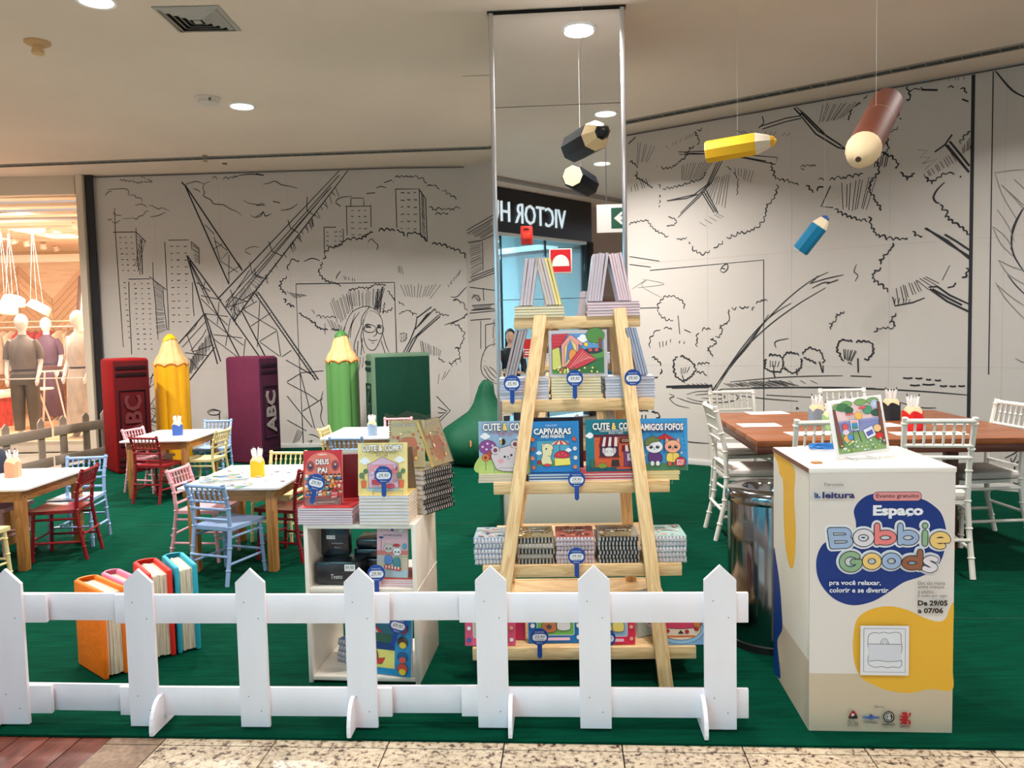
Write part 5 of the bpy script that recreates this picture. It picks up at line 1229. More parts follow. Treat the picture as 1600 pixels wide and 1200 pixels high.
# dark red: brighter cover on the left, darker spine panel on the right
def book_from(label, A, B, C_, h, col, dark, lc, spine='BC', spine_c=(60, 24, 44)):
    A, B, C_ = Vector((*A, .008)), Vector((*B, .008)), Vector((*C_, .008))
    ex = (B-A).normalized(); wX = (B-A).length; side = (C_-B); ey = Vector((-ex.y, ex.x, 0)); wY = abs(side.dot(ey))
    M = frame(A, ex, ey); t = thing('giant_book', label, 'giant book', M)
    cvr = foam_mat('foam_'+str(col), col)
    if spine == 'BC':
        MB().box((wX/2, wY/2, h/2), (wX, wY, h), .035).build('cover', cvr, t)
        MB().box((-.004, wY/2, h/2), (.03, wY-.09, h-.06), .01).build('pages', foam_mat('foam_pages', (226, 214, 190)), t)
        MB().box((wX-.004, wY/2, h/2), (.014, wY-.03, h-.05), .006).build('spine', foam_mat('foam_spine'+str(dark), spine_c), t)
        spine_decor([o for o in t.children if o.name.startswith('spine')][0], (wX+.003, 0, 0), (0, 1, 0), wY, h, dark, 'ABC', lc, dark)
    else:
        MB().box((wX/2, wY/2, h/2), (wX, wY, h), .035).build('cover', cvr, t)
        spine_decor(t, (0, 0, 0), (1, 0, 0), wX, h, dark, 'ABC', lc, dark)
        MB().box((wX/2, wY/2+.0, h/2), (wX-.08, wY+.008, h-.06), .01).build('pages', foam_mat('foam_pages', (226, 214, 190)), t) if False else None
    return t
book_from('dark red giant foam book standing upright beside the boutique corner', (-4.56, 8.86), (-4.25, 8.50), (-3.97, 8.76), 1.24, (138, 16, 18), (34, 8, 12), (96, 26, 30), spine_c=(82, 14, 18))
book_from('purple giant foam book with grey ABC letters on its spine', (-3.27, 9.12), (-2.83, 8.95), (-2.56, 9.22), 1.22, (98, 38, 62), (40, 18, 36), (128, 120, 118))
book_from('dark green giant foam book turned with its front cover to the camera', (-1.78, 9.42), (-1.60, 9.05), (-.90, 9.10), 1.22, (120, 138, 116), (30, 52, 40), (26, 60, 46)) if False else None
# green book: narrow pale spine left, big cover right
A_, B_ = Vector((-1.68, 9.25, .008)), Vector((-1.60, 9.02, .008))
M = frame(B_, Vector((1, .02, 0)), Vector((0, 1, 0))); t = thing('giant_book', 'dark green giant foam book turned with its front cover to the camera', 'giant book', M)
MB().box((.36, .13, .61), (.70, .26, 1.22), .03).build('cover', foam_mat('foam_green_pale', (96, 122, 100)), t)
MB().box((.375, .0, .605), (.64, .02, 1.15), .009).build('front_panel', foam_mat('foam_deep_green', (12, 56, 42)), t)
spine_decor(t, (.01, .26, 0), (0, -1, 0), .26, 1.22, (24, 52, 42), 'ABC', (20, 60, 46), None)
t.matrix_world = T(-1.585, 8.98, .008) @ RZ(.44)

def giant_pencil(label, x, y, h, r, col, tipcol, rz=0):
    t = thing('giant_pencil', label, 'giant pencil', T(x, y, .008) @ RZ(rz)); n = 8; m_ = n*6
    hb = h*.755; mb = MB(); vs = []
    def rad(k, base): 
        a = (k/m_*n) % 1; return base*(.93+.10*math.sin(PI*a)**.7)
    L = [0, .02, hb*.33, hb*.66, hb-.02]
    for z in L:
        for k in range(m_):
            a = 2*PI*k/m_; rr = rad(k, r*(.97 if z == 0 else 1)); vs.append((rr*math.cos(a), rr*math.sin(a), z))
    for k in range(m_):
        a = 2*PI*k/m_; rr = rad(k, r); s = (k/m_*n) % 1; vs.append((rr*math.cos(a), rr*math.sin(a), hb+.03*math.sin(PI*s)-.015))
    nl = len(L)+1
    mb.add(vs, [[l*m_+k, l*m_+(k+1) % m_, (l+1)*m_+(k+1) % m_, (l+1)*m_+k] for l in range(nl-1) for k in range(m_)]+[list(range(m_))[::-1]])
    mb.build('body', mat('foam_'+label[:14], col, .5, noise=.12, nscale=2.5, stretch=(1, 1, .3)), t)
    mb = MB(); vs = []
    prof = [(hb-.03, .985), (hb+.02, 1.0), (hb+.08, .86), (hb+.14, .66), (h-.055, .36)]
    for z, f in prof:
        for k in range(m_):
            a = 2*PI*k/m_; rr = rad(k, r)*f*(1+.015*math.sin(k*2.4)); vs.append((rr*math.cos(a), rr*math.sin(a), z))
    mb.add(vs, [[l*m_+k, l*m_+(k+1) % m_, (l+1)*m_+(k+1) % m_, (l+1)*m_+k] for l in range(len(prof)-1) for k in range(m_)]+[[(len(prof)-1)*m_+k for k in range(m_)]])
    mb.build('sharpened_cone', mat('foam_cone', (240, 196, 132), .6, noise=.16, nscale=7, stretch=(3, 3, .6)), t)
    # painted darker rim where the cone meets the body
    rim = MB(); pts = []
    for k in range(m_+1):
        a = 2*PI*k/m_; rr = rad(k, r)*1.012; s = (k/m_*n) % 1; pts.append((rr*math.cos(a), rr*math.sin(a), hb+.03*math.sin(PI*s)-.012))
    rim.tube(pts, .009, 6); rim.build('rim', mat('foam_rim', (222, 132, 62), .6), t)
    mb = MB(); vs = []
    prof = [(h-.075, .43), (h-.06, .40), (h-.03, .28), (h-.008, .13), (h, .01)]
    for j, (z, f) in enumerate(prof):
        for k in range(m_):
            a = 2*PI*k/m_; vs.append((r*f*math.cos(a), r*f*math.sin(a), z-(.018*math.sin(2*a) if j == 0 else 0)))
    mb.add(vs, [[l*m_+k, l*m_+(k+1) % m_, (l+1)*m_+(k+1) % m_, (l+1)*m_+k] for l in range(len(prof)-1) for k in range(m_)])
    mb.build('lead_tip', mat('foam_tip_'+label[:10], tipcol, .5), t)
    return t
giant_pencil('yellow giant foam pencil standing against the wall between red and purple books', -4.02, 9.45, 1.50, .188, (244, 176, 10), (240, 196, 20))
giant_pencil('green giant foam pencil standing against the wall beside the dark green book', -1.98, 9.35, 1.50, .185, (92, 148, 80), (70, 132, 62))
# bean bag
bb = thing('bean_bag', 'dark green slumped bean bag with a tall gathered peak before the wall corner', 'bean bag', T(-.33, 8.75, .008))
mb = MB(); n = 48; secs = [(0, .30, 0), (.03, .37, 0), (.14, .45, 0), (.26, .45, 0), (.38, .39, .0), (.47, .30, .02), (.56, .20, .03), (.66, .13, .03), (.76, .095, .03), (.85, .075, .04), (.89, .05, .04), (.905, .01, .04)]
vs = []
for z, r_, ox in secs:
    for k in range(n):
        a = 2*PI*k/n; w_ = 1+.045*math.sin(6*a+z*9)*min(1, z*4)+.03*math.sin(13*a+z*20)*min(1, z*3)+.05*math.sin(2*a+1)
        sx = 1.0 if z > .5 else 1.05
        vs.append((ox*1.2+r_*w_*sx*math.cos(a), r_*w_*.9*math.sin(a), z*(1+.02*math.sin(3*a))))
mb.add(vs, [[l*n+k, l*n+(k+1) % n, (l+1)*n+(k+1) % n, (l+1)*n+k] for l in range(len(secs)-1) for k in range(n)]+[list(range(n))[::-1]])
mb.build('bag', mat('bean_green', (4, 74, 50), .65, spec=.25, noise=.12, nscale=5, bump=.35, bscale=6), bb, angle=80)
MB().tube([(-.12, -.39, .30), (-.115, -.405, .27), (-.12, -.41, .24)], .008, 6).build('zip_pull', mat('zip_orange', (200, 120, 60), .5), bb)
mb = MB(); mb.tube([(.05+.10*math.cos(a), -.02-.13*math.cos(a)*.3, .62+.3*a/PI) for a in [x*.2 for x in range(5)]], .008, 6).build('seam', mat('bean_seam', (6, 70, 48), .7), bb)
# a wire oval drawn lamp is part of the mural; dark jacket at the left edge
p = D(-4, 730, 5.6)
tag(MB().loft([(0, 0, -.28, .14, .1), (0, 0, -.1, .16, .12), (0, 0, .05, .14, .11), (0, 0, .12, .09, .07), (0, 0, .15, .02, .02)], 16).build('navy_jacket', mat('navy_cloth', (22, 28, 48), .8, noise=.2, nscale=7), None, T(p.x-.05, p.y, p.z)), 'navy blue padded jacket behind the front left table, at the very edge of the photo', 'jacket')

# ================================================================== HANGING PENCILS
def hanging(label, p0, p1, r, col, leadcol, ribbed=False, string_at=.5, blunt=False, cone=(236, 206, 158)):
    p0, p1 = Vector(p0), Vector(p1); M = along(p0, p1); L = (p1-p0).length
    t = thing('hanging_pencil', label, 'pencil ornament', M); n = 8 if not ribbed else 24
    def hexr(n): return n
    lb = L*(.82 if blunt else .70)
    MB().tube([(0, 0, 0), (.012, 0, 0), (lb, 0, 0)], [r*.94, r, r], n, M=None).build('body', mat('pencil_'+label[:12], col, .62, spec=.3, noise=.10 if ribbed else .04, nscale=6, stretch=(1, 8, 8)), t, angle=30)
    MB().tube([(-.003, 0, 0), (.0, 0, 0)], r*.88, n).build('end_disc', mat('pencil_end', (240, 226, 190), .6), t)
    if not blunt: MB().tube([(lb-.002, 0, 0), (lb+.004, 0, 0), (lb+.55*(L-lb), 0, 0), (lb+.72*(L-lb), 0, 0)], [r*.97, r*.99, r*.66, r*.5], n).build('cone', mat('pencil_cone_'+str(cone), cone, .6), t, angle=30); MB().tube([(lb+.70*(L-lb), 0, 0), (lb+.85*(L-lb), 0, 0), (L-.01, 0, 0), (L, 0, 0)], [r*.52, r*.44, r*.25, r*.02], n).build('lead_tip', mat('lead_'+label[:10], leadcol, .4), t)
    else:
        MB().tube([(lb-.002, 0, 0), (lb+.012, 0, 0), (lb+.04, 0, 0), (L-.025, 0, 0), (L, 0, 0)], [r*1.01, r*1.03, r*.98, r*.68, r*.16], 20).build('cone', mat('pencil_cone_'+str(cone), cone, .6), t, angle=50)
        MB().tube([(L-.012, 0, 0), (L+.004, 0, 0)], [r*.22, r*.16], 10).build('lead_tip', mat('lead_'+label[:10], leadcol, .4), t)
        MB().tube([(lb*.42, 0, 0), (lb*.425, 0, 0)], r*1.004, 24, cap=False).build('seam', mat('pencil_seam', (190, 150, 110), .6), t)
    c = p0.lerp(p1, string_at); Mi = M.inverted()
    MB().tube([Mi @ (c+Vector((0, 0, r*.9))), Mi @ Vector((c.x, c.y, CEIL))], .0006, 4).build('string', mat('nylon', (226, 226, 226), .3), t)
    return t
hanging('black giant pencil hanging in front of the mirror column', D(896, 232, 4.95), D(946, 203, 4.45), .086, (8, 13, 22), (8, 11, 18), string_at=.35)
hanging('yellow pencil ornament hanging level before the right mural', D(1103, 238, 5.30), D(1214, 219, 5.15), .071, (244, 192, 40), (246, 186, 40), string_at=.45, cone=(234, 222, 200))
hanging('bright blue pencil ornament hanging lowest, before the right mural', D(1250, 392, 6.6), D(1293, 337, 6.5), .068, (10, 122, 168), (44, 84, 150), string_at=.9, cone=(232, 216, 186))
hanging('brown ribbed pencil ornament hanging nearest the camera, pointing down at it', D(1386, 160, 3.95), D(1341, 249, 3.42), .072, (108, 54, 34), (70, 36, 24), ribbed=True, blunt=True, string_at=.42, cone=(232, 206, 164))
# ================================================================== INFO COUNTER
c_fl, c_fr = Vector((1.030, 2.760, .008)), Vector((1.518, 2.722, .008))
CF = frame(c_fl, c_fr-c_fl, Vector((0, 0, 1)))         # x right, y up, z to the camera
CW_, CH_, CDp = (c_fr-c_fl).length, .945, .50
ct = thing('info_counter', 'white box counter printed with a blue and yellow event poster and colourful bubble lettering', 'counter', CF)
M_cnt = mat('counter_vinyl', (226, 218, 210), .4)
MB().box((CW_/2, (CH_-.02)/2, -CDp/2), (CW_, CH_-.02, CDp), .002).build('body', M_cnt, ct)
MB().box((CW_/2, CH_-.011, -CDp/2), (CW_+.006, .018, CDp+.006), .0015).build('top_board', mat('counter_top', (240, 234, 228), .25), ct)
MB().box((-.0038, CH_-.011, -CDp/2), (.0012, .017, CDp+.004)).build('edge_strip', mat('counter_edge', (120, 76, 58), .5), ct, smooth=False)
# front poster: drawing units are the pixels of the photograph's panel
a = Art(CW_, CH_-.02, 232, 416, dz=.00006)
ox, oy = 1264, 731
Q = lambda x, y: (180*0+1180+x/4.4444-ox, 700+y/4.4444-oy)      # from the upper close-up
Q2 = lambda x, y: (1180+x/4.4444-ox, 930+y/4.4444-oy)           # from the lower close-up
NAVY = (0, 50, 128); YELW = (236, 178, 52); BEI = (206, 186, 160)
a.bg((226, 216, 210))
a.raw([Q2(375, 545), Q2(1405, 545), Q2(1405, 990), Q2(375, 990)], BEI)
a.raw(smooth_closed([Q2(*p) for p in [(720, 150), (820, 80), (950, 58), (1080, 85), (1200, 140), (1300, 165), (1350, 140), (1380, 60), (1404, 40), (1404, 250), (1404, 500), (1400, 655), (1250, 650), (1100, 680), (950, 665), (830, 620), (750, 570), (700, 460), (690, 300)]]), YELW)
a.raw(smooth_closed([Q(*p) for p in [(830, 285), (740, 325), (690, 400), (705, 490), (690, 560), (560, 600), (470, 640), (425, 740), (430, 860), (480, 960), (570, 1040), (690, 1075), (820, 1050), (930, 990), (1050, 910), (1180, 865), (1280, 800), (1330, 700), (1345, 560), (1310, 430), (1240, 360), (1160, 320), (1000, 290)]]), NAVY)
a.rrect(*Q(825, 272), *Q(1168, 336), 7, (228, 148, 150), (20, 22, 34), .8); a.text('Evento gratuito', *Q(998, 304), (20, 22, 34), width=300/4.444, height=36/4.444, off=.012)
a.text('Espaço', *Q(1004, 412), (240, 240, 244), width=356/4.444, height=94/4.444, off=.045)
def letter(ch, x0, y0, x1, y1, col, rot=0):
    (qx0, qy0), (qx1, qy1) = Q(x0, y0), Q(x1, y1); cx, cy = (qx0+qx1)/2, (qy0+qy1)/2; w, h = qx1-qx0, qy1-qy0
    return (ch, cx, cy, w, h, col, rot)
LB, LW, LP, LG, LY, LN = (160, 182, 216), (226, 218, 226), (236, 132, 132), (142, 178, 142), (240, 202, 124), (152, 96, 72)
def stroke(pts, w, col):
    a.line(pts, w, col)
    for x, y in pts[:: max(1, len(pts)//14)]+[pts[-1]]: a.ell(x, y, w/2, w/2, col, n=14)
def arc(cx, cy, rx, ry, a0, a1, n=22): return [(cx+rx*math.cos(a0+(a1-a0)*i/n), cy+ry*math.sin(a0+(a1-a0)*i/n)) for i in range(n+1)]
def glyph(ch, x0, y0, x1, y1, w, rot=0.0):
    (x0, y0), (x1, y1) = Q(x0, y0), Q(x1, y1); h = w/2; x0 += h; x1 -= h; y0 += h; y1 -= h; W2, H2 = x1-x0, y1-y0; cx = (x0+x1)/2
    if ch == 'B': st = [[(x0, y0), (x0+W2*.12, y1)], [(x0, y0)]+arc(x1-W2*.30, y0+H2*.24, W2*.22, H2*.24, -PI/2, PI/2)+[(x0+W2*.06, y0+H2*.48)], [(x0+W2*.06, y0+H2*.48)]+arc(x1-W2*.26, y0+H2*.71, W2*.26, H2*.25, -PI/2, PI/2)+[(x0+W2*.12, y1)]]
    elif ch == 'o': st = [arc(cx, (y0+y1)/2, W2/2, H2/2, 0, 2*PI)]
    elif ch == 'b': r = min(W2, H2*.62)/2; st = [[(x0, y0), (x0, y1)], arc(x0+W2/2, y1-H2*.29, W2/2, H2*.29, 0, 2*PI)]
    elif ch == 'd': st = [[(x1, y0), (x1, y1)], arc(x0+W2/2, y1-H2*.29, W2/2, H2*.29, 0, 2*PI)]
    elif ch == 'i': st = [[(cx, y0+H2*.40), (cx, y1)], [(cx-.2, y0), (cx+.2, y0)]]
    elif ch == 'e': st = [[(x0+.5, (y0+y1)/2+.5), (x1, (y0+y1)/2)]+arc(cx, (y0+y1)/2, W2/2, H2/2, 0, -5.1, 26)]
    elif ch == 'G': st = [arc(cx, (y0+y1)/2, W2/2, H2/2, -.75, -PI*1.99, 28)+[(cx+W2*.12, (y0+y1)/2+H2*.02)]]
    else: st = [smooth_open([(x1-W2*.02, y0+H2*.12), (cx, y0), (x0+W2*.08, y0+H2*.22), (cx, y0+H2*.50), (x1-W2*.06, y0+H2*.78), (cx, y1), (x0+W2*.0, y0+H2*.86)])]
    return st, w
LT = [('B', 500, 520, 682, 672, LB), ('o', 682, 530, 832, 655, LW), ('b', 834, 488, 990, 645, LP), ('b', 998, 488, 1148, 645, LB), ('i', 1150, 488, 1230, 652, LG), ('e', 1224, 548, 1370, 672, LY), ('G', 584, 686, 748, 834, LG), ('o', 748, 698, 882, 815, LY), ('o', 886, 697, 1022, 812, LB), ('d', 1026, 670, 1174, 818, LN), ('s', 1168, 714, 1284, 836, LW)]
GL = [(glyph(c[0], *c[1:5], 8.6), c[5]) for c in LT]
a.z += a.dz*3; a.hold = True
for (st, w), col in GL:
    for q in st: stroke(q, w+8.5, (236, 236, 242))
for (st, w), col in GL:
    a.z += a.dz*2
    for q in st: stroke(q, w+1.6, (22, 22, 34))
    a.z += a.dz*2
    for q in st: stroke(q, w-.8, col)
a.hold = False
a.text('pra você relaxar,', *Q(695, 912), (236, 238, 244), width=368/4.444, height=44/4.444, off=.02)
a.text('colorir e se divertir.', *Q(727, 960), (236, 238, 244), width=430/4.444, height=36/4.444, off=.02)
for i, s_ in enumerate(['Eles são mania', 'entre crianças', 'e adultos...', 'E estão por aqui.']):
    w_ = [190, 182, 130, 208][i]; a.text(s_, *Q(1142+w_/2, 908+i*30.5), (90, 84, 84), width=w_/4.444, height=26/4.444)
a.text('De 29/05', *Q(1246, 1050), (16, 16, 22), width=210/4.444, height=40/4.444, off=.04)
a.text('a 07/06', *Q(1231, 1103), (16, 16, 22), width=180/4.444, height=38/4.444, off=.04)
a.text('Patrocínio', *Q(540, 213), (80, 76, 78), width=136/4.444, height=22/4.444)
a.text('leitura', *Q(574, 288), (22, 48, 110), width=230/4.444, height=46/4.444, off=.035)
a.poly([Q(402, 268), Q(428, 280), Q(428, 300), Q(402, 303)], (22, 48, 110)); a.poly([Q(408, 300), Q(445, 296), Q(445, 308), Q(402, 308)], (60, 100, 170)); a.poly([Q(410, 272), Q(414, 268), Q(414, 298), Q(410, 300)], (160, 190, 230))
# blank framed picture between the two left-out figures
a.raw([Q2(735, 190), Q2(1082, 190), Q2(1082, 545), Q2(735, 545)], (228, 226, 232))
K_ = (40, 42, 54)
a.line([Q2(760, 210), Q2(1056, 212), Q2(1056, 522), Q2(760, 522), Q2(760, 210)], .75, K_)
fr_ = smooth_closed([Q2(*p) for p in [(795, 260), (830, 240), (870, 243), (900, 236), (940, 243), (980, 236), (1020, 245), (1025, 290), (1032, 350), (1024, 410), (1032, 460), (1015, 488), (970, 484), (930, 490), (890, 482), (840, 488), (795, 465), (790, 420), (798, 370), (788, 320)]])
a.raw(fr_, (226, 226, 232)); a.line(fr_+[fr_[0]], .8, K_); a.raw([Q2(792, 320), Q2(1028, 322), Q2(1028, 440), Q2(792, 440)], (214, 214, 224)); a.line([Q2(790, 320), Q2(1030, 322)], .8, K_); a.line([Q2(794, 445), Q2(860, 438), Q2(930, 446), Q2(1028, 440)], .8, K_, True)
a.line([Q2(880+28*(1-math.cos(t*PI/8)), 320-38*math.sin(t*PI/8)) for t in range(9)], .8, K_)
a.line([Q2(893+15*(1-math.cos(t*PI/8)), 320-22*math.sin(t*PI/8)) for t in range(9)], .6, K_)
# supporters
a.text('Apoio', *Q2(872, 773), (90, 84, 84), width=70/4.444, height=26/4.444)
cx, cy = Q2(686, 832)
a.raw(smooth_closed([(cx, cy-7), (cx+7.5, cy+4.5), (cx+4, cy+6.5), (cx-4, cy+6.5), (cx-7.5, cy+4.5)]), (36, 30, 38)); a.raw(smooth_closed([(cx, cy-7), (cx+4.5, cy-1), (cx+1, cy-1.5), (cx-4, cy+4), (cx-5, cy+0)]), (180, 20, 34)); a.poly([(cx-2.2, cy-2.8), (cx+3.2, cy+.4), (cx-2.2, cy+3.2)], (236, 226, 220))
a.text('On line', *Q2(686, 892), (70, 66, 66), width=80/4.444, height=34/4.444); a.text('EDITORA', *Q2(686, 914), (70, 66, 66), width=78/4.444, height=8/4.444)
cx, cy = Q2(814, 850)
a.poly([(cx, cy-6), (cx+4, cy-2), (cx, cy+1.5), (cx-4, cy-2)], (40, 84, 160))
for k in range(3):
    a.raw([(cx, cy+3.5-k*1.4), (cx+5, cy+.5-k*1.2), (cx+14, cy+1.5-k*1.6), (cx+14, cy+2.4-k*1.6), (cx+5, cy+1.8-k*1.2), (cx, cy+4.4-k*1.4)], (50, 96, 170)); a.raw([(cx, cy+3.5-k*1.4), (cx-5, cy+.5-k*1.2), (cx-14, cy+1.5-k*1.6), (cx-14, cy+2.4-k*1.6), (cx-5, cy+1.8-k*1.2), (cx, cy+4.4-k*1.4)], (50, 96, 170))
a.text('ITATIAIA', *Q2(812, 887), (40, 50, 90), width=98/4.444, height=15/4.444, off=.01)
cx, cy = Q2(942, 843); a.ell(cx, cy, 9.3, 9.3, (24, 28, 34)); a.ell(cx, cy, 7.2, 7.2, (226, 220, 206)); a.ell(cx, cy, 6.4, 6.4, (24, 28, 34)); a.text('G', cx-1, cy, (230, 224, 212), height=9, off=.0); a.text('E', cx+.8, cy, (230, 224, 212), height=7.4); a.line([(cx+1.5, cy-5), (cx+1.5, cy+5)], .6, (230, 224, 212))
a.text('GARNIER', *Q2(940, 898), (40, 40, 44), width=96/4.444, height=17/4.444, off=.01); a.text('DESDE 1844', *Q2(940, 915), (80, 76, 74), width=74/4.444, height=7/4.444)
cx, cy = Q2(1060, 850); R_ = (186, 28, 40)
for g in ([(-6, -8), (-2, -10), (2, -9), (4, -6), (1, -4), (-3, -4)], [(-3, -5), (3, -5), (4, 1), (2, 6), (-3, 5), (-4, 0)], [(-4, -2), (-9, -5), (-8, -2), (-4, 1)], [(-3, 1), (-9, 2), (-8, 5), (-3, 4)], [(1, 5), (4, 9), (-1, 10), (-3, 5)], [(4, -1), (8, -4), (9, -9), (6, -8), (5, -4)], [(3, 3), (8, 4), (8, 10), (5, 9), (5, 6)], [(-4, 5), (-8, 9), (-4, 9), (-1, 6)]): a.raw(smooth_closed([(cx+x*1.0, cy+y) for x, y in g]), R_)
a.text('Camelot', *Q2(1058, 904), (150, 30, 40), width=82/4.444, height=17/4.444, off=.01); a.text('EDITORA', *Q2(1058, 919), (150, 60, 66), width=70/4.444, height=6/4.444)
a.build('poster_print', ct, T(0, .0, .0004))
# left side print
a = Art(CDp, CH_-.02, 100, 190, dz=.00006)
a.bg((220, 212, 200)); a.rect(0, 138, 100, 190, (196, 178, 156))
a.raw(smooth_closed([(2, 1), (14, 8), (20, 16), (28, 18), (31, 30), (32, 52), (38, 72), (48, 83), (58, 82), (64, 70), (66, 50), (63, 34), (62, 22), (60, 2)]), YELW)
a.raw(smooth_closed([(-0, 84), (10, 92), (20, 108), (26, 128), (28, 142), (18, 152), (12, 160), (18, 174), (22, 186), (10, 190), (0, 190), (0, 140)]), NAVY)
a.build('side_print', ct, frame((-.0006, 0, -CDp), Vector((0, 0, 1)), Vector((0, 1, 0))))
# on the counter: framed drawing on an acrylic stand
p0 = G(1309, 719, CH_+.008); 
def lean_frame(p, rz, lean): return T(*p) @ RZ(rz) @ RX(PI/2-lean) 
FM = T(p0.x-.005, p0.y, CH_+.014) @ RZ(.11) @ RX(PI/2-.16) @ RZ(.085)
t = thing('framed_drawing', 'coloured park drawing in a white frame standing on the counter', 'picture', FM)
fw_, fh_ = .212, .212
MB().box((fw_/2, fh_/2, -.004), (fw_, fh_, .008), .002).build('frame', mat('frame_white', (240, 236, 234), .4), t)
a = Art(fw_-.026, fh_-.026, 100, 104)
a.bg((238, 206, 208)); a.rect(0, 38, 100, 66, (146, 152, 204)); 
for k in range(5): a.line([(8, 42+k*5), (92, 41+k*5)], .5, (116, 122, 176))
a.rect(0, 62, 100, 104, (136, 168, 112))
for x, y in [(14, 8), (30, 4), (60, 3), (86, 3)]: a.ell(x, y, 13, 7, (132, 172, 108), (60, 90, 60), .5)
a.ell(22, 10, 13, 8, (74, 128, 84), (40, 70, 50), .7); a.ell(34, 17, 9, 7, (60, 108, 76), (40, 70, 50), .7); a.ell(72, 20, 10, 9, (84, 156, 122), (40, 70, 50), .7); a.ell(90, 28, 11, 7, (58, 92, 74), (40, 60, 50), .7); a.ell(89, 10, 8, 9, (196, 208, 236), (120, 130, 180), .6); a.ell(89, 10, 4, 5, (214, 222, 244), (120, 130, 180), .5)
a.ell(62, 15, 8, 3, (228, 96, 96), (150, 60, 60), .5); a.ell(34, 25, 9, 2.2, (228, 110, 106), (150, 60, 60), .5); a.ell(52, 30, 8, 8, (246, 190, 96), (150, 120, 70), .5); a.rect(0, 38, 100, 42, (146, 152, 204))
a.poly([(0, 12), (5, 14), (9, 60), (12, 92), (2, 92)], (128, 80, 66), (70, 40, 40), .6); a.poly([(94, 6), (100, 6), (100, 96), (92, 92)], (128, 80, 66), (70, 40, 40), .6)
# two plain easels with blank studies, picnic basket and cushions (generic stand-in)
a.poly([(32, 36), (50, 38), (48, 60), (32, 58)], (232, 226, 232), (60, 60, 70), .7); a.rect(34, 44, 47, 51, (70, 146, 196)); a.rect(34, 51, 47, 57, (80, 140, 130)); a.rect(34, 39, 47, 44, (236, 170, 160)); a.line([(45, 60), (50, 84)], 1.4, (40, 50, 50)); a.line([(36, 60), (34, 80)], 1, (40, 50, 50))
a.poly([(56, 60), (76, 54), (82, 74), (62, 80)], (226, 228, 240), (60, 60, 80), .7); a.poly([(61, 66), (75, 61), (77, 70), (64, 75)], (92, 96, 168))
a.ell(22, 74, 9, 8, (240, 176, 96), (90, 60, 40), .7); a.ell(28, 72, 6, 6, (84, 150, 206), (50, 80, 120), .6); a.ell(88, 76, 8, 7, (228, 44, 40), (120, 30, 30), .7); a.ell(20, 50, 6, 7, (220, 90, 96), (120, 40, 50), .6); a.ell(20, 61, 7, 6, (226, 206, 222), (120, 90, 110), .5); a.ell(86, 60, 8, 8, (240, 196, 140), (120, 90, 60), .6)
random.seed(3)
for k in range(40): a.ell(random.uniform(4, 96), random.uniform(80, 101), random.uniform(1.2, 3.5), random.uniform(1, 2.6), random.choice([(226, 230, 190), (190, 226, 230), (236, 240, 236), (108, 150, 90), (200, 220, 120), (150, 200, 200)]), (90, 110, 90), .3, 8)
a.build('print', t, T(.013, .013, .0002))
t2 = thing('plate_stand', 'small clear acrylic stand holding the framed drawing', 'stand', T(p0.x, p0.y, CH_+.007) @ RZ(.11))
for x in (.06, .15): MB().tube([(x, -.02, .012), (x, -.022, .002), (x, .085, .002), (x, .055, .10)], .0022, 6).build('arm', mat('acrylic', (200, 206, 208), .1), t2)
MB().tube([(.06, .0, .003), (.15, .0, .003)], .002, 6).build('bar', mat('acrylic', (200, 206, 208), .1), t2)
# blue cable coil and cork coaster
pc = G(1290, 704, CH_); mb = MB()
pts = []
for k in range(70):
    a_ = k/69*PI*5.2; pts.append((.062*math.cos(a_)*(1+.05*math.sin(k)), .046*math.sin(a_)*(1+.06*math.cos(k*1.3)), .004+.0028*(k/14)))
mb.tube(pts, .0033, 6)
tag(mb.build('coiled_cable', mat('cable_blue', (36, 116, 190), .35), None, T(pc.x, pc.y, CH_+.006)), 'bright blue coiled cable lying on the counter behind the framed drawing', 'cable')
pc = G(1277, 724, CH_+.008)
tag(MB().box((0, 0, .003), (.034, .026, .006), .0015).build('wood_chip', mat('chip_orange', (196, 128, 74), .5), None, T(pc.x+.002, pc.y+.012, CH_+.0065) @ RZ(.05)), 'small orange wooden chip on the front left corner of the counter', 'wood piece')

# ================================================================== STEEL BIN
b_ = thing('waste_bin', 'tall polished steel waste bin behind the info counter', 'bin', T(1.165, 3.60, .008))
M_st = mat('bin_steel', (140, 142, 145), .12, 1.0)
MB().lathe([(.188, .03), (.19, .66), (.188, .668)], 40).build('body', M_st, b_, angle=30)
MB().lathe([(.196, 0), (.196, .03), (.19, .034)], 40).build('base_ring', mat('bin_black', (16, 17, 18), .5), b_)
mb = MB(); mb.lathe([(.196, .655), (.200, .66), (.200, .695), (.185, .712), (.125, .715), (.115, .70), (.105, .64)], 40, cap=False); mb.build('rim', M_st, b_, angle=50)
MB().lathe([(.118, .66), (.03, .655), (.001, .654)], 30, cap=False).build('flap', mat('bin_flap', (120, 122, 124), .25, .9), b_)

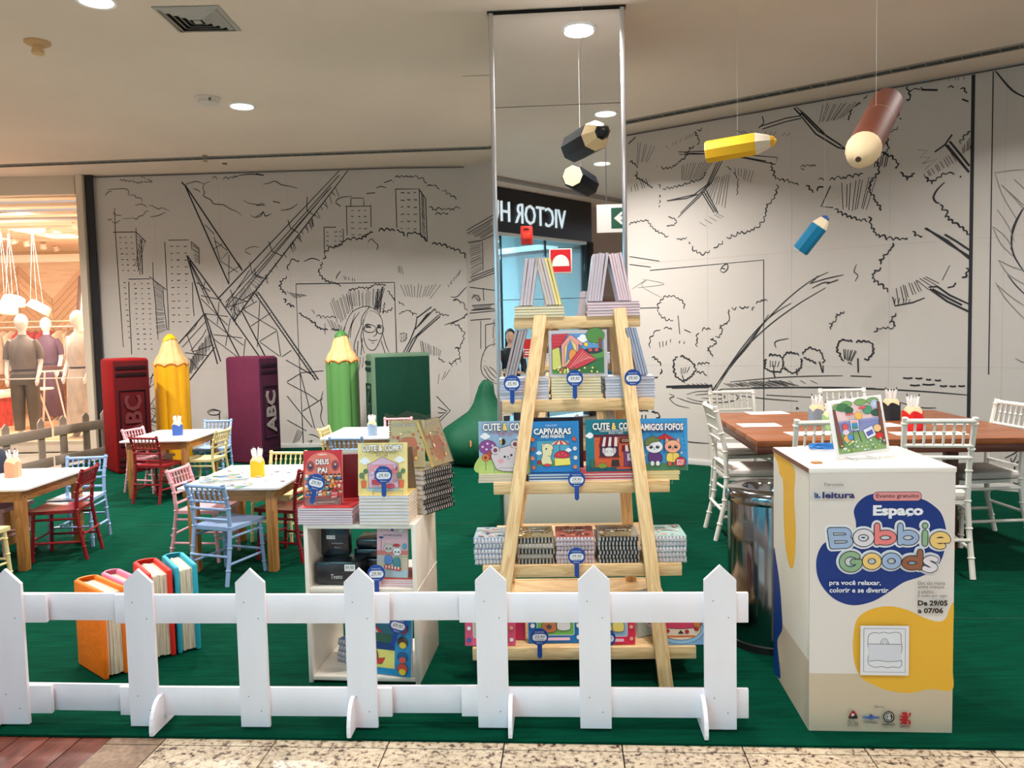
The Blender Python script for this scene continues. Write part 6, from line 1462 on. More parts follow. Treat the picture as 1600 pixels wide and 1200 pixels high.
# ================================================================== TOY FOAM BOOKS
def toy_book(label, fx, fy, rz, w, d, h, col):
    """front-left floor corner fx,fy; x = thickness, y = depth; pages face the front and top"""
    t = thing('toy_book', label, 'toy book', T(fx, fy, .009) @ RZ(rz))
    mc = mat('toy_'+str(col), col, .55, noise=.08, nscale=9, bump=.3, bscale=40); mp = mat('toy_pages', (226, 214, 190), .7, noise=.28, nscale=26, stretch=(6, .3, .3))
    c = .016
    # cover: U shape with rounded spine at the back, rounded outer edges
    q = [(c/2, 0)]
    mb = MB()
    for s, x in ((0, c/2+.002), (1, w-c/2-.002)):
        mb.box((x, d*.47, h/2), (c*1.35, d*.94, h), .0095)
    pts = [(c/2+.002, d*.9, 0), ]
    n = 10; arc = [(w/2-(w/2-c/2-.002)*math.cos(PI*k/n), d*.90+d*.10*math.sin(PI*k/n)) for k in range(n+1)]
    vs = []; 
    for z in (0, .006, h-.006, h):
        for x, y in arc: vs.append((x, y+(0 if 0 < z < h else -.004), z))
    for z in (h, 0):
        for k in range(n+1):
            x, y = arc[k]; xi = w/2+(x-w/2)*.80; yi = d*.90+(y-d*.90)*.35; vs.append((xi, yi, z))
    m_ = n+1
    mb.add(vs, [[l*m_+k, l*m_+k+1, (l+1)*m_+k+1, (l+1)*m_+k] for l in range(3) for k in range(n)]+[[3*m_+k, 3*m_+k+1, 4*m_+k+1, 4*m_+k] for k in range(n)]+[[5*m_+k, 5*m_+k+1, k+1, k] for k in range(n)])
    mb.build('cover', mc, t, angle=50)
    # page block, a little recessed, ridged
    npg = 9; mb = MB(); pw = (w-2*c-.004)/npg
    for k in range(npg):
        r_ = random.uniform(-.004, .004); mb.box((c+.002+pw*(k+.5), .012+(d*.92)/2+r_, h/2-.006+random.uniform(-.003, .002)), (pw*1.02, d*.92-.012, h-.03), .0015)
    mb.build('pages', mp, t)
    return t
toy_book('bright orange thick toy foam book standing nearest behind the fence', -1.750, 3.30, .86, .105, .30, .385, (246, 124, 6))
toy_book('pink toy foam book standing between the orange and the red one', -1.700, 3.412, .84, .085, .28, .385, (238, 130, 160))
toy_book('red toy foam book standing between the pink and the teal one', -1.640, 3.492, .66, .108, .28, .40, (222, 40, 26))
toy_book('teal blue toy foam book standing at the right end of the toy book row', -1.548, 3.566, .62, .10, .28, .405, (30, 166, 190))
# ================================================================== BOOK MAKERS
PAGE = (238, 232, 232)
_bm = {}
def flat_book(name, label, cat, M, w, d, th, edge, cover, group=None, cr=.06):
    """lying book: x width, y depth (away), z thickness; spine at the back unless spine colour given"""
    t = thing(name, label, cat, M, group); key = (round(w, 3), round(d, 3), round(th, 4), edge, cover, cr)
    if key not in _bm:
        me1 = MB().box((w/2, d/2, th/2), (w-.004, d-.003, th*.84)).build('pages', mat('pages_'+str(edge), edge, .6, noise=.10, nscale=20, stretch=(.5, .5, 30)), t, smooth=False)
        mb = MB(); c = max(.0004, th*cr); mb.box((w/2, d/2, c/2), (w, d, c)).box((w/2, d/2, th-c/2), (w, d, c)).box((w/2, d-.0008, th/2), (w, .0016, th)) 
        me2 = mb.build('cover', mat('bcover_'+str(cover), cover, .35), t, smooth=False)
        _bm[key] = (me1.data, me2.data)
    else:
        for nm, me in zip(('pages', 'cover'), _bm[key]):
            o = bpy.data.objects.new(nm, me); COL.objects.link(o); o.parent = t
    return t
ORD = ['topmost']+[w+' from top' for w in 'second third fourth fifth sixth seventh eighth ninth tenth eleventh twelfth thirteenth fourteenth fifteenth'.split()]
def stack(label, group, M, w, d, th, n, edges, cover, jit=.003, top_art=None, cr=.06):
    """M: base, front-left corner; builds from the bottom"""
    for i in range(n):
        e = edges[i % len(edges)]; c = cover[i % len(cover)] if isinstance(cover, list) else cover
        j = Matrix.Translation((random.uniform(-jit, jit), random.uniform(-jit*.5, jit), i*th)) @ RZ(random.uniform(-.008, .008))
        b = flat_book('coloring_book', label % ORD[n-1-i], 'book', M @ j, w, d, th*.97, e, c, group, cr=cr)
        if i == n-1 and top_art:
            a = Art(w*.98, d*.98, 100, 100); top_art(a); a.build('cover_print', b, T(w*.01, d*.01, th*.97))
_sp = {}
def spiral_book(name, label, group, M, w, d, th, col, wire, print_=None, film=False):
    """lying spiral notebook, coil along the front edge"""
    t = thing(name, label, 'notebook', M, group); key = (round(w, 3), round(d, 3), round(th, 4), col, wire, film)
    if key not in _sp:
        o = []
        o.append(MB().box((w/2, d/2+.004, th/2), (w-.004, d-.008, th*.8)).build('pages', mat('pages_'+str(PAGE), PAGE, .6), t, smooth=False))
        c = .0016; o.append(MB().box((w/2, d/2+.003, c/2), (w, d-.006, c)).box((w/2, d/2+.003, th-c/2), (w, d-.006, c)).build('cover', mat('bcover_'+str(col), col, .35), t, smooth=False))
        mb = MB(); n = max(6, int(w/.0145)); r = th*.56
        for k in range(n):
            x = w*(k+.7)/(n+.4)
            mb.tube([(x, .006-r*.9*math.sin(u), th/2+r*math.cos(u)) for u in [i*PI/5 for i in range(6)]]+[(x+.001, .008, th*.04)], .0019, 4, cap=False)
            mb.tube([(x+.0035, .006-r*.9*math.sin(u), th/2+r*math.cos(u)) for u in [i*PI/5 for i in range(6)]], .0014, 4, cap=False)
        o.append(mb.build('spiral_binding', mat('wire_'+str(wire), wire, .35, .4), t, angle=80))
        if film: o.append(MB().box((w/2, d/2, th+.0015), (w+.006, d+.01, .0006)).build('plastic_wrap', glass_mat('cling_film', (252, 252, 250), .05, .15), t, smooth=False))
        _sp[key] = [(x.name.split('.')[0], x.data) for x in o]
    else:
        for nm, me in _sp[key]:
            q = bpy.data.objects.new(nm, me); COL.objects.link(q); q.parent = t
    return t
def spiral_stack(label, group, M, w, d, th, n, cols, wires, film=False, top_art=None, jit=.004):
    for i in range(n):
        j = Matrix.Translation((random.uniform(-jit, jit), random.uniform(-jit, jit), i*th)) @ RZ(random.uniform(-.02, .02))
        b = spiral_book('spiral_notebook', label % ORD[n-1-i], group, M @ j, w, d, th*.94, cols[i % len(cols)], wires[i % len(wires)], film=film)
        if i == n-1 and top_art:
            a = Art(w*.96, d*.9, 100, 80); top_art(a); a.build('cover_print', b, T(w*.02, d*.08, th*.94+.0005))
def display_book(label, M, w, h, th, draw, cover, edge=PAGE, back=None, spiral=False, film=False, ux=100, uy=None, name='display_book'):
    """upright book, x right, y up, z to the viewer (front face at z=0)"""
    t = thing(name, label, 'book', M)
    MB().box((w/2, h/2, -th/2-.0), (w-.002, h-.004, th*.8)).build('pages', mat('pages_'+str(edge), edge, .6, noise=.08, nscale=20), t, smooth=False)
    cv = MB().box((w/2, h/2, -.001), (w, h, .002)).box((w/2, h/2, -th+.001), (w, h, .002)).box((.001, h/2, -th/2), (.002, h, th)).build('cover', mat('bcover_'+str(cover), cover, .35), t, smooth=False)
    a = Art(w, h, ux, uy or ux*h/w); draw(a); a.build('cover_print', cv, T(0, 0, .0002), attr_mat('glossy_cover', .35, .25))
    if spiral:
        mb = MB(); n = int(h/.011)
        for k in range(n):
            y = h*(k+.6)/(n+.2); mb.tube([(.006-.009*math.sin(u), y, -th/2+th*.75*math.cos(u)) for u in [i*PI/5 for i in range(6)]], .0015, 4, cap=False)
        mb.build('spiral_binding', mat('wire_'+str((30, 32, 36)), (30, 32, 36), .35, .4), t, angle=80)
    if film: MB().box((w/2, h/2, .0035), (w+.008, h+.01, .0004)).build('plastic_wrap', glass_mat('cling_film', (252, 252, 250), .05, .15), t, smooth=False)
    return t
def wire_stand(label, M, w=.09):
    t = thing('wire_stand', label, 'stand', M)
    m = mat('chrome_wire', (190, 190, 192), .2, 1.0)
    for s in (-1, 1): MB().tube([(s*w/2, .018, .022), (s*w/2, .004, .02), (s*w/2, .002, -.06), (s*w/2*.4, .10, -.035)], .0013, 5).build('arm', m, t)
    MB().tube([(-w/2, .006, .02), (w/2, .006, .02)], .0013, 5).build('front_bar', m, t)
    return t
def price_tag(label, M, price, small=None, tilt=0.0, stick=.055):
    """round paddle with stick: origin at the disc centre, z to viewer"""
    t = thing('price_tag', label, 'price tag', M @ RZ(tilt), 'blue paddle price tags')
    r = .036; q = [(r*math.sin(a), r*math.cos(a)) for a in [i*2*PI/28 for i in range(28)]][::-1]
    mb = MB().prism(q, .0025, T(0, 0, -.0025)); mb.prism([(-.0095, -r*.85), (-.0095, -r-stick+.008), (0, -r-stick), (.0095, -r-stick+.008), (.0095, -r*.85)], .0025, T(0, 0, -.0027)); pd = mb.build('paddle', mat('tag_blue', (28, 74, 158), .4), t, smooth=False)
    a = Art(2*r, 2*r, 100, 100); a.z = .0001
    a.rrect(10, 34, 90, 74, 19, (240, 240, 244)); a.text('PROMOÇÃO', 50, 23, (226, 232, 244), width=52, height=9, off=.01); a.text('leitura', 54, 85, (226, 232, 244), width=26, height=8); a.ell(36, 85, 3, 3, (226, 232, 244), n=8)
    a.text(price, 50, 51 if small else 54, (34, 34, 40), width=56, height=19 if small else 24, shear=.25)
    if small: a.text(small, 50, 67, (34, 34, 40), width=48, height=8, shear=.3)
    a.build('print', pd, T(-r, -r, 0))
    return t

# ------------------------------------------------------------------ cover drawings (generic animals and scenes)
K = (44, 36, 50); WH = (244, 240, 238)
def title(a, s, cx, cy, w, h, fill=WH, out=K, oo=.085, off=.035): a.text(s, cx, cy, fill, width=w, height=h, off=off, outline=out, oo=oo)
def cute(a, cx, cy, w, h, out=K, amp=(246, 210, 110), ampc=None):
    title(a, 'CUTE', cx-w*.31, cy, w*.36, h, out=out); title(a, '&', cx-w*.04, cy, w*.10, h, amp, out); title(a, 'COMFY', cx+w*.28, cy, w*.44, h, out=out)
def cloud(a, x, y, s, c=(238, 240, 244)):
    for dx, dy, r in ((-4, 0, 3), (0, -2, 4), (4, 0, 3), (0, 1, 4)): a.ell(x+dx*s, y+dy*s, r*s, r*.8*s, c, n=10)
def face(a, cx, cy, rx, ry, col, ears='round', eye=1.0, inner=(150, 80, 90), cheeks=True):
    if ears == 'round':
        for s in (-1, 1): a.ell(cx+s*rx*.72, cy-ry*.82, rx*.32, rx*.32, col, K, .8, 14); a.ell(cx+s*rx*.72, cy-ry*.82, rx*.17, rx*.17, inner, n=10)
    elif ears == 'cat':
        for s in (-1, 1): a.poly([(cx+s*rx*.25, cy-ry*.75), (cx+s*rx*.80, cy-ry*1.45), (cx+s*rx*.92, cy-ry*.3)], col, K, .8)
    elif ears == 'dog':
        for s in (-1, 1): a.ell(cx+s*rx*.9, cy-ry*.1, rx*.28, ry*.6, inner, K, .6, 12)
    a.ell(cx, cy, rx, ry, col, K, .8)
    for s in (-1, 1):
        a.ell(cx+s*rx*.38, cy+ry*.05, rx*.13*eye, ry*.16*eye, K, n=10)
        if eye > 1.4: a.ell(cx+s*rx*.42, cy-ry*.04, rx*.06, ry*.07, WH, n=8)
        if cheeks: a.ell(cx+s*rx*.62, cy+ry*.38, rx*.15, ry*.13, (236, 160, 168), n=10)
    a.ell(cx, cy+ry*.2, rx*.08, ry*.07, K, n=8); a.line([(cx-rx*.14, cy+ry*.38), (cx, cy+ry*.45), (cx+rx*.14, cy+ry*.38)], .6, K, True)
def d_bear(a):
    a.bg((150, 178, 208)); H = a.uy; a.raw(smooth_closed([(-2, H*.72), (20, H*.66), (50, H*.7), (80, H*.66), (102, H*.72), (101, H), (-1, H)][:7]), (178, 200, 112)); a.rect(0, H*.86, 100, H, (186, 206, 120))
    a.ell(16, H*.50, 16, 13, (138, 72, 142), K, .7)
    for x, y in ((7, .49), (16, .43), (25, .47), (14, .54), (23, .55)): a.ell(x, H*y, 2.2, 2.2, (226, 206, 230), n=8)
    a.poly([(15, H*.58), (23, H*.58), (24, H*.74), (14, H*.74)], (182, 74, 58), K, .6)
    for x, y in ((12, .70), (84, .56), (95, .52)): a.ell(x, H*y, 7, 7, (222, 120, 60), K, .6, 12); a.ell(x, H*y, 3, 3, (120, 60, 36), n=8); a.line([(x, H*y+7), (x, H*.95)], 1, (90, 120, 60))
    cloud(a, 12, H*.29, 1.3); cloud(a, 78, H*.32, 1.3)
    a.blob([(26, H*.80), (22, H*.66), (30, H*.56), (46, H*.50), (62, H*.47), (74, H*.56), (80, H*.72), (76, H*.92), (60, H*.98), (34, H*.94)], (214, 202, 208), K, 1.0)
    for x, y in ((30, .56), (66, .45)): a.ell(x, H*y, 8, 8, (214, 202, 208), K, .9, 14); a.ell(x, H*y, 4, 4, (128, 62, 84), n=10)
    a.raw(smooth_closed([(34, H*.62), (62, H*.52), (74, H*.66), (50, H*.76)]), (214, 202, 208))
    a.ell(47, H*.69, 2.3, 2.3, K, n=10); a.ell(59, H*.66, 2.3, 2.3, K, n=10); a.ell(53, H*.69, 1.6, 1.2, K, n=8); a.line([(51, H*.725), (54, H*.735), (57, H*.72)], .7, K, True); a.ell(40, H*.77, 5, 4, (232, 158, 170), n=10)
    a.line([(66, H*.70), (72, H*.68), (78, H*.74)], .9, K, True); a.line([(66, H*.98), (64, H*.84), (72, H*.78)], .9, K, True)
    a.ell(44, H*.40, 5, 6, (40, 36, 44), n=12); a.ell(41, H*.40, 1.6, 5, (230, 180, 70), n=8); a.ell(40, H*.34, 3, 2, (226, 232, 240), n=8)
    cute(a, 52, H*.11, 90, 14); a.text('COLORING BOOK FOR ADULTS', 50, H*.22, (176, 50, 74), width=56, height=4); a.text('BOLD + EASY', 50, H*.265, (176, 50, 74), width=26, height=4)
def d_capy(a):
    H = a.uy; a.bg((44, 130, 196)); a.rrect(14, H*.38, 80, H*.88, 3, (86, 166, 196), (30, 90, 140), .6); a.rrect(14, H*.76, 80, H*.88, 2, (110, 150, 84))
    for k in range(6): a.poly([(40+(k-.0)*7, H*.46), (47+k*7, H*.46), (60+(k-2.5)*2.2+2.2, H*.38), (60+(k-2.5)*2.2, H*.38)][::1], (222, 70, 70) if k % 2 else (238, 224, 196), K, .4)
    a.line([(60, H*.46), (60, H*.64)], 1, K)
    a.poly([(49, H*.70), (80, H*.70), (82, H*.86), (50, H*.88)], (240, 226, 110), K, .7); a.rect(49, H*.69, 81, H*.73, (110, 180, 170)); a.blob([(49, H*.70), (53, H*.62), (64, H*.58), (76, H*.61), (81, H*.70), (66, H*.73)], (204, 54, 74), K, .7)
    for x, y in ((58, .66), (66, .63), (72, .67)): a.ell(x, H*y, 1, 1, (246, 190, 160), n=6)
    a.blob([(24, H*.50), (30, H*.44), (40, H*.44), (47, H*.50), (45, H*.60), (42, H*.72), (44, H*.84), (28, H*.86), (22, H*.78), (25, H*.64)], (228, 220, 176), K, .9); a.ell(26, H*.46, 2.5, 2.5, (228, 220, 176), K, .6, 10); a.ell(33, H*.54, 1.6, 2.2, K, n=8); a.ell(45, H*.57, 2, 1.4, (150, 120, 90), n=8); a.line([(36, H*.68), (42, H*.69)], .8, K)
    a.ell(34, H*.86, 7, 3, (214, 70, 74), K, .5, 12); a.ell(18, H*.80, 4, 4, (190, 40, 50), K, .5, 10)
    for x, y, c in ((90, .35, (222, 96, 70)), (91, .54, (226, 226, 232)), (92, .72, (232, 224, 220)), (91, .90, (230, 150, 110)), (6, .35, (226, 120, 60)), (6, .54, (170, 90, 80)), (5, .72, (224, 140, 110)), (7, .90, (214, 120, 90))): a.ell(x, H*y, 4.4, 4.6, c, K, .6, 12); a.ell(x-1.4, H*y-.5, .7, .7, K, n=6); a.ell(x+1.4, H*y-.5, .7, .7, K, n=6)
    cloud(a, 18, H*.62, .9); cloud(a, 78, H*.57, .9); a.text('CUTE & COMFY', 44, H*.08, (226, 236, 240), width=24, height=3.6)
    title(a, 'CAPIVARAS', 46, H*.195, 76, 13); a.text('AND FRIENDS', 46, H*.295, WH, width=48, height=6.5, off=.03)
def d_bakery(a):
    H = a.uy; a.bg((24, 122, 140)); a.rect(0, H*.88, 100, H, (18, 100, 118)); cloud(a, 8, H*.31, 1.2); cloud(a, 96, H*.33, 1.0)
    a.rect(16, H*.34, 100, H*.92, (216, 96, 58))
    for k in range(12): a.rect(18+(k*17) % 78, H*(.40+.045*k), 24+(k*17) % 78, H*(.41+.045*k), (186, 74, 48))
    a.rect(14, H*.29, 100, H*.34, (92, 40, 60)); a.rrect(62, H*.36, 100, H*.46, 2, (96, 42, 44), K, .6); a.text('COFFEE', 80, H*.41, (236, 200, 170), width=26, height=5, off=.02)
    a.rrect(26, H*.46, 60, H*.72, 1, (70, 40, 70), K, .8); a.ell(43, H*.63, 11, 9, (226, 222, 222), K, .7); a.ell(33, H*.60, 3, 6, (206, 198, 200), K, .5, 10); a.ell(53, H*.60, 3, 6, (206, 198, 200), K, .5, 10); a.ell(39, H*.62, 1, 1, K, n=6); a.ell(47, H*.62, 1, 1, K, n=6); a.rect(24, H*.71, 62, H*.735, (110, 40, 50))
    for k in range(6): a.poly([(26+k*5.6-2, H*.52), (26+(k+1)*5.6-1.4, H*.52), (28+(k+1)*5, H*.34), (28+k*5, H*.34)], (112, 20, 50) if k % 2 == 0 else (236, 220, 214), K, .4)
    a.rrect(70, H*.60, 96, H*.90, 1, (120, 60, 110), K, .7); a.rect(76, H*.66, 90, H*.80, (206, 210, 220)); a.ell(83, H*.72, 3, 3, (90, 70, 90), n=8)
    for k in range(5): a.poly([(66+k*6.6, H*.62), (72.6+k*6.6, H*.62), (72+k*5.2, H*.50), (67+k*5.2, H*.50)], (112, 20, 50) if k % 2 == 0 else (236, 220, 214), K, .4)
    a.poly([(48, H*.78), (60, H*.78), (62, H*.90), (46, H*.90)], (60, 50, 50), K, .6); a.ell(30, H*.89, 9, 5, (140, 150, 60), K, .5, 12); a.ell(12, H*.85, 5, 9, (60, 110, 90), K, .5, 12); a.rect(56, H*.92, 90, H*.96, (206, 80, 60))
    cute(a, 56, H*.13, 88, 13); a.text('COLORING BOOK FOR ADULTS', 56, H*.215, WH, width=60, height=4); a.text('BOLD + EASY', 56, H*.26, WH, width=26, height=4)
def d_amigos(a):
    H = a.uy; a.bg((62, 150, 208)); a.raw([(0, H*.88), (40, H*.84), (100, H*.90), (100, H), (0, H)], (76, 126, 92))
    for k in range(14): a.ell(8+(k*29) % 88, H*(.30+((k*37) % 40)/100), 1, 1.8, (36, 84, 150), n=6)
    cloud(a, 6, H*.42, 1.2)
    for k in range(6): a.poly([(36+k*7, H*.40), (43+k*7, H*.40), (58, H*.29)], (222, 56, 60) if k % 2 else (196, 44, 52), K, .4)
    a.line([(56, H*.40), (56, H*.68)], 1.2, K)
    a.blob([(30, H*.66), (46, H*.66), (52, H*.72), (50, H*.82), (30, H*.82), (26, H*.74)], (98, 62, 124), K, .8); a.ell(34, H*.86, 4, 5, (232, 232, 236), K, .6, 10); a.ell(44, H*.86, 4, 5, (232, 232, 236), K, .6, 10)
    face(a, 38, H*.54, 16, 12, (232, 232, 238), 'none', 1.7, cheeks=False); a.blob([(20, H*.50), (22, H*.40), (34, H*.34), (46, H*.38), (48, H*.43), (34, H*.46), (26, H*.52)], (112, 124, 72), K, .8)
    a.blob([(64, H*.66), (80, H*.66), (84, H*.72), (80, H*.83), (62, H*.83), (60, H*.74)], (240, 206, 100), K, .8); a.line([(72, H*.66), (72, H*.82)], .5, K); a.ell(66, H*.87, 4, 4, (220, 90, 60), K, .6, 10); a.ell(77, H*.87, 4, 4, (220, 90, 60), K, .6, 10); face(a, 72, H*.54, 15, 12, (244, 172, 140), 'cat', 1.7)
    for x, y in ((14, .62), (20, .70), (10, .76), (88, .66)): a.ell(x, H*y, 2.4, 2.4, (214, 190, 226), K, .4, 8)
    a.ell(86, H*.83, 10, 9, (204, 42, 60), K, .7, 14); a.text('BOLD', 86, H*.81, WH, width=13, height=5, off=.02); a.text('EASY', 86, H*.87, WH, width=13, height=5, off=.02)
    title(a, 'AMIGOS FOFOS', 52, H*.16, 80, 13, out=(110, 28, 60)); a.text('LIVRO FOFO E DIVERTIDO PARA COLORIR', 52, H*.25, (24, 50, 110), width=80, height=4, off=.01)
def d_house(a):
    H = a.uy; a.bg((242, 220, 144))
    for k in range(16): a.ell(6+(k*37) % 90, H*(.22+((k*23) % 76)/100), 1, 1, (200, 150, 90), n=5)
    a.raw(smooth_closed([(16, H*.86), (40, H*.82), (66, H*.84), (84, H*.88), (60, H*.93), (34, H*.93)]), (168, 204, 214)); cloud(a, 14, H*.35, 1.6); cloud(a, 84, H*.33, 1.5)
    a.poly([(20, H*.42), (50, H*.27), (82, H*.42), (82, H*.86), (22, H*.86)], (222, 184, 206), (120, 60, 110), 1)
    a.rrect(24, H*.42, 80, H*.58, 2, (236, 150, 160), (150, 80, 100), .5); random.seed(5)
    for k in range(30): a.ell(random.uniform(26, 78), H*random.uniform(.43, .82), random.uniform(1.5, 4), random.uniform(1.5, 4), random.choice([(226, 90, 100), (240, 226, 226), (190, 200, 226), (240, 180, 120), (150, 70, 90), (236, 150, 160)]), (140, 70, 90), .3, 8)
    a.rect(28, H*.70, 50, H*.80, (200, 70, 84)); a.ell(66, H*.83, 9, 5, (200, 80, 100), K, .5)
    for x in (12, 88): a.poly([(x-5, H*.72), (x+5, H*.72), (x+4, H*.86), (x-4, H*.86)], (232, 106, 56), K, .6); a.line([(x, H*.72), (x, H*.52)], 1, (50, 80, 60)); a.ell(x-4, H*.62, 5, 6, (104, 136, 96), K, .5, 10); a.ell(x+4, H*.54, 4, 5, (84, 126, 86), K, .5, 10)
    cute(a, 50, H*.10, 84, 13, out=(50, 46, 60), amp=WH); a.text('COLORING BOOK FOR ADULTS', 50, H*.19, (110, 80, 50), width=56, height=4); a.text('BOLD + EASY', 50, H*.235, (110, 80, 50), width=24, height=4)
def d_deus(a):
    H = a.uy; a.bg((196, 40, 52)); a.raw(smooth_closed([(4, H*.84), (4, H*.4), (16, H*.12), (50, H*.03), (84, H*.12), (96, H*.4), (96, H*.84), (50, H*.9)]), (226, 122, 104)); a.rect(4, H*.84, 96, H*.98, (120, 40, 44)); a.rrect(4, H*.85, 96, H*.98, 3, (160, 120, 110))
    for x in (18, 82): a.ell(x, H*.28, 10, 14, (170, 70, 74), (110, 40, 50), .6); a.ell(x, H*.28, 6, 9, (60, 50, 80)); a.ell(x, H*.26, 3, 4, (214, 160, 120), n=8)
    random.seed(11)
    for r_ in range(4):
        for k in range(9):
            x, y = 8+k*10.5+(r_ % 2)*4, H*(.46+.095*r_)
            a.blob([(x-5, y+9), (x-4, y+3), (x+4, y+3), (x+5, y+9)], random.choice([(50, 120, 180), (236, 226, 220), (200, 60, 60), (110, 160, 150), (230, 160, 80), (90, 60, 60)]), K, .4); a.ell(x, y, 4.2, 4.6, random.choice([(240, 200, 160), (226, 170, 120), (150, 92, 60), (240, 230, 220)]), K, .5, 10); a.ell(x, y-2.6, 4.2, 2.6, random.choice([(40, 36, 44), (150, 70, 40), (236, 130, 40), (230, 226, 220), (90, 50, 40)]), n=8)
    a.text('TURMINHA', 50, H*.08, WH, width=24, height=4, off=.02); title(a, 'DEUS', 50, H*.21, 34, 14, out=(50, 20, 30)); title(a, 'PAI', 50, H*.36, 24, 14, out=(50, 20, 30))
    a.ell(80, H*.80, 10, 10, (200, 50, 60), K, .6, 14); a.text('BOLD', 80, H*.78, WH, width=14, height=5); a.text('EASY', 80, H*.84, WH, width=14, height=5); a.text('LIVRO PARA COLORIR', 50, H*.93, WH, width=60, height=4)
def d_pinkcats(a):
    H = a.uy; a.bg((226, 178, 186)); a.rect(0, H*.50, 100, H*.58, (214, 120, 110)); a.rect(0, H*.58, 100, H*.86, (206, 196, 170)); a.rect(0, H*.86, 100, H, (170, 206, 216)); a.line([(0, H*.58), (100, H*.62)], .8, K); a.rect(0, H*.60, 30, H*.72, (190, 186, 190))
    a.line([(14, H*.26), (14, H*.5)], 1.5, (30, 60, 120)); a.ell(14, H*.26, 8, 3, (30, 70, 140), K, .4); a.ell(90, H*.42, 7, 10, (80, 160, 190), K, .6)
    face(a, 38, H*.46, 16, 14, (206, 196, 186), 'cat', 1.6); face(a, 66, H*.52, 14, 12, (244, 240, 240), 'cat', 1.6); a.ell(64, H*.40, 11, 4.5, (204, 50, 60), K, .7)
    a.blob([(28, H*.60), (48, H*.60), (50, H*.74), (28, H*.74)], (96, 140, 200), K, .8); a.blob([(56, H*.64), (74, H*.64), (76, H*.80), (56, H*.80)], (70, 140, 150), K, .8); a.poly([(26, H*.76), (80, H*.82), (76, H*.88), (24, H*.82)], (214, 70, 70), K, .6)
    for k in range(5): a.rect(28+k*10, H*.775+k*1, 33+k*10, H*.825+k*1, (240, 232, 226))
    title(a, 'CUTE', 28, H*.10, 36, 12); title(a, '&', 51, H*.10, 8, 12, (30, 60, 140), (20, 30, 80)); title(a, 'COMFY', 76, H*.13, 40, 12); a.text('PLAYTIME COLORING', 52, H*.215, (50, 40, 60), width=60, height=4.4, off=.02)
def d_beach(a):
    H = a.uy; a.bg((40, 140, 196)); a.rect(4, H*.22, 72, H*.90, (30, 110, 130)); a.rect(4, H*.50, 72, H*.66, (20, 60, 120)); a.rect(4, H*.62, 72, H*.90, (226, 216, 120)); a.ell(56, H*.44, 20, 7, (40, 96, 70))
    for k in range(6): a.poly([(4+k*8, H*.36), (12+k*8, H*.36), (24+k*2, H*.22), (22+k*2, H*.22)], (206, 50, 54) if k % 2 else (240, 236, 230), K, .4)
    face(a, 26, H*.48, 13, 11, (176, 84, 60), 'round', 1); a.blob([(14, H*.60), (38, H*.60), (42, H*.82), (12, H*.82)], (186, 92, 64), K, .8); a.rect(16, H*.60, 38, H*.66, (60, 150, 150)); a.poly([(8, H*.86), (50, H*.84), (56, H*.74), (20, H*.80)], (200, 64, 56), K, .5)
    for y, c, d in ((.25, (120, 50, 60), (170, 60, 60)), (.47, (70, 60, 60), (226, 200, 60)), (.70, (40, 90, 140), (210, 90, 80)), (.88, (210, 80, 70), (236, 200, 60))): a.ell(86, H*y, 9, 8, c, K, .6, 12); a.ell(86, H*(y+.05), 6, 5, d, n=10)
    title(a, 'CUTE & COMFY', 46, H*.09, 80, 12)
def d_doghouse(a):
    H = a.uy; a.bg((96, 150, 204)); cloud(a, 60, H*.14, 1.6); cloud(a, 82, H*.20, 1.2); a.ell(84, H*.06, 18, 14, (86, 140, 76), (40, 70, 40), .7); a.rect(90, H*.12, 97, H*.74, (130, 84, 60)); a.ell(66, H*.28, 4, 4, (246, 206, 80), K, .5)
    a.raw([(0, H*.46), (100, H*.40), (100, H), (0, H)], (92, 150, 80)); a.raw([(50, H*.72), (100, H*.60), (100, H), (46, H)], (60, 120, 76)); a.raw(smooth_closed([(56, H*.46), (70, H*.38), (90, H*.38), (98, H*.46), (80, H*.52)]), (50, 60, 74)); a.ell(74, H*.42, 4, 3, (216, 90, 90), n=8); a.ell(86, H*.42, 4, 3, (216, 90, 90), n=8)
    a.poly([(0, H*.02), (32, H*.0), (16, H*.34), (0, H*.44)], (206, 60, 76), K, .6)
    for k in range(5):
        for j in range(4): a.line([(2+j*7, H*(.06+k*.08)), (5+j*7, H*(.09+k*.08)), (8+j*7, H*(.06+k*.08))], .7, (140, 30, 50), True)
    a.poly([(14, H*.34), (36, H*.02), (60, H*.26), (56, H*.32), (52, H*.26), (50, H*.80), (18, H*.84), (18, H*.30)], (226, 156, 150), K, .9); a.poly([(24, H*.34), (36, H*.14), (48, H*.30), (46, H*.78), (24, H*.80)], (226, 200, 130), K, .7); a.poly([(30, H*.30), (36, H*.16), (42, H*.4), (34, H*.6), (26, H*.76)], (90, 130, 196), K, .6)
    a.ell(40, H*.56, 8, 12, (226, 150, 74), K, .7); a.poly([(56, H*.36), (86, H*.66), (44, H*.92), (24, H*.86)], (204, 66, 80), K, .8)
    for k in range(6): a.line([(34+k*7, H*(.86-.05*k)), (60+k*4, H*(.46+.035*k))], .7, (240, 190, 180))
    a.poly([(0, H*.40), (14, H*.34), (18, H*.86), (0, H*.9)], (206, 206, 110), K, .7); random.seed(4)
    for k in range(26): a.ell(random.uniform(4, 96), H*random.uniform(.84, .98), 2, 2, random.choice([(226, 70, 90), (240, 236, 220), (240, 220, 110), (60, 110, 60)]), n=7)
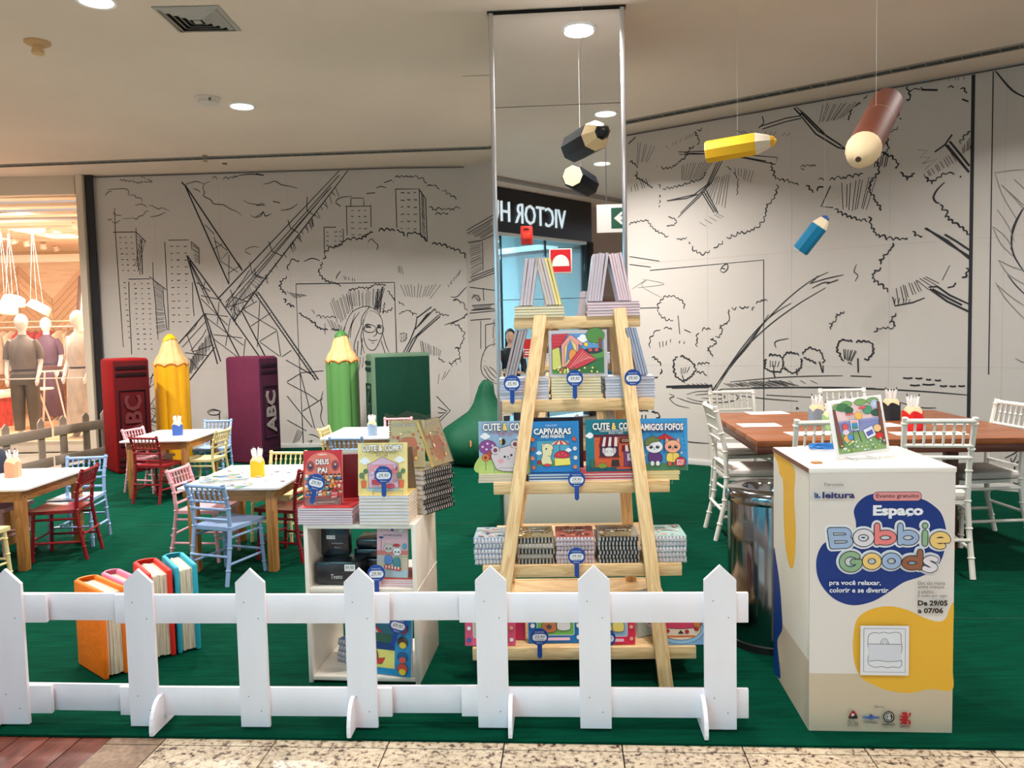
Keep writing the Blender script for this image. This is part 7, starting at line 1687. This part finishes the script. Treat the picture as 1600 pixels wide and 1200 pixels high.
def d_small(bgc, chars, panel=(120, 186, 90)):
    def f(a):
        H = a.uy; a.bg(bgc); a.rrect(16, 8, 84, H*.84, 4, panel, WH, .8); face(a, 38, H*.44, 14, 12, chars[0], 'round', 1.1); a.blob([(28, H*.56), (48, H*.56), (50, H*.76), (26, H*.76)], chars[0], K, .8); face(a, 64, H*.40, 13, 12, chars[1], 'cat', 1.3); a.blob([(56, H*.52), (74, H*.52), (76, H*.72), (54, H*.72)], chars[1], K, .8); a.ell(38, H*.66, 5, 4, (90, 70, 80), n=10)
        for k in range(4): a.ell(8, H*(.16+.24*k), 4.5, 4.5, random.choice([(70, 110, 190), (196, 60, 90), (236, 190, 90), WH]), K, .5, 10); a.ell(92, H*(.16+.24*k), 4.5, 4.5, random.choice([(236, 170, 150), (250, 200, 110), WH]), K, .5, 10)
        a.rrect(26, H*.88, 76, H*.94, 1.5, (240, 200, 220)); title(a, 'CUTE & COMFY', 50, H*.10, 70, 9)
    return f
def d_cake(a):
    H = a.uy; a.bg((130, 172, 214)); a.ell(50, H*.70, 46, 26, (150, 190, 226), K, .8); a.ell(50, H*.66, 40, 22, (240, 220, 196), K, .9); a.blob([(12, H*.50), (50, H*.40), (88, H*.50), (84, H*.62), (50, H*.66), (16, H*.62)], (214, 60, 96), K, .9); a.rect(22, H*.80, 78, H*.84, (232, 120, 60)); face(a, 46, H*.34, 18, 13, (240, 238, 240), 'round', 1); a.blob([(78, H*.20), (90, H*.26), (88, H*.6), (80, H*.7), (74, H*.5)], (206, 120, 60), K, .8)
    for x, y in ((24, .70), (62, .72), (80, .66)): a.ell(x, H*y, 4, 4, (206, 30, 50), K, .5, 10)
    a.poly([(44, H*.76), (50, H*.68), (56, H*.76)], (60, 40, 40)); title(a, 'CUTE & COMFY', 50, H*.10, 76, 10)
def d_spark(a):
    H = a.uy; a.bg((226, 226, 214)); a.rect(0, H*.5, 100, H, (190, 200, 190)); a.blob([(20, H*.3), (50, H*.1), (84, H*.3), (70, H*.6), (34, H*.6)], (240, 214, 60), K, 1.2); face(a, 52, H*.74, 20, 14, WH, 'round', 1)
def d_warm(a):
    H = a.uy; a.bg((240, 222, 170)); title(a, 'CUTE & COMFY', 46, H*.10, 76, 9, out=(170, 60, 60)); a.text('BOLD + EASY', 50, H*.26, (120, 80, 60), width=24, height=3); random.seed(9)
    a.blob([(30, H*.4), (70, H*.38), (78, H*.6), (70, H*.86), (30, H*.86), (24, H*.6)], (236, 140, 90), (180, 90, 60), .8)
    for k in range(30): a.ell(random.uniform(6, 94), H*random.uniform(.2, .96), random.uniform(2, 6), random.uniform(2, 6), random.choice([(236, 150, 100), (240, 200, 110), (206, 90, 80), (150, 170, 130), (246, 236, 210)]), (190, 120, 80), .4, 9)
def d_floral(c1, c2):
    def f(a):
        H = a.uy; a.bg(c1); random.seed(8)
        for k in range(26): a.ell(random.uniform(6, 94), random.uniform(6, H-6), random.uniform(3, 9), random.uniform(3, 7), random.choice(c2), K, .35, 9)
        a.text('CUTE & COMFY', 50, H*.5, WH, width=60, height=9, off=.03, outline=K, oo=.08)
    return f
random.seed(21)
# ================================================================== SHELF CUBE WITH BOOKS
k0, k1 = Vector((-.872, 3.245, .008)), Vector((-.405, 3.200, .008))
KU = frame(k0, k1-k0, Vector((0, 0, 1))); KW = (k1-k0).length; KH, KD = .668, .42
cu = thing('shelf_cube', 'white open display cube unit with two compartments behind the fence', 'shelf unit', KU)
M_cu = mat('cube_white', (236, 228, 216), .5, noise=.05, nscale=5)
for nm, c, s in (('side_panel', (.009, KH/2, -KD/2), (.018, KH, KD)), ('side_panel', (KW-.009, KH/2, -KD/2), (.018, KH, KD)), ('top_panel', (KW/2, KH-.009, -KD/2), (KW-.037, .018, KD)), ('bottom_panel', (KW/2, .02, -KD/2), (KW-.037, .018, KD)), ('middle_shelf', (KW/2, .392, -KD/2), (KW-.037, .02, KD))):
    MB().box(c, s, .0015).build(nm, M_cu, cu)
MB().box((KW+.0008, .392, -KD/2), (.0016, .004, KD)).build('joint_line', mat('joint_pale', (250, 246, 238), .5), cu, smooth=False)
KI = KU.inverted()
def kx(px, py, y): return (KI @ D(px, py, y)).x
def KP(x, z, back): return KU @ T(x, z, -back) @ RX(-PI/2)      # lying-book frame: x right, y away, z up
WHP = (238, 234, 242)
wL = .232; xL = kx(465, 790, 3.25)
stack('red coloring book, %s in the front left stack on the cube', 'red coloring books stacked on the cube', KP(xL, KH, -.004), wL, .21, .0098, 7, [WHP], (182, 40, 54), jit=.001, cr=.03, top_art=lambda a: a.bg((196, 60, 60)))
xC = kx(558, 780, 3.2); wC = .208
stack('yellow coloring book, %s in the tall front stack on the cube', 'yellow coloring books stacked on the cube', KP(xC, KH, -.006), wC, .165, .0134, 9, [WHP], (226, 196, 120), jit=.001, cr=.03)
stack('grey green book, %s in the tall rear stack on the cube', 'grey green books stacked at the back of the cube', KP(kx(518, 705, 3.5), KH, .235), .2, .17, .0165, 15, [(186, 192, 182)], (120, 132, 126), jit=.003)
z7 = KH+7*.0098
def DB(px, py, y, rz, lean): 
    p = D(px, py, y); return T(*p) @ RZ(rz) @ RX(PI/2-lean)
def put(px, y, z, rz, lean):
    """bottom-left corner of an upright book seen at column px, distance y, height z"""
    d = ray(px, 780); t = y/d.y; x = (EYE+t*d).x
    return T(x, y, z) @ RZ(rz) @ RX(PI/2-lean)
display_book('red coloring book standing on the left stack of the cube, title DEUS PAI', put(474, 3.285, KH+.072, .10, .20), .160, .232, .026, d_deus, (186, 40, 52))
display_book('burgundy book leaning back to back behind the red standing book', T(-.630, 3.455, KH+.078) @ RZ(PI+.15) @ RX(PI/2-.24), .15, .205, .012, lambda a: a.bg((120, 30, 50)), (122, 30, 50))
wire_stand('wire stand under the red standing book', T(-.78, 3.262, KH+.075) @ RZ(.1))
z9 = KH+9*.0134
display_book('pale yellow coloring book with a pink house standing on the tall stack of the cube', put(560, 3.235, z9+.004, -.03, .13), .203, .214, .006, d_house, (236, 214, 140))
display_book('grey backed book leaning behind the pale yellow standing book', T(-.415, 3.36, z9+.002) @ RZ(PI-.1) @ RX(PI/2-.30), .19, .20, .006, lambda a: a.bg((120, 110, 104)), (126, 116, 110))
wire_stand('wire stand holding the pale yellow standing book', T(-.515, 3.215, z9+.003) @ RZ(-.03), .12)
spiral_stack('black spiral notebook, %s in the wrapped stack on the cube', 'black spiral notebooks stacked on the cube', T(-.385, 3.36, KH+.010) @ RZ(.98), .20, .205, .0212, 9, [(232, 222, 180), (206, 214, 206)], [(24, 26, 30)], film=True, jit=.006)
zs = KH+.01+9*.0212
display_book('cream spiral coloring book in cling film, left leaf of the tent on the spiral stack', T(-.535, 3.42, zs+.004) @ RZ(.06) @ RX(PI/2-.22), .152, .205, .014, d_warm, (238, 224, 180), spiral=True, film=True)
display_book('cream spiral coloring book in cling film, right leaf of the tent on the spiral stack', T(-.345, 3.43, zs+.004) @ RZ(1.15) @ RX(PI/2-.35), .17, .205, .014, d_warm, (230, 200, 120), spiral=False, film=True)
# loose film flaps
mb = MB(); q = []
for i in range(7):
    for j in range(4): q.append((-.56+i*.045, 3.44+j*.03, zs+.205+.014*math.sin(i*2.1+j)+.008*j))
mb.add(q, [[i*4+j, (i+1)*4+j, (i+1)*4+j+1, i*4+j+1] for i in range(6) for j in range(3)])
tag(mb.build('plastic_film', glass_mat('cling_film', (252, 252, 250), .05, .15), None), 'loose crinkled clear film on top of the spiral book tent', 'plastic film')
# inside the cube
zi = .415+.008
def black_pack(label, cx, cz, w, h, d, back, txt=None, rz=0):
    M = KU @ T(cx, cz, -back) @ RY(rz)
    t = thing('black_package', label, 'package', M)
    mb = MB(); vs, fs = cbox(w, h, d, .012); 
    mb.add([(v.x*(1+.03*math.sin(v.y*60)), v.y*(1+.02*math.sin(v.x*70)), v.z) for v in vs], fs, T(w/2, h/2, -d/2)); mb.build('bag', mat('black_film', (22, 30, 36), .25, noise=.3, nscale=14, bump=.6, coat=.3), t)
    if txt:
        a = Art(w, h, 100, 100*h/w); H = a.uy; a.z = .0022
        for i, (s, x, y, ww, hh, boxed) in enumerate(txt):
            if boxed: a.rect(x-ww/2-3, H*y-hh*.9, x+ww/2+3, H*y+hh*.9, (226, 226, 224)); a.text(s, x, H*y, (60, 60, 60), width=ww, height=hh)
            else: a.text(s, x, H*y, (206, 210, 214), width=ww, height=hh, shear=.2)
        a.build('print', t)
    return t
black_pack('black shrink wrapped package standing at the left of the upper cube compartment', .035, .505, .125, .145, .05, .10, [('29,90', 38, .42, 24, 7, 1), ('coleção', 60, .60, 42, 6, 0), ('livro', 60, .72, 20, 5, 0)])
black_pack('black shrink wrapped package lying lowest in the upper cube compartment', .030, .404, .19, .10, .12, .03, [('89,90', 80, .25, 18, 8, 1), ('Teens', 50, .62, 26, 10, 0)])
for i in range(4):
    black_pack('dark grey bag, %s in the middle pile inside the cube' % ORD[3-i], .165+.01*(i % 2), .404+.042*i+.0, .145, .04, .14, .14)
black_pack('dark glossy pack beside the pile, right under the pink book', .245, .417, .06, .10, .05, .05) if False else None
stack('white edged book, %s in the pile under the pink kitten book', 'books stacked under the pink kitten book', KP(kx(584, 905, 3.25), .4025, .02), .178, .17, .008, 4, [WHP], (214, 90, 70), jit=.001)
display_book('pink coloring book with two kittens standing inside the upper cube compartment', KU @ T(kx(587, 905, 3.24), .436, -.045) @ RY(-.06) @ RX(-.10), .132, .222, .012, d_pinkcats, (216, 166, 176))
display_book('blue beach coloring book with coil standing in the lower cube compartment', KU @ T(.175, .034, -.05) @ RY(-.22) @ RX(-.10), .265, .265, .014, d_beach, (36, 120, 180), spiral=True)
spiral_stack('blue spiral notebook, %s in the stack low inside the cube', 'blue spiral notebooks in the lower compartment', KU @ T(.075, .031, -.15) @ RX(-PI/2) @ RZ(-.5), .17, .12, .024, 4, [(40, 110, 170)], [(190, 200, 214)])
price_tag('blue price tag reading 29,90 leaning on the red standing book of the cube', T(*D(494, 754, 3.215)) @ RX(PI/2), '29,90', tilt=-.25)
price_tag('blue price tag reading 29,90 before the pale yellow standing book of the cube', T(*D(599, 742, 3.185)) @ RX(PI/2), '29,90', tilt=0)
price_tag('blue price tag reading 29,90 inside the cube beside the pink kitten book', T(*D(588, 896, 3.195)) @ RX(PI/2), '29,90')
price_tag('blue price tag reading 69,90 on the blue beach book in the lower compartment', T(*D(622, 977, 3.19)) @ RX(PI/2), '69,90', tilt=-.3)

# ================================================================== LADDER SHELF (EASEL)
LB_, RB_ = G(768, 1076, .008), G(1041, 1074, .008)
LT_, RT_ = D(846, 497, 3.56), D(968, 495, 3.53)
e_ = (RB_-LB_).normalized(); nf = Vector((e_.y, -e_.x, 0))       # toward the camera
es_ = thing('ladder_shelf', 'pine A-frame ladder display shelf with five tiers in front of the mirror column', 'shelf unit', T(0, 0, 0))
M_pn = wood('pale_pine', (206, 162, 108), (236, 204, 154), 4, .5, rings=8)
def leg(a, b, nm='leg'):
    a, b = Vector(a), Vector(b); x = (b-a).normalized(); y = Vector((-nf.x, -nf.y, 0)); M = frame(a, x, e_)
    MB().box(((b-a).length/2, 0, 0), ((b-a).length, .056, .028), .003).build(nm, M_pn, es_, M)
leg(LB_, LT_+Vector((0, 0, .035))); leg(RB_, RT_+Vector((0, 0, .035)))
ctrB = (LB_+RB_)/2; ctrT = (LT_+RT_)/2
apexL, apexR = LT_-nf*.05-Vector((0, 0, .03)), RT_-nf*.05-Vector((0, 0, .03))
rbL, rbR = LB_-nf*.98+e_*.02, RB_-nf*.98-e_*.02
leg(rbL, apexL+e_*.012); leg(rbR, apexR-e_*.012)
SHF = []
for k, (yc, xl, xr) in enumerate([(503, 803, 1000), (634, 785, 1022), (763, 771, 1046), (894, 754, 1065), (1024, 738, 1087)]):
    lo, hi = 0.0, 1.0
    for _ in range(30):
        t = (lo+hi)/2; p = ctrB.lerp(ctrT, t)
        if PX(p)[1] > yc: lo = t
        else: hi = t
    c = ctrB.lerp(ctrT, lo); front = c-nf*.016 if k else c+nf*.0
    f_y = front.y
    pl, pr = D(xl, yc, f_y-.0), D(xr, yc, f_y)
    w = (pr.x-pl.x); o = Vector((pl.x, 0, c.z-.026)); o.y = front.y-(pl.x-front.x)*(nf.x/nf.y)*1.0
    q = rbL.lerp(apexL, lo); dep = max(.10, (q-c).dot(-nf)-.0)
    F_ = frame(o, e_, Vector((0, 0, 1))); SHF.append((F_, w, dep, .052))
    sh = MB().box((w/2, .040, -dep/2-.012), (w-.05 if k else w, .018, dep-.024), .002)
    s_ = sh.build('shelf', M_pn, es_, F_)
    MB().box((w/2, .026, -.012), (w, .052, .022), .003).build('front_rail', M_pn, s_)
    MB().box((w/2, .026, -dep-.005), (w*.82, .052, .02), .003).build('back_rail', M_pn, s_)
    if k > 2:
        for j in (1, 2): MB().box((w/2, .0495, -dep*j/3), (w-.055, .0012, .004)).build('board_gap', mat('gap_brown', (120, 84, 50), .8), s_, smooth=False)
MB().box((0, 0, 0), (.05, .012, .006), .001).build('hinge', mat('hinge_steel', (90, 80, 70), .3, .8), es_, frame((ctrT.x-.02, ctrT.y, ctrT.z-.04), e_, Vector((0, 0, 1))))
def SP(k, px, up, back, py=None):
    """point above shelf k seen at column px: up metres over the boards, back from the front rail"""
    F_, w, dep, h = SHF[k]; c = F_ @ Vector((w/2, h, -back)); n = F_.to_3x3() @ Vector((0, 0, 1))
    z = F_.translation.z+h-.002+up
    # vertical plane through c: solve for x at the given column and height
    y = c.y
    for _ in range(6):
        w_ = Vector((0, y, z))-EYE
        # x so that the projected column is px
        xx = 0.0
        lo, hi = -3.0, 3.0
        for _ in range(40):
            m_ = (lo+hi)/2
            if PX((m_, y, z))[0] < px: lo = m_
            else: hi = m_
        xx = lo; y = c.y-(xx-c.x)*(n.x/n.y)
    return Vector((xx, y, z))
def lay(k, px, up, back): return frame(SP(k, px, up, back), e_, -nf)          # lying frame: x right, y away, z up
def wpx(k, a, b, back=.02): return (SP(k, b, 0, back)-SP(k, a, 0, back)).length
def std(k, px, up, back, lean=.12, rz=0.0): return frame(SP(k, px, up, back), e_, Vector((0, 0, 1))) @ RY(rz) @ RX(-lean)
MAUVE = (206, 196, 206); CREAM = (236, 226, 196); PK = (232, 212, 220)
# tier 1
stack('cream paged book, %s of the left stack on the top tier', 'books on the top tier, left stack', lay(0, 803, 0, -.006), wpx(0, 803, 881), .16, .0125, 4, [CREAM], [(226, 206, 150), (222, 210, 170)])
stack('pink white paged book, %s of the right stack on the top tier', 'books on the top tier, right stack', lay(0, 917, 0, -.006), wpx(0, 917, 1000), .16, .0125, 5, [PK], [(210, 180, 190)])
def lean_set(k, px, up, back, n, th, phi, label, group, edges, covs, h=.215, d=.15):
    """edge-on books leaning; px is the right bottom edge of the rightmost book"""
    b = SP(k, px, up, back)
    for i in range(n):
        B = frame(b-e_*(i*th/math.cos(phi)), e_, -nf) @ RY(-(PI/2-phi)+random.uniform(-.012, .012))
        hh = h+random.uniform(-.004, .003)
        B = T(0, 0, abs(math.sin(phi))*th if phi < 0 else 0) @ B
        flat_book('coloring_book', label % (['rightmost', 'second from the right', 'third from the right', 'fourth from the right', 'fifth from the right', 'sixth from the right'][i]), 'book', B, hh, d, th*.96, edges[i % len(edges)], covs[i % len(covs)], group)
u4 = 4*.0125+.001; u5 = 5*.0125+.001
lean_set(0, 832, u4, .012, 4, .0145, .15, 'leaning book, %s, left leaf of the left top tier tent', 'books leaning in the left top tent', [MAUVE], [(190, 180, 190)])
lean_set(0, 878, u4, .012, 5, .0135, -.22, 'leaning book, %s, right leaf of the left top tier tent', 'books leaning in the left top tent, right leaf', [(240, 222, 150), (236, 222, 160), MAUVE, MAUVE, MAUVE], [(226, 196, 110), (226, 196, 110), (190, 180, 190)])
lean_set(0, 941, u5, .012, 5, .0125, .14, 'leaning book, %s, left leaf of the right top tier tent', 'books leaning in the right top tent', [MAUVE], [(196, 184, 196)])
lean_set(0, 987, u5, .012, 5, .0110, -.20, 'leaning book, %s, right leaf of the right top tier tent', 'books leaning in the right top tent, right leaf', [PK], [(230, 196, 206), (220, 180, 196)])
lean_set(0, 915, .0, .03, 1, .01, .15, 'single thin leaning book, %s, between the two top stacks', 'single leaning book', [MAUVE], [(190, 170, 160)], h=.08)
# tier 2
SILV = (214, 216, 230)
for a0, a1, ed, cv, n, lb in ((781, 858, SILV, [(176, 186, 214), (214, 214, 226)], 8, 'left'), (861, 940, CREAM, [(230, 214, 150)], 8, 'middle'), (946, 1024, SILV, [(190, 194, 222), (222, 222, 234)], 8, 'right')):
    stack('thin magazine style book, %s of the {} stack on the second tier'.format(lb), 'books in the %s stack on the second tier' % lb, lay(1, a0, 0, .018), wpx(1, a0, a1), .17, .0122, n, [ed], cv, jit=.002)
u8 = 8*.0122+.001
lean_set(1, 806, u8, .03, 4, .0125, .25, 'leaning book, %s in the left tent on the second tier', 'books leaning in the left tent of the second tier', [(178, 168, 172)], [(70, 60, 66), (120, 110, 116)])
lean_set(1, 1013, u8, .03, 4, .0115, -.24, 'leaning book, %s in the right tent on the second tier', 'books leaning in the right tent of the second tier', [(176, 190, 216), (190, 190, 206)], [(120, 150, 200), (90, 90, 110)])
display_book('framed looking coloring book with a red roofed dog kennel, middle of the second tier', std(1, 858, u8, .04, .10), wpx(1, 858, 950), .205, .012, lambda a: None, (196, 192, 198))
dg = bpy.data.objects.new('tmp', None)
a = Art(wpx(1, 858, 950)-.03, .175, 100, 72); d_doghouse(a)
for o in COL.objects:
    if o.get('label', '').startswith('framed looking'): a.build('picture', o, T(.015, .015, .0012))
bpy.data.objects.remove(dg)
# tier 3
lay3 = [(748, 822, (232, 222, 206), [(214, 198, 170)], 'cream'), (826, 906, (236, 240, 246), [(26, 96, 160)], 'blue'), (909, 990, (240, 226, 228), [(200, 50, 66)], 'red'), (993, 1062, (238, 226, 190), [(226, 196, 120)], 'pale yellow')]
for a0, a1, ed, cv, lb in lay3:
    stack('flat {} book, %s, lying under the standing third tier books'.format(lb), 'flat %s books on the third tier' % lb, lay(2, a0, 0, .016), wpx(2, a0, a1), .19, .0118, 3, [ed], cv, jit=.002, cr=.2)
u3 = 3*.0118+.003
display_book('coloring book with a white bear and purple mushroom, far left of the third tier', std(2, 749, u3, .035, .06, .02), wpx(2, 749, 835), .222, .008, d_bear, (160, 180, 206))
display_book('blue coloring book with a cream animal and fruit stand titled CAPIVARAS', std(2, 829, u3, .032, .07, 0), wpx(2, 829, 906), .218, .008, d_capy, (40, 120, 184))
display_book('teal coloring book with an orange brick coffee shop on the third tier', std(2, 916, u3, .032, .06, 0), wpx(2, 916, 1001), .222, .008, d_bakery, (20, 110, 130))
display_book('blue coloring book with two kittens under a red umbrella titled AMIGOS FOFOS', std(2, 991, u3, .034, .06, -.03), wpx(2, 991, 1075), .222, .008, d_amigos, (56, 140, 200))
for px, lb in ((790, 'bear'), (868, 'CAPIVARAS'), (955, 'coffee shop'), (1032, 'AMIGOS FOFOS')):
    wire_stand('small wire stand under the %s book' % lb, frame(SP(2, px, u3+.001, .03), e_, -nf), .10)
display_book('dark book standing behind the CAPIVARAS book', std(2, 822, u3+.006, .10, .0), wpx(2, 822, 914), .222, .01, lambda a: a.bg((46, 40, 50)), (46, 40, 50))
# tier 4: spiral stacks
BLU = (110, 160, 214)
def tw_(c1, c2): return d_floral(c1, c2)
for a0, a1, n, cols, wires, film, art, lb in (
    (741, 797, 5, [(110, 156, 206), (150, 186, 224)], [(226, 230, 240)], False, tw_((190, 206, 214), [(236, 150, 140), (150, 170, 200), (90, 90, 110), (240, 220, 210)]), 'blue'),
    (809, 866, 5, [(232, 218, 176), (196, 180, 150)], [(30, 32, 36), (216, 210, 196)], True, tw_((226, 208, 150), [(200, 180, 130), (170, 140, 90), (240, 226, 190)]), 'cream film wrapped'),
    (869, 930, 6, [(196, 140, 156), (176, 120, 140)], [(226, 216, 222)], False, tw_((170, 90, 76), [(200, 130, 110), (120, 60, 56), (226, 190, 170), (90, 50, 60)]), 'mauve'),
    (936, 999, 6, [(200, 200, 190), (150, 166, 160)], [(24, 26, 30)], True, tw_((214, 200, 160), [(170, 150, 120), (230, 220, 190), (140, 110, 80)]), 'black film wrapped'),
    (1011, 1074, 5, [(150, 190, 190), (90, 140, 150)], [(226, 226, 234)], False, tw_((170, 204, 200), [(236, 160, 140), (236, 226, 214), (120, 170, 170)]), 'pale teal')):
    spiral_stack('spiral notebook, %s of the {} stack on the fourth tier'.format(lb), '%s spiral notebooks on the fourth tier' % lb, lay(3, a0, 0, .022), wpx(3, a0, a1), .205, .112/n, n, cols, wires, film, art, jit=.003)
# tier 5
display_book('pink coloring book at the far left of the bottom tier', std(4, 727, .002, .03, .10), wpx(4, 727, 806), .20, .02, d_small((226, 90, 130), ((240, 236, 226), (226, 226, 232)), (190, 196, 180)), (222, 86, 126))
display_book('bright blue coloring book with two animals on the bottom tier', std(4, 826, .002, .05, .12), wpx(4, 826, 912), .20, .02, d_small((20, 110, 180), ((196, 120, 76), (226, 226, 226)), (116, 186, 90)), (20, 100, 170))
display_book('crimson coloring book right of the fence picket on the bottom tier', std(4, 918, .002, .03, .10), wpx(4, 918, 993), .20, .02, d_small((222, 40, 80), ((240, 226, 150), (240, 220, 120)), (150, 190, 220)), (214, 40, 80))
display_book('white and yellow lightning comic behind the right leg of the ladder shelf', std(4, 998, .002, .10, .12, .5), .13, .19, .02, d_spark, (206, 206, 200))
display_book('light blue coloring book with a pink cake at the right end of the bottom tier', std(4, 1024, .004, .015, .08), wpx(4, 1024, 1104), .19, .01, d_cake, (120, 160, 200))
display_book('small pink book standing behind the pink coloring book of the bottom tier', std(4, 795, .002, .09, .05), .07, .14, .02, lambda a: a.bg((196, 40, 90)), (196, 60, 100))
# price tags on the ladder shelf
def tg(px, py, k, price, small, label, back=-.030, tilt=0.0):
    F_, w, dep, h = SHF[k]; y = (F_ @ Vector((w/2, 0, -back))).y
    price_tag(label, frame(D(px, py, y), e_, Vector((0, 0, 1))), price, small, tilt)
tg(800, 599, 1, '35,90', None, 'blue price tag reading 35,90 at the left end of the second tier')
tg(898, 591, 1, '39,90', None, 'blue price tag reading 39,90 in the middle of the second tier')
tg(989, 590, 1, '39,90', None, 'blue price tag reading 39,90 at the right leg of the second tier', tilt=0)
tg(901, 749, 2, '29,90', 'cada', 'blue price tag reading 29,90 with a scribble, middle of the third tier')
tg(901, 869, 3, '39,90', 'cada', 'blue price tag in front of the mauve spiral stack of the fourth tier')
tg(843, 995, 4, '23,90', 'cada', 'blue price tag reading 23,90 before the bright blue book of the bottom tier')
tg(948, 997, 4, '23,90', 'cada', 'blue price tag half hidden by the fence picket on the bottom tier')

# ================================================================== PERSON SEEN IN THE MIRROR
def person(label, loc, rz, s=1.0):
    t = thing('person', label, 'person', T(*loc) @ RZ(rz) @ Matrix.Scale(s, 4))
    skin = mat('skin', (222, 176, 150), .5); bl = mat('black_top', (22, 24, 34), .7); hr = mat('dark_hair', (34, 24, 22), .5); tr = mat('dark_trousers', (44, 48, 60), .7)
    b = MB()
    b.loft([(0, 0, .82, .14, .10), (0, 0, .95, .15, .105), (0, 0, 1.08, .12, .09), (0, 0, 1.26, .15, .10), (0, 0, 1.36, .16, .08), (0, 0, 1.41, .08, .06), (0, 0, 1.44, .05, .05), (0, .0, 1.49, .046, .048), (0, .012, 1.515, .055, .066), (0, .012, 1.56, .068, .085), (0, .008, 1.62, .072, .09), (0, 0, 1.68, .06, .08), (0, 0, 1.71, .02, .03)], 16)
    b.lathe([(.001, 0), (.011, .012), (.012, .03), (.004, .045)], 8, T(0, .098, 1.558) @ RX(-.25))
    for sx in (-1, 1):
        b.tube([(sx*.15, 0, 1.35), (sx*.20, .0, 1.22), (sx*.22, .02, 1.08), (sx*.20, .10, .98), (sx*.14, .20, 1.0), (sx*.12, .25, 1.01)], [.045, .04, .034, .03, .024, .02], 8)
        for k in range(5): b.tube([(sx*(.10+.012*k), .255, 1.02-.003*k), (sx*(.098+.011*k), .285, 1.015), (sx*(.1+.009*k), .30, .998)], [.008, .0075, .006], 6)
        b.tube([(sx*.08, 0, .85), (sx*.085, .01, .47), (sx*.09, -.01, .08), (sx*.09, .04, .03), (sx*.09, .12, .02)], [.08, .052, .036, .04, .02], 8)
        b.lathe([(.012, -.02), (.016, 0), (.012, .02)], 8, T(sx*.073, .0, 1.59))
    b.build('body', skin, t)
    sh = MB().loft([(0, 0, .90, .165, .12), (0, 0, 1.0, .155, .115), (0, 0, 1.1, .14, .11), (0, .01, 1.26, .165, .125), (0, 0, 1.37, .17, .095), (0, 0, 1.41, .09, .07)], 16)
    for sx in (-1, 1): sh.tube([(sx*.14, 0, 1.36), (sx*.205, .0, 1.23), (sx*.225, .02, 1.08), (sx*.205, .09, .99)], [.062, .056, .048, .04], 10)
    sh.build('shirt', bl, t)
    p_ = MB().loft([(0, 0, .93, .155, .115), (0, 0, .8, .17, .12)], 14)
    for sx in (-1, 1): p_.tube([(sx*.08, 0, .86), (sx*.088, .005, .47), (sx*.09, -.01, .09)], [.092, .066, .052], 10)
    p_.build('trousers', tr, t)
    h_ = MB().loft([(0, -.035, 1.30, .05, .03), (0, -.045, 1.40, .09, .05), (0, -.03, 1.52, .086, .075), (0, -.018, 1.60, .088, .088), (0, -.01, 1.68, .078, .09), (0, -.005, 1.725, .04, .05), (0, 0, 1.735, .01, .01)], 16)
    h_.build('hair', hr, t)
    for sx in (-1, 1):
        MB().lathe([(.001, -.007), (.007, 0), (.001, .007)], 8, T(sx*.027, .092, 1.605)).build('eye', mat('eye_dark', (24, 20, 20), .3), t)
        MB().tube([(sx*.09, -.02, .0), (sx*.09, .13, .0)], [.045, .04], 8, flat=.5).build('shoe', bl, t, T(0, 0, .025))
    MB().tube([(-.02, .092, 1.535), (0, .098, 1.532), (.02, .092, 1.535)], .004, 6).build('mouth', mat('lips', (176, 80, 80), .5), t)
    return t
v_ = D(797, 535, 11.5); wp = refl(v_)
face_to = math.atan2(-(0-wp.x), (5.4-wp.y))
person('woman with long dark hair in a black top, seen in the mirror', (wp.x, wp.y, 0), face_to, .86)
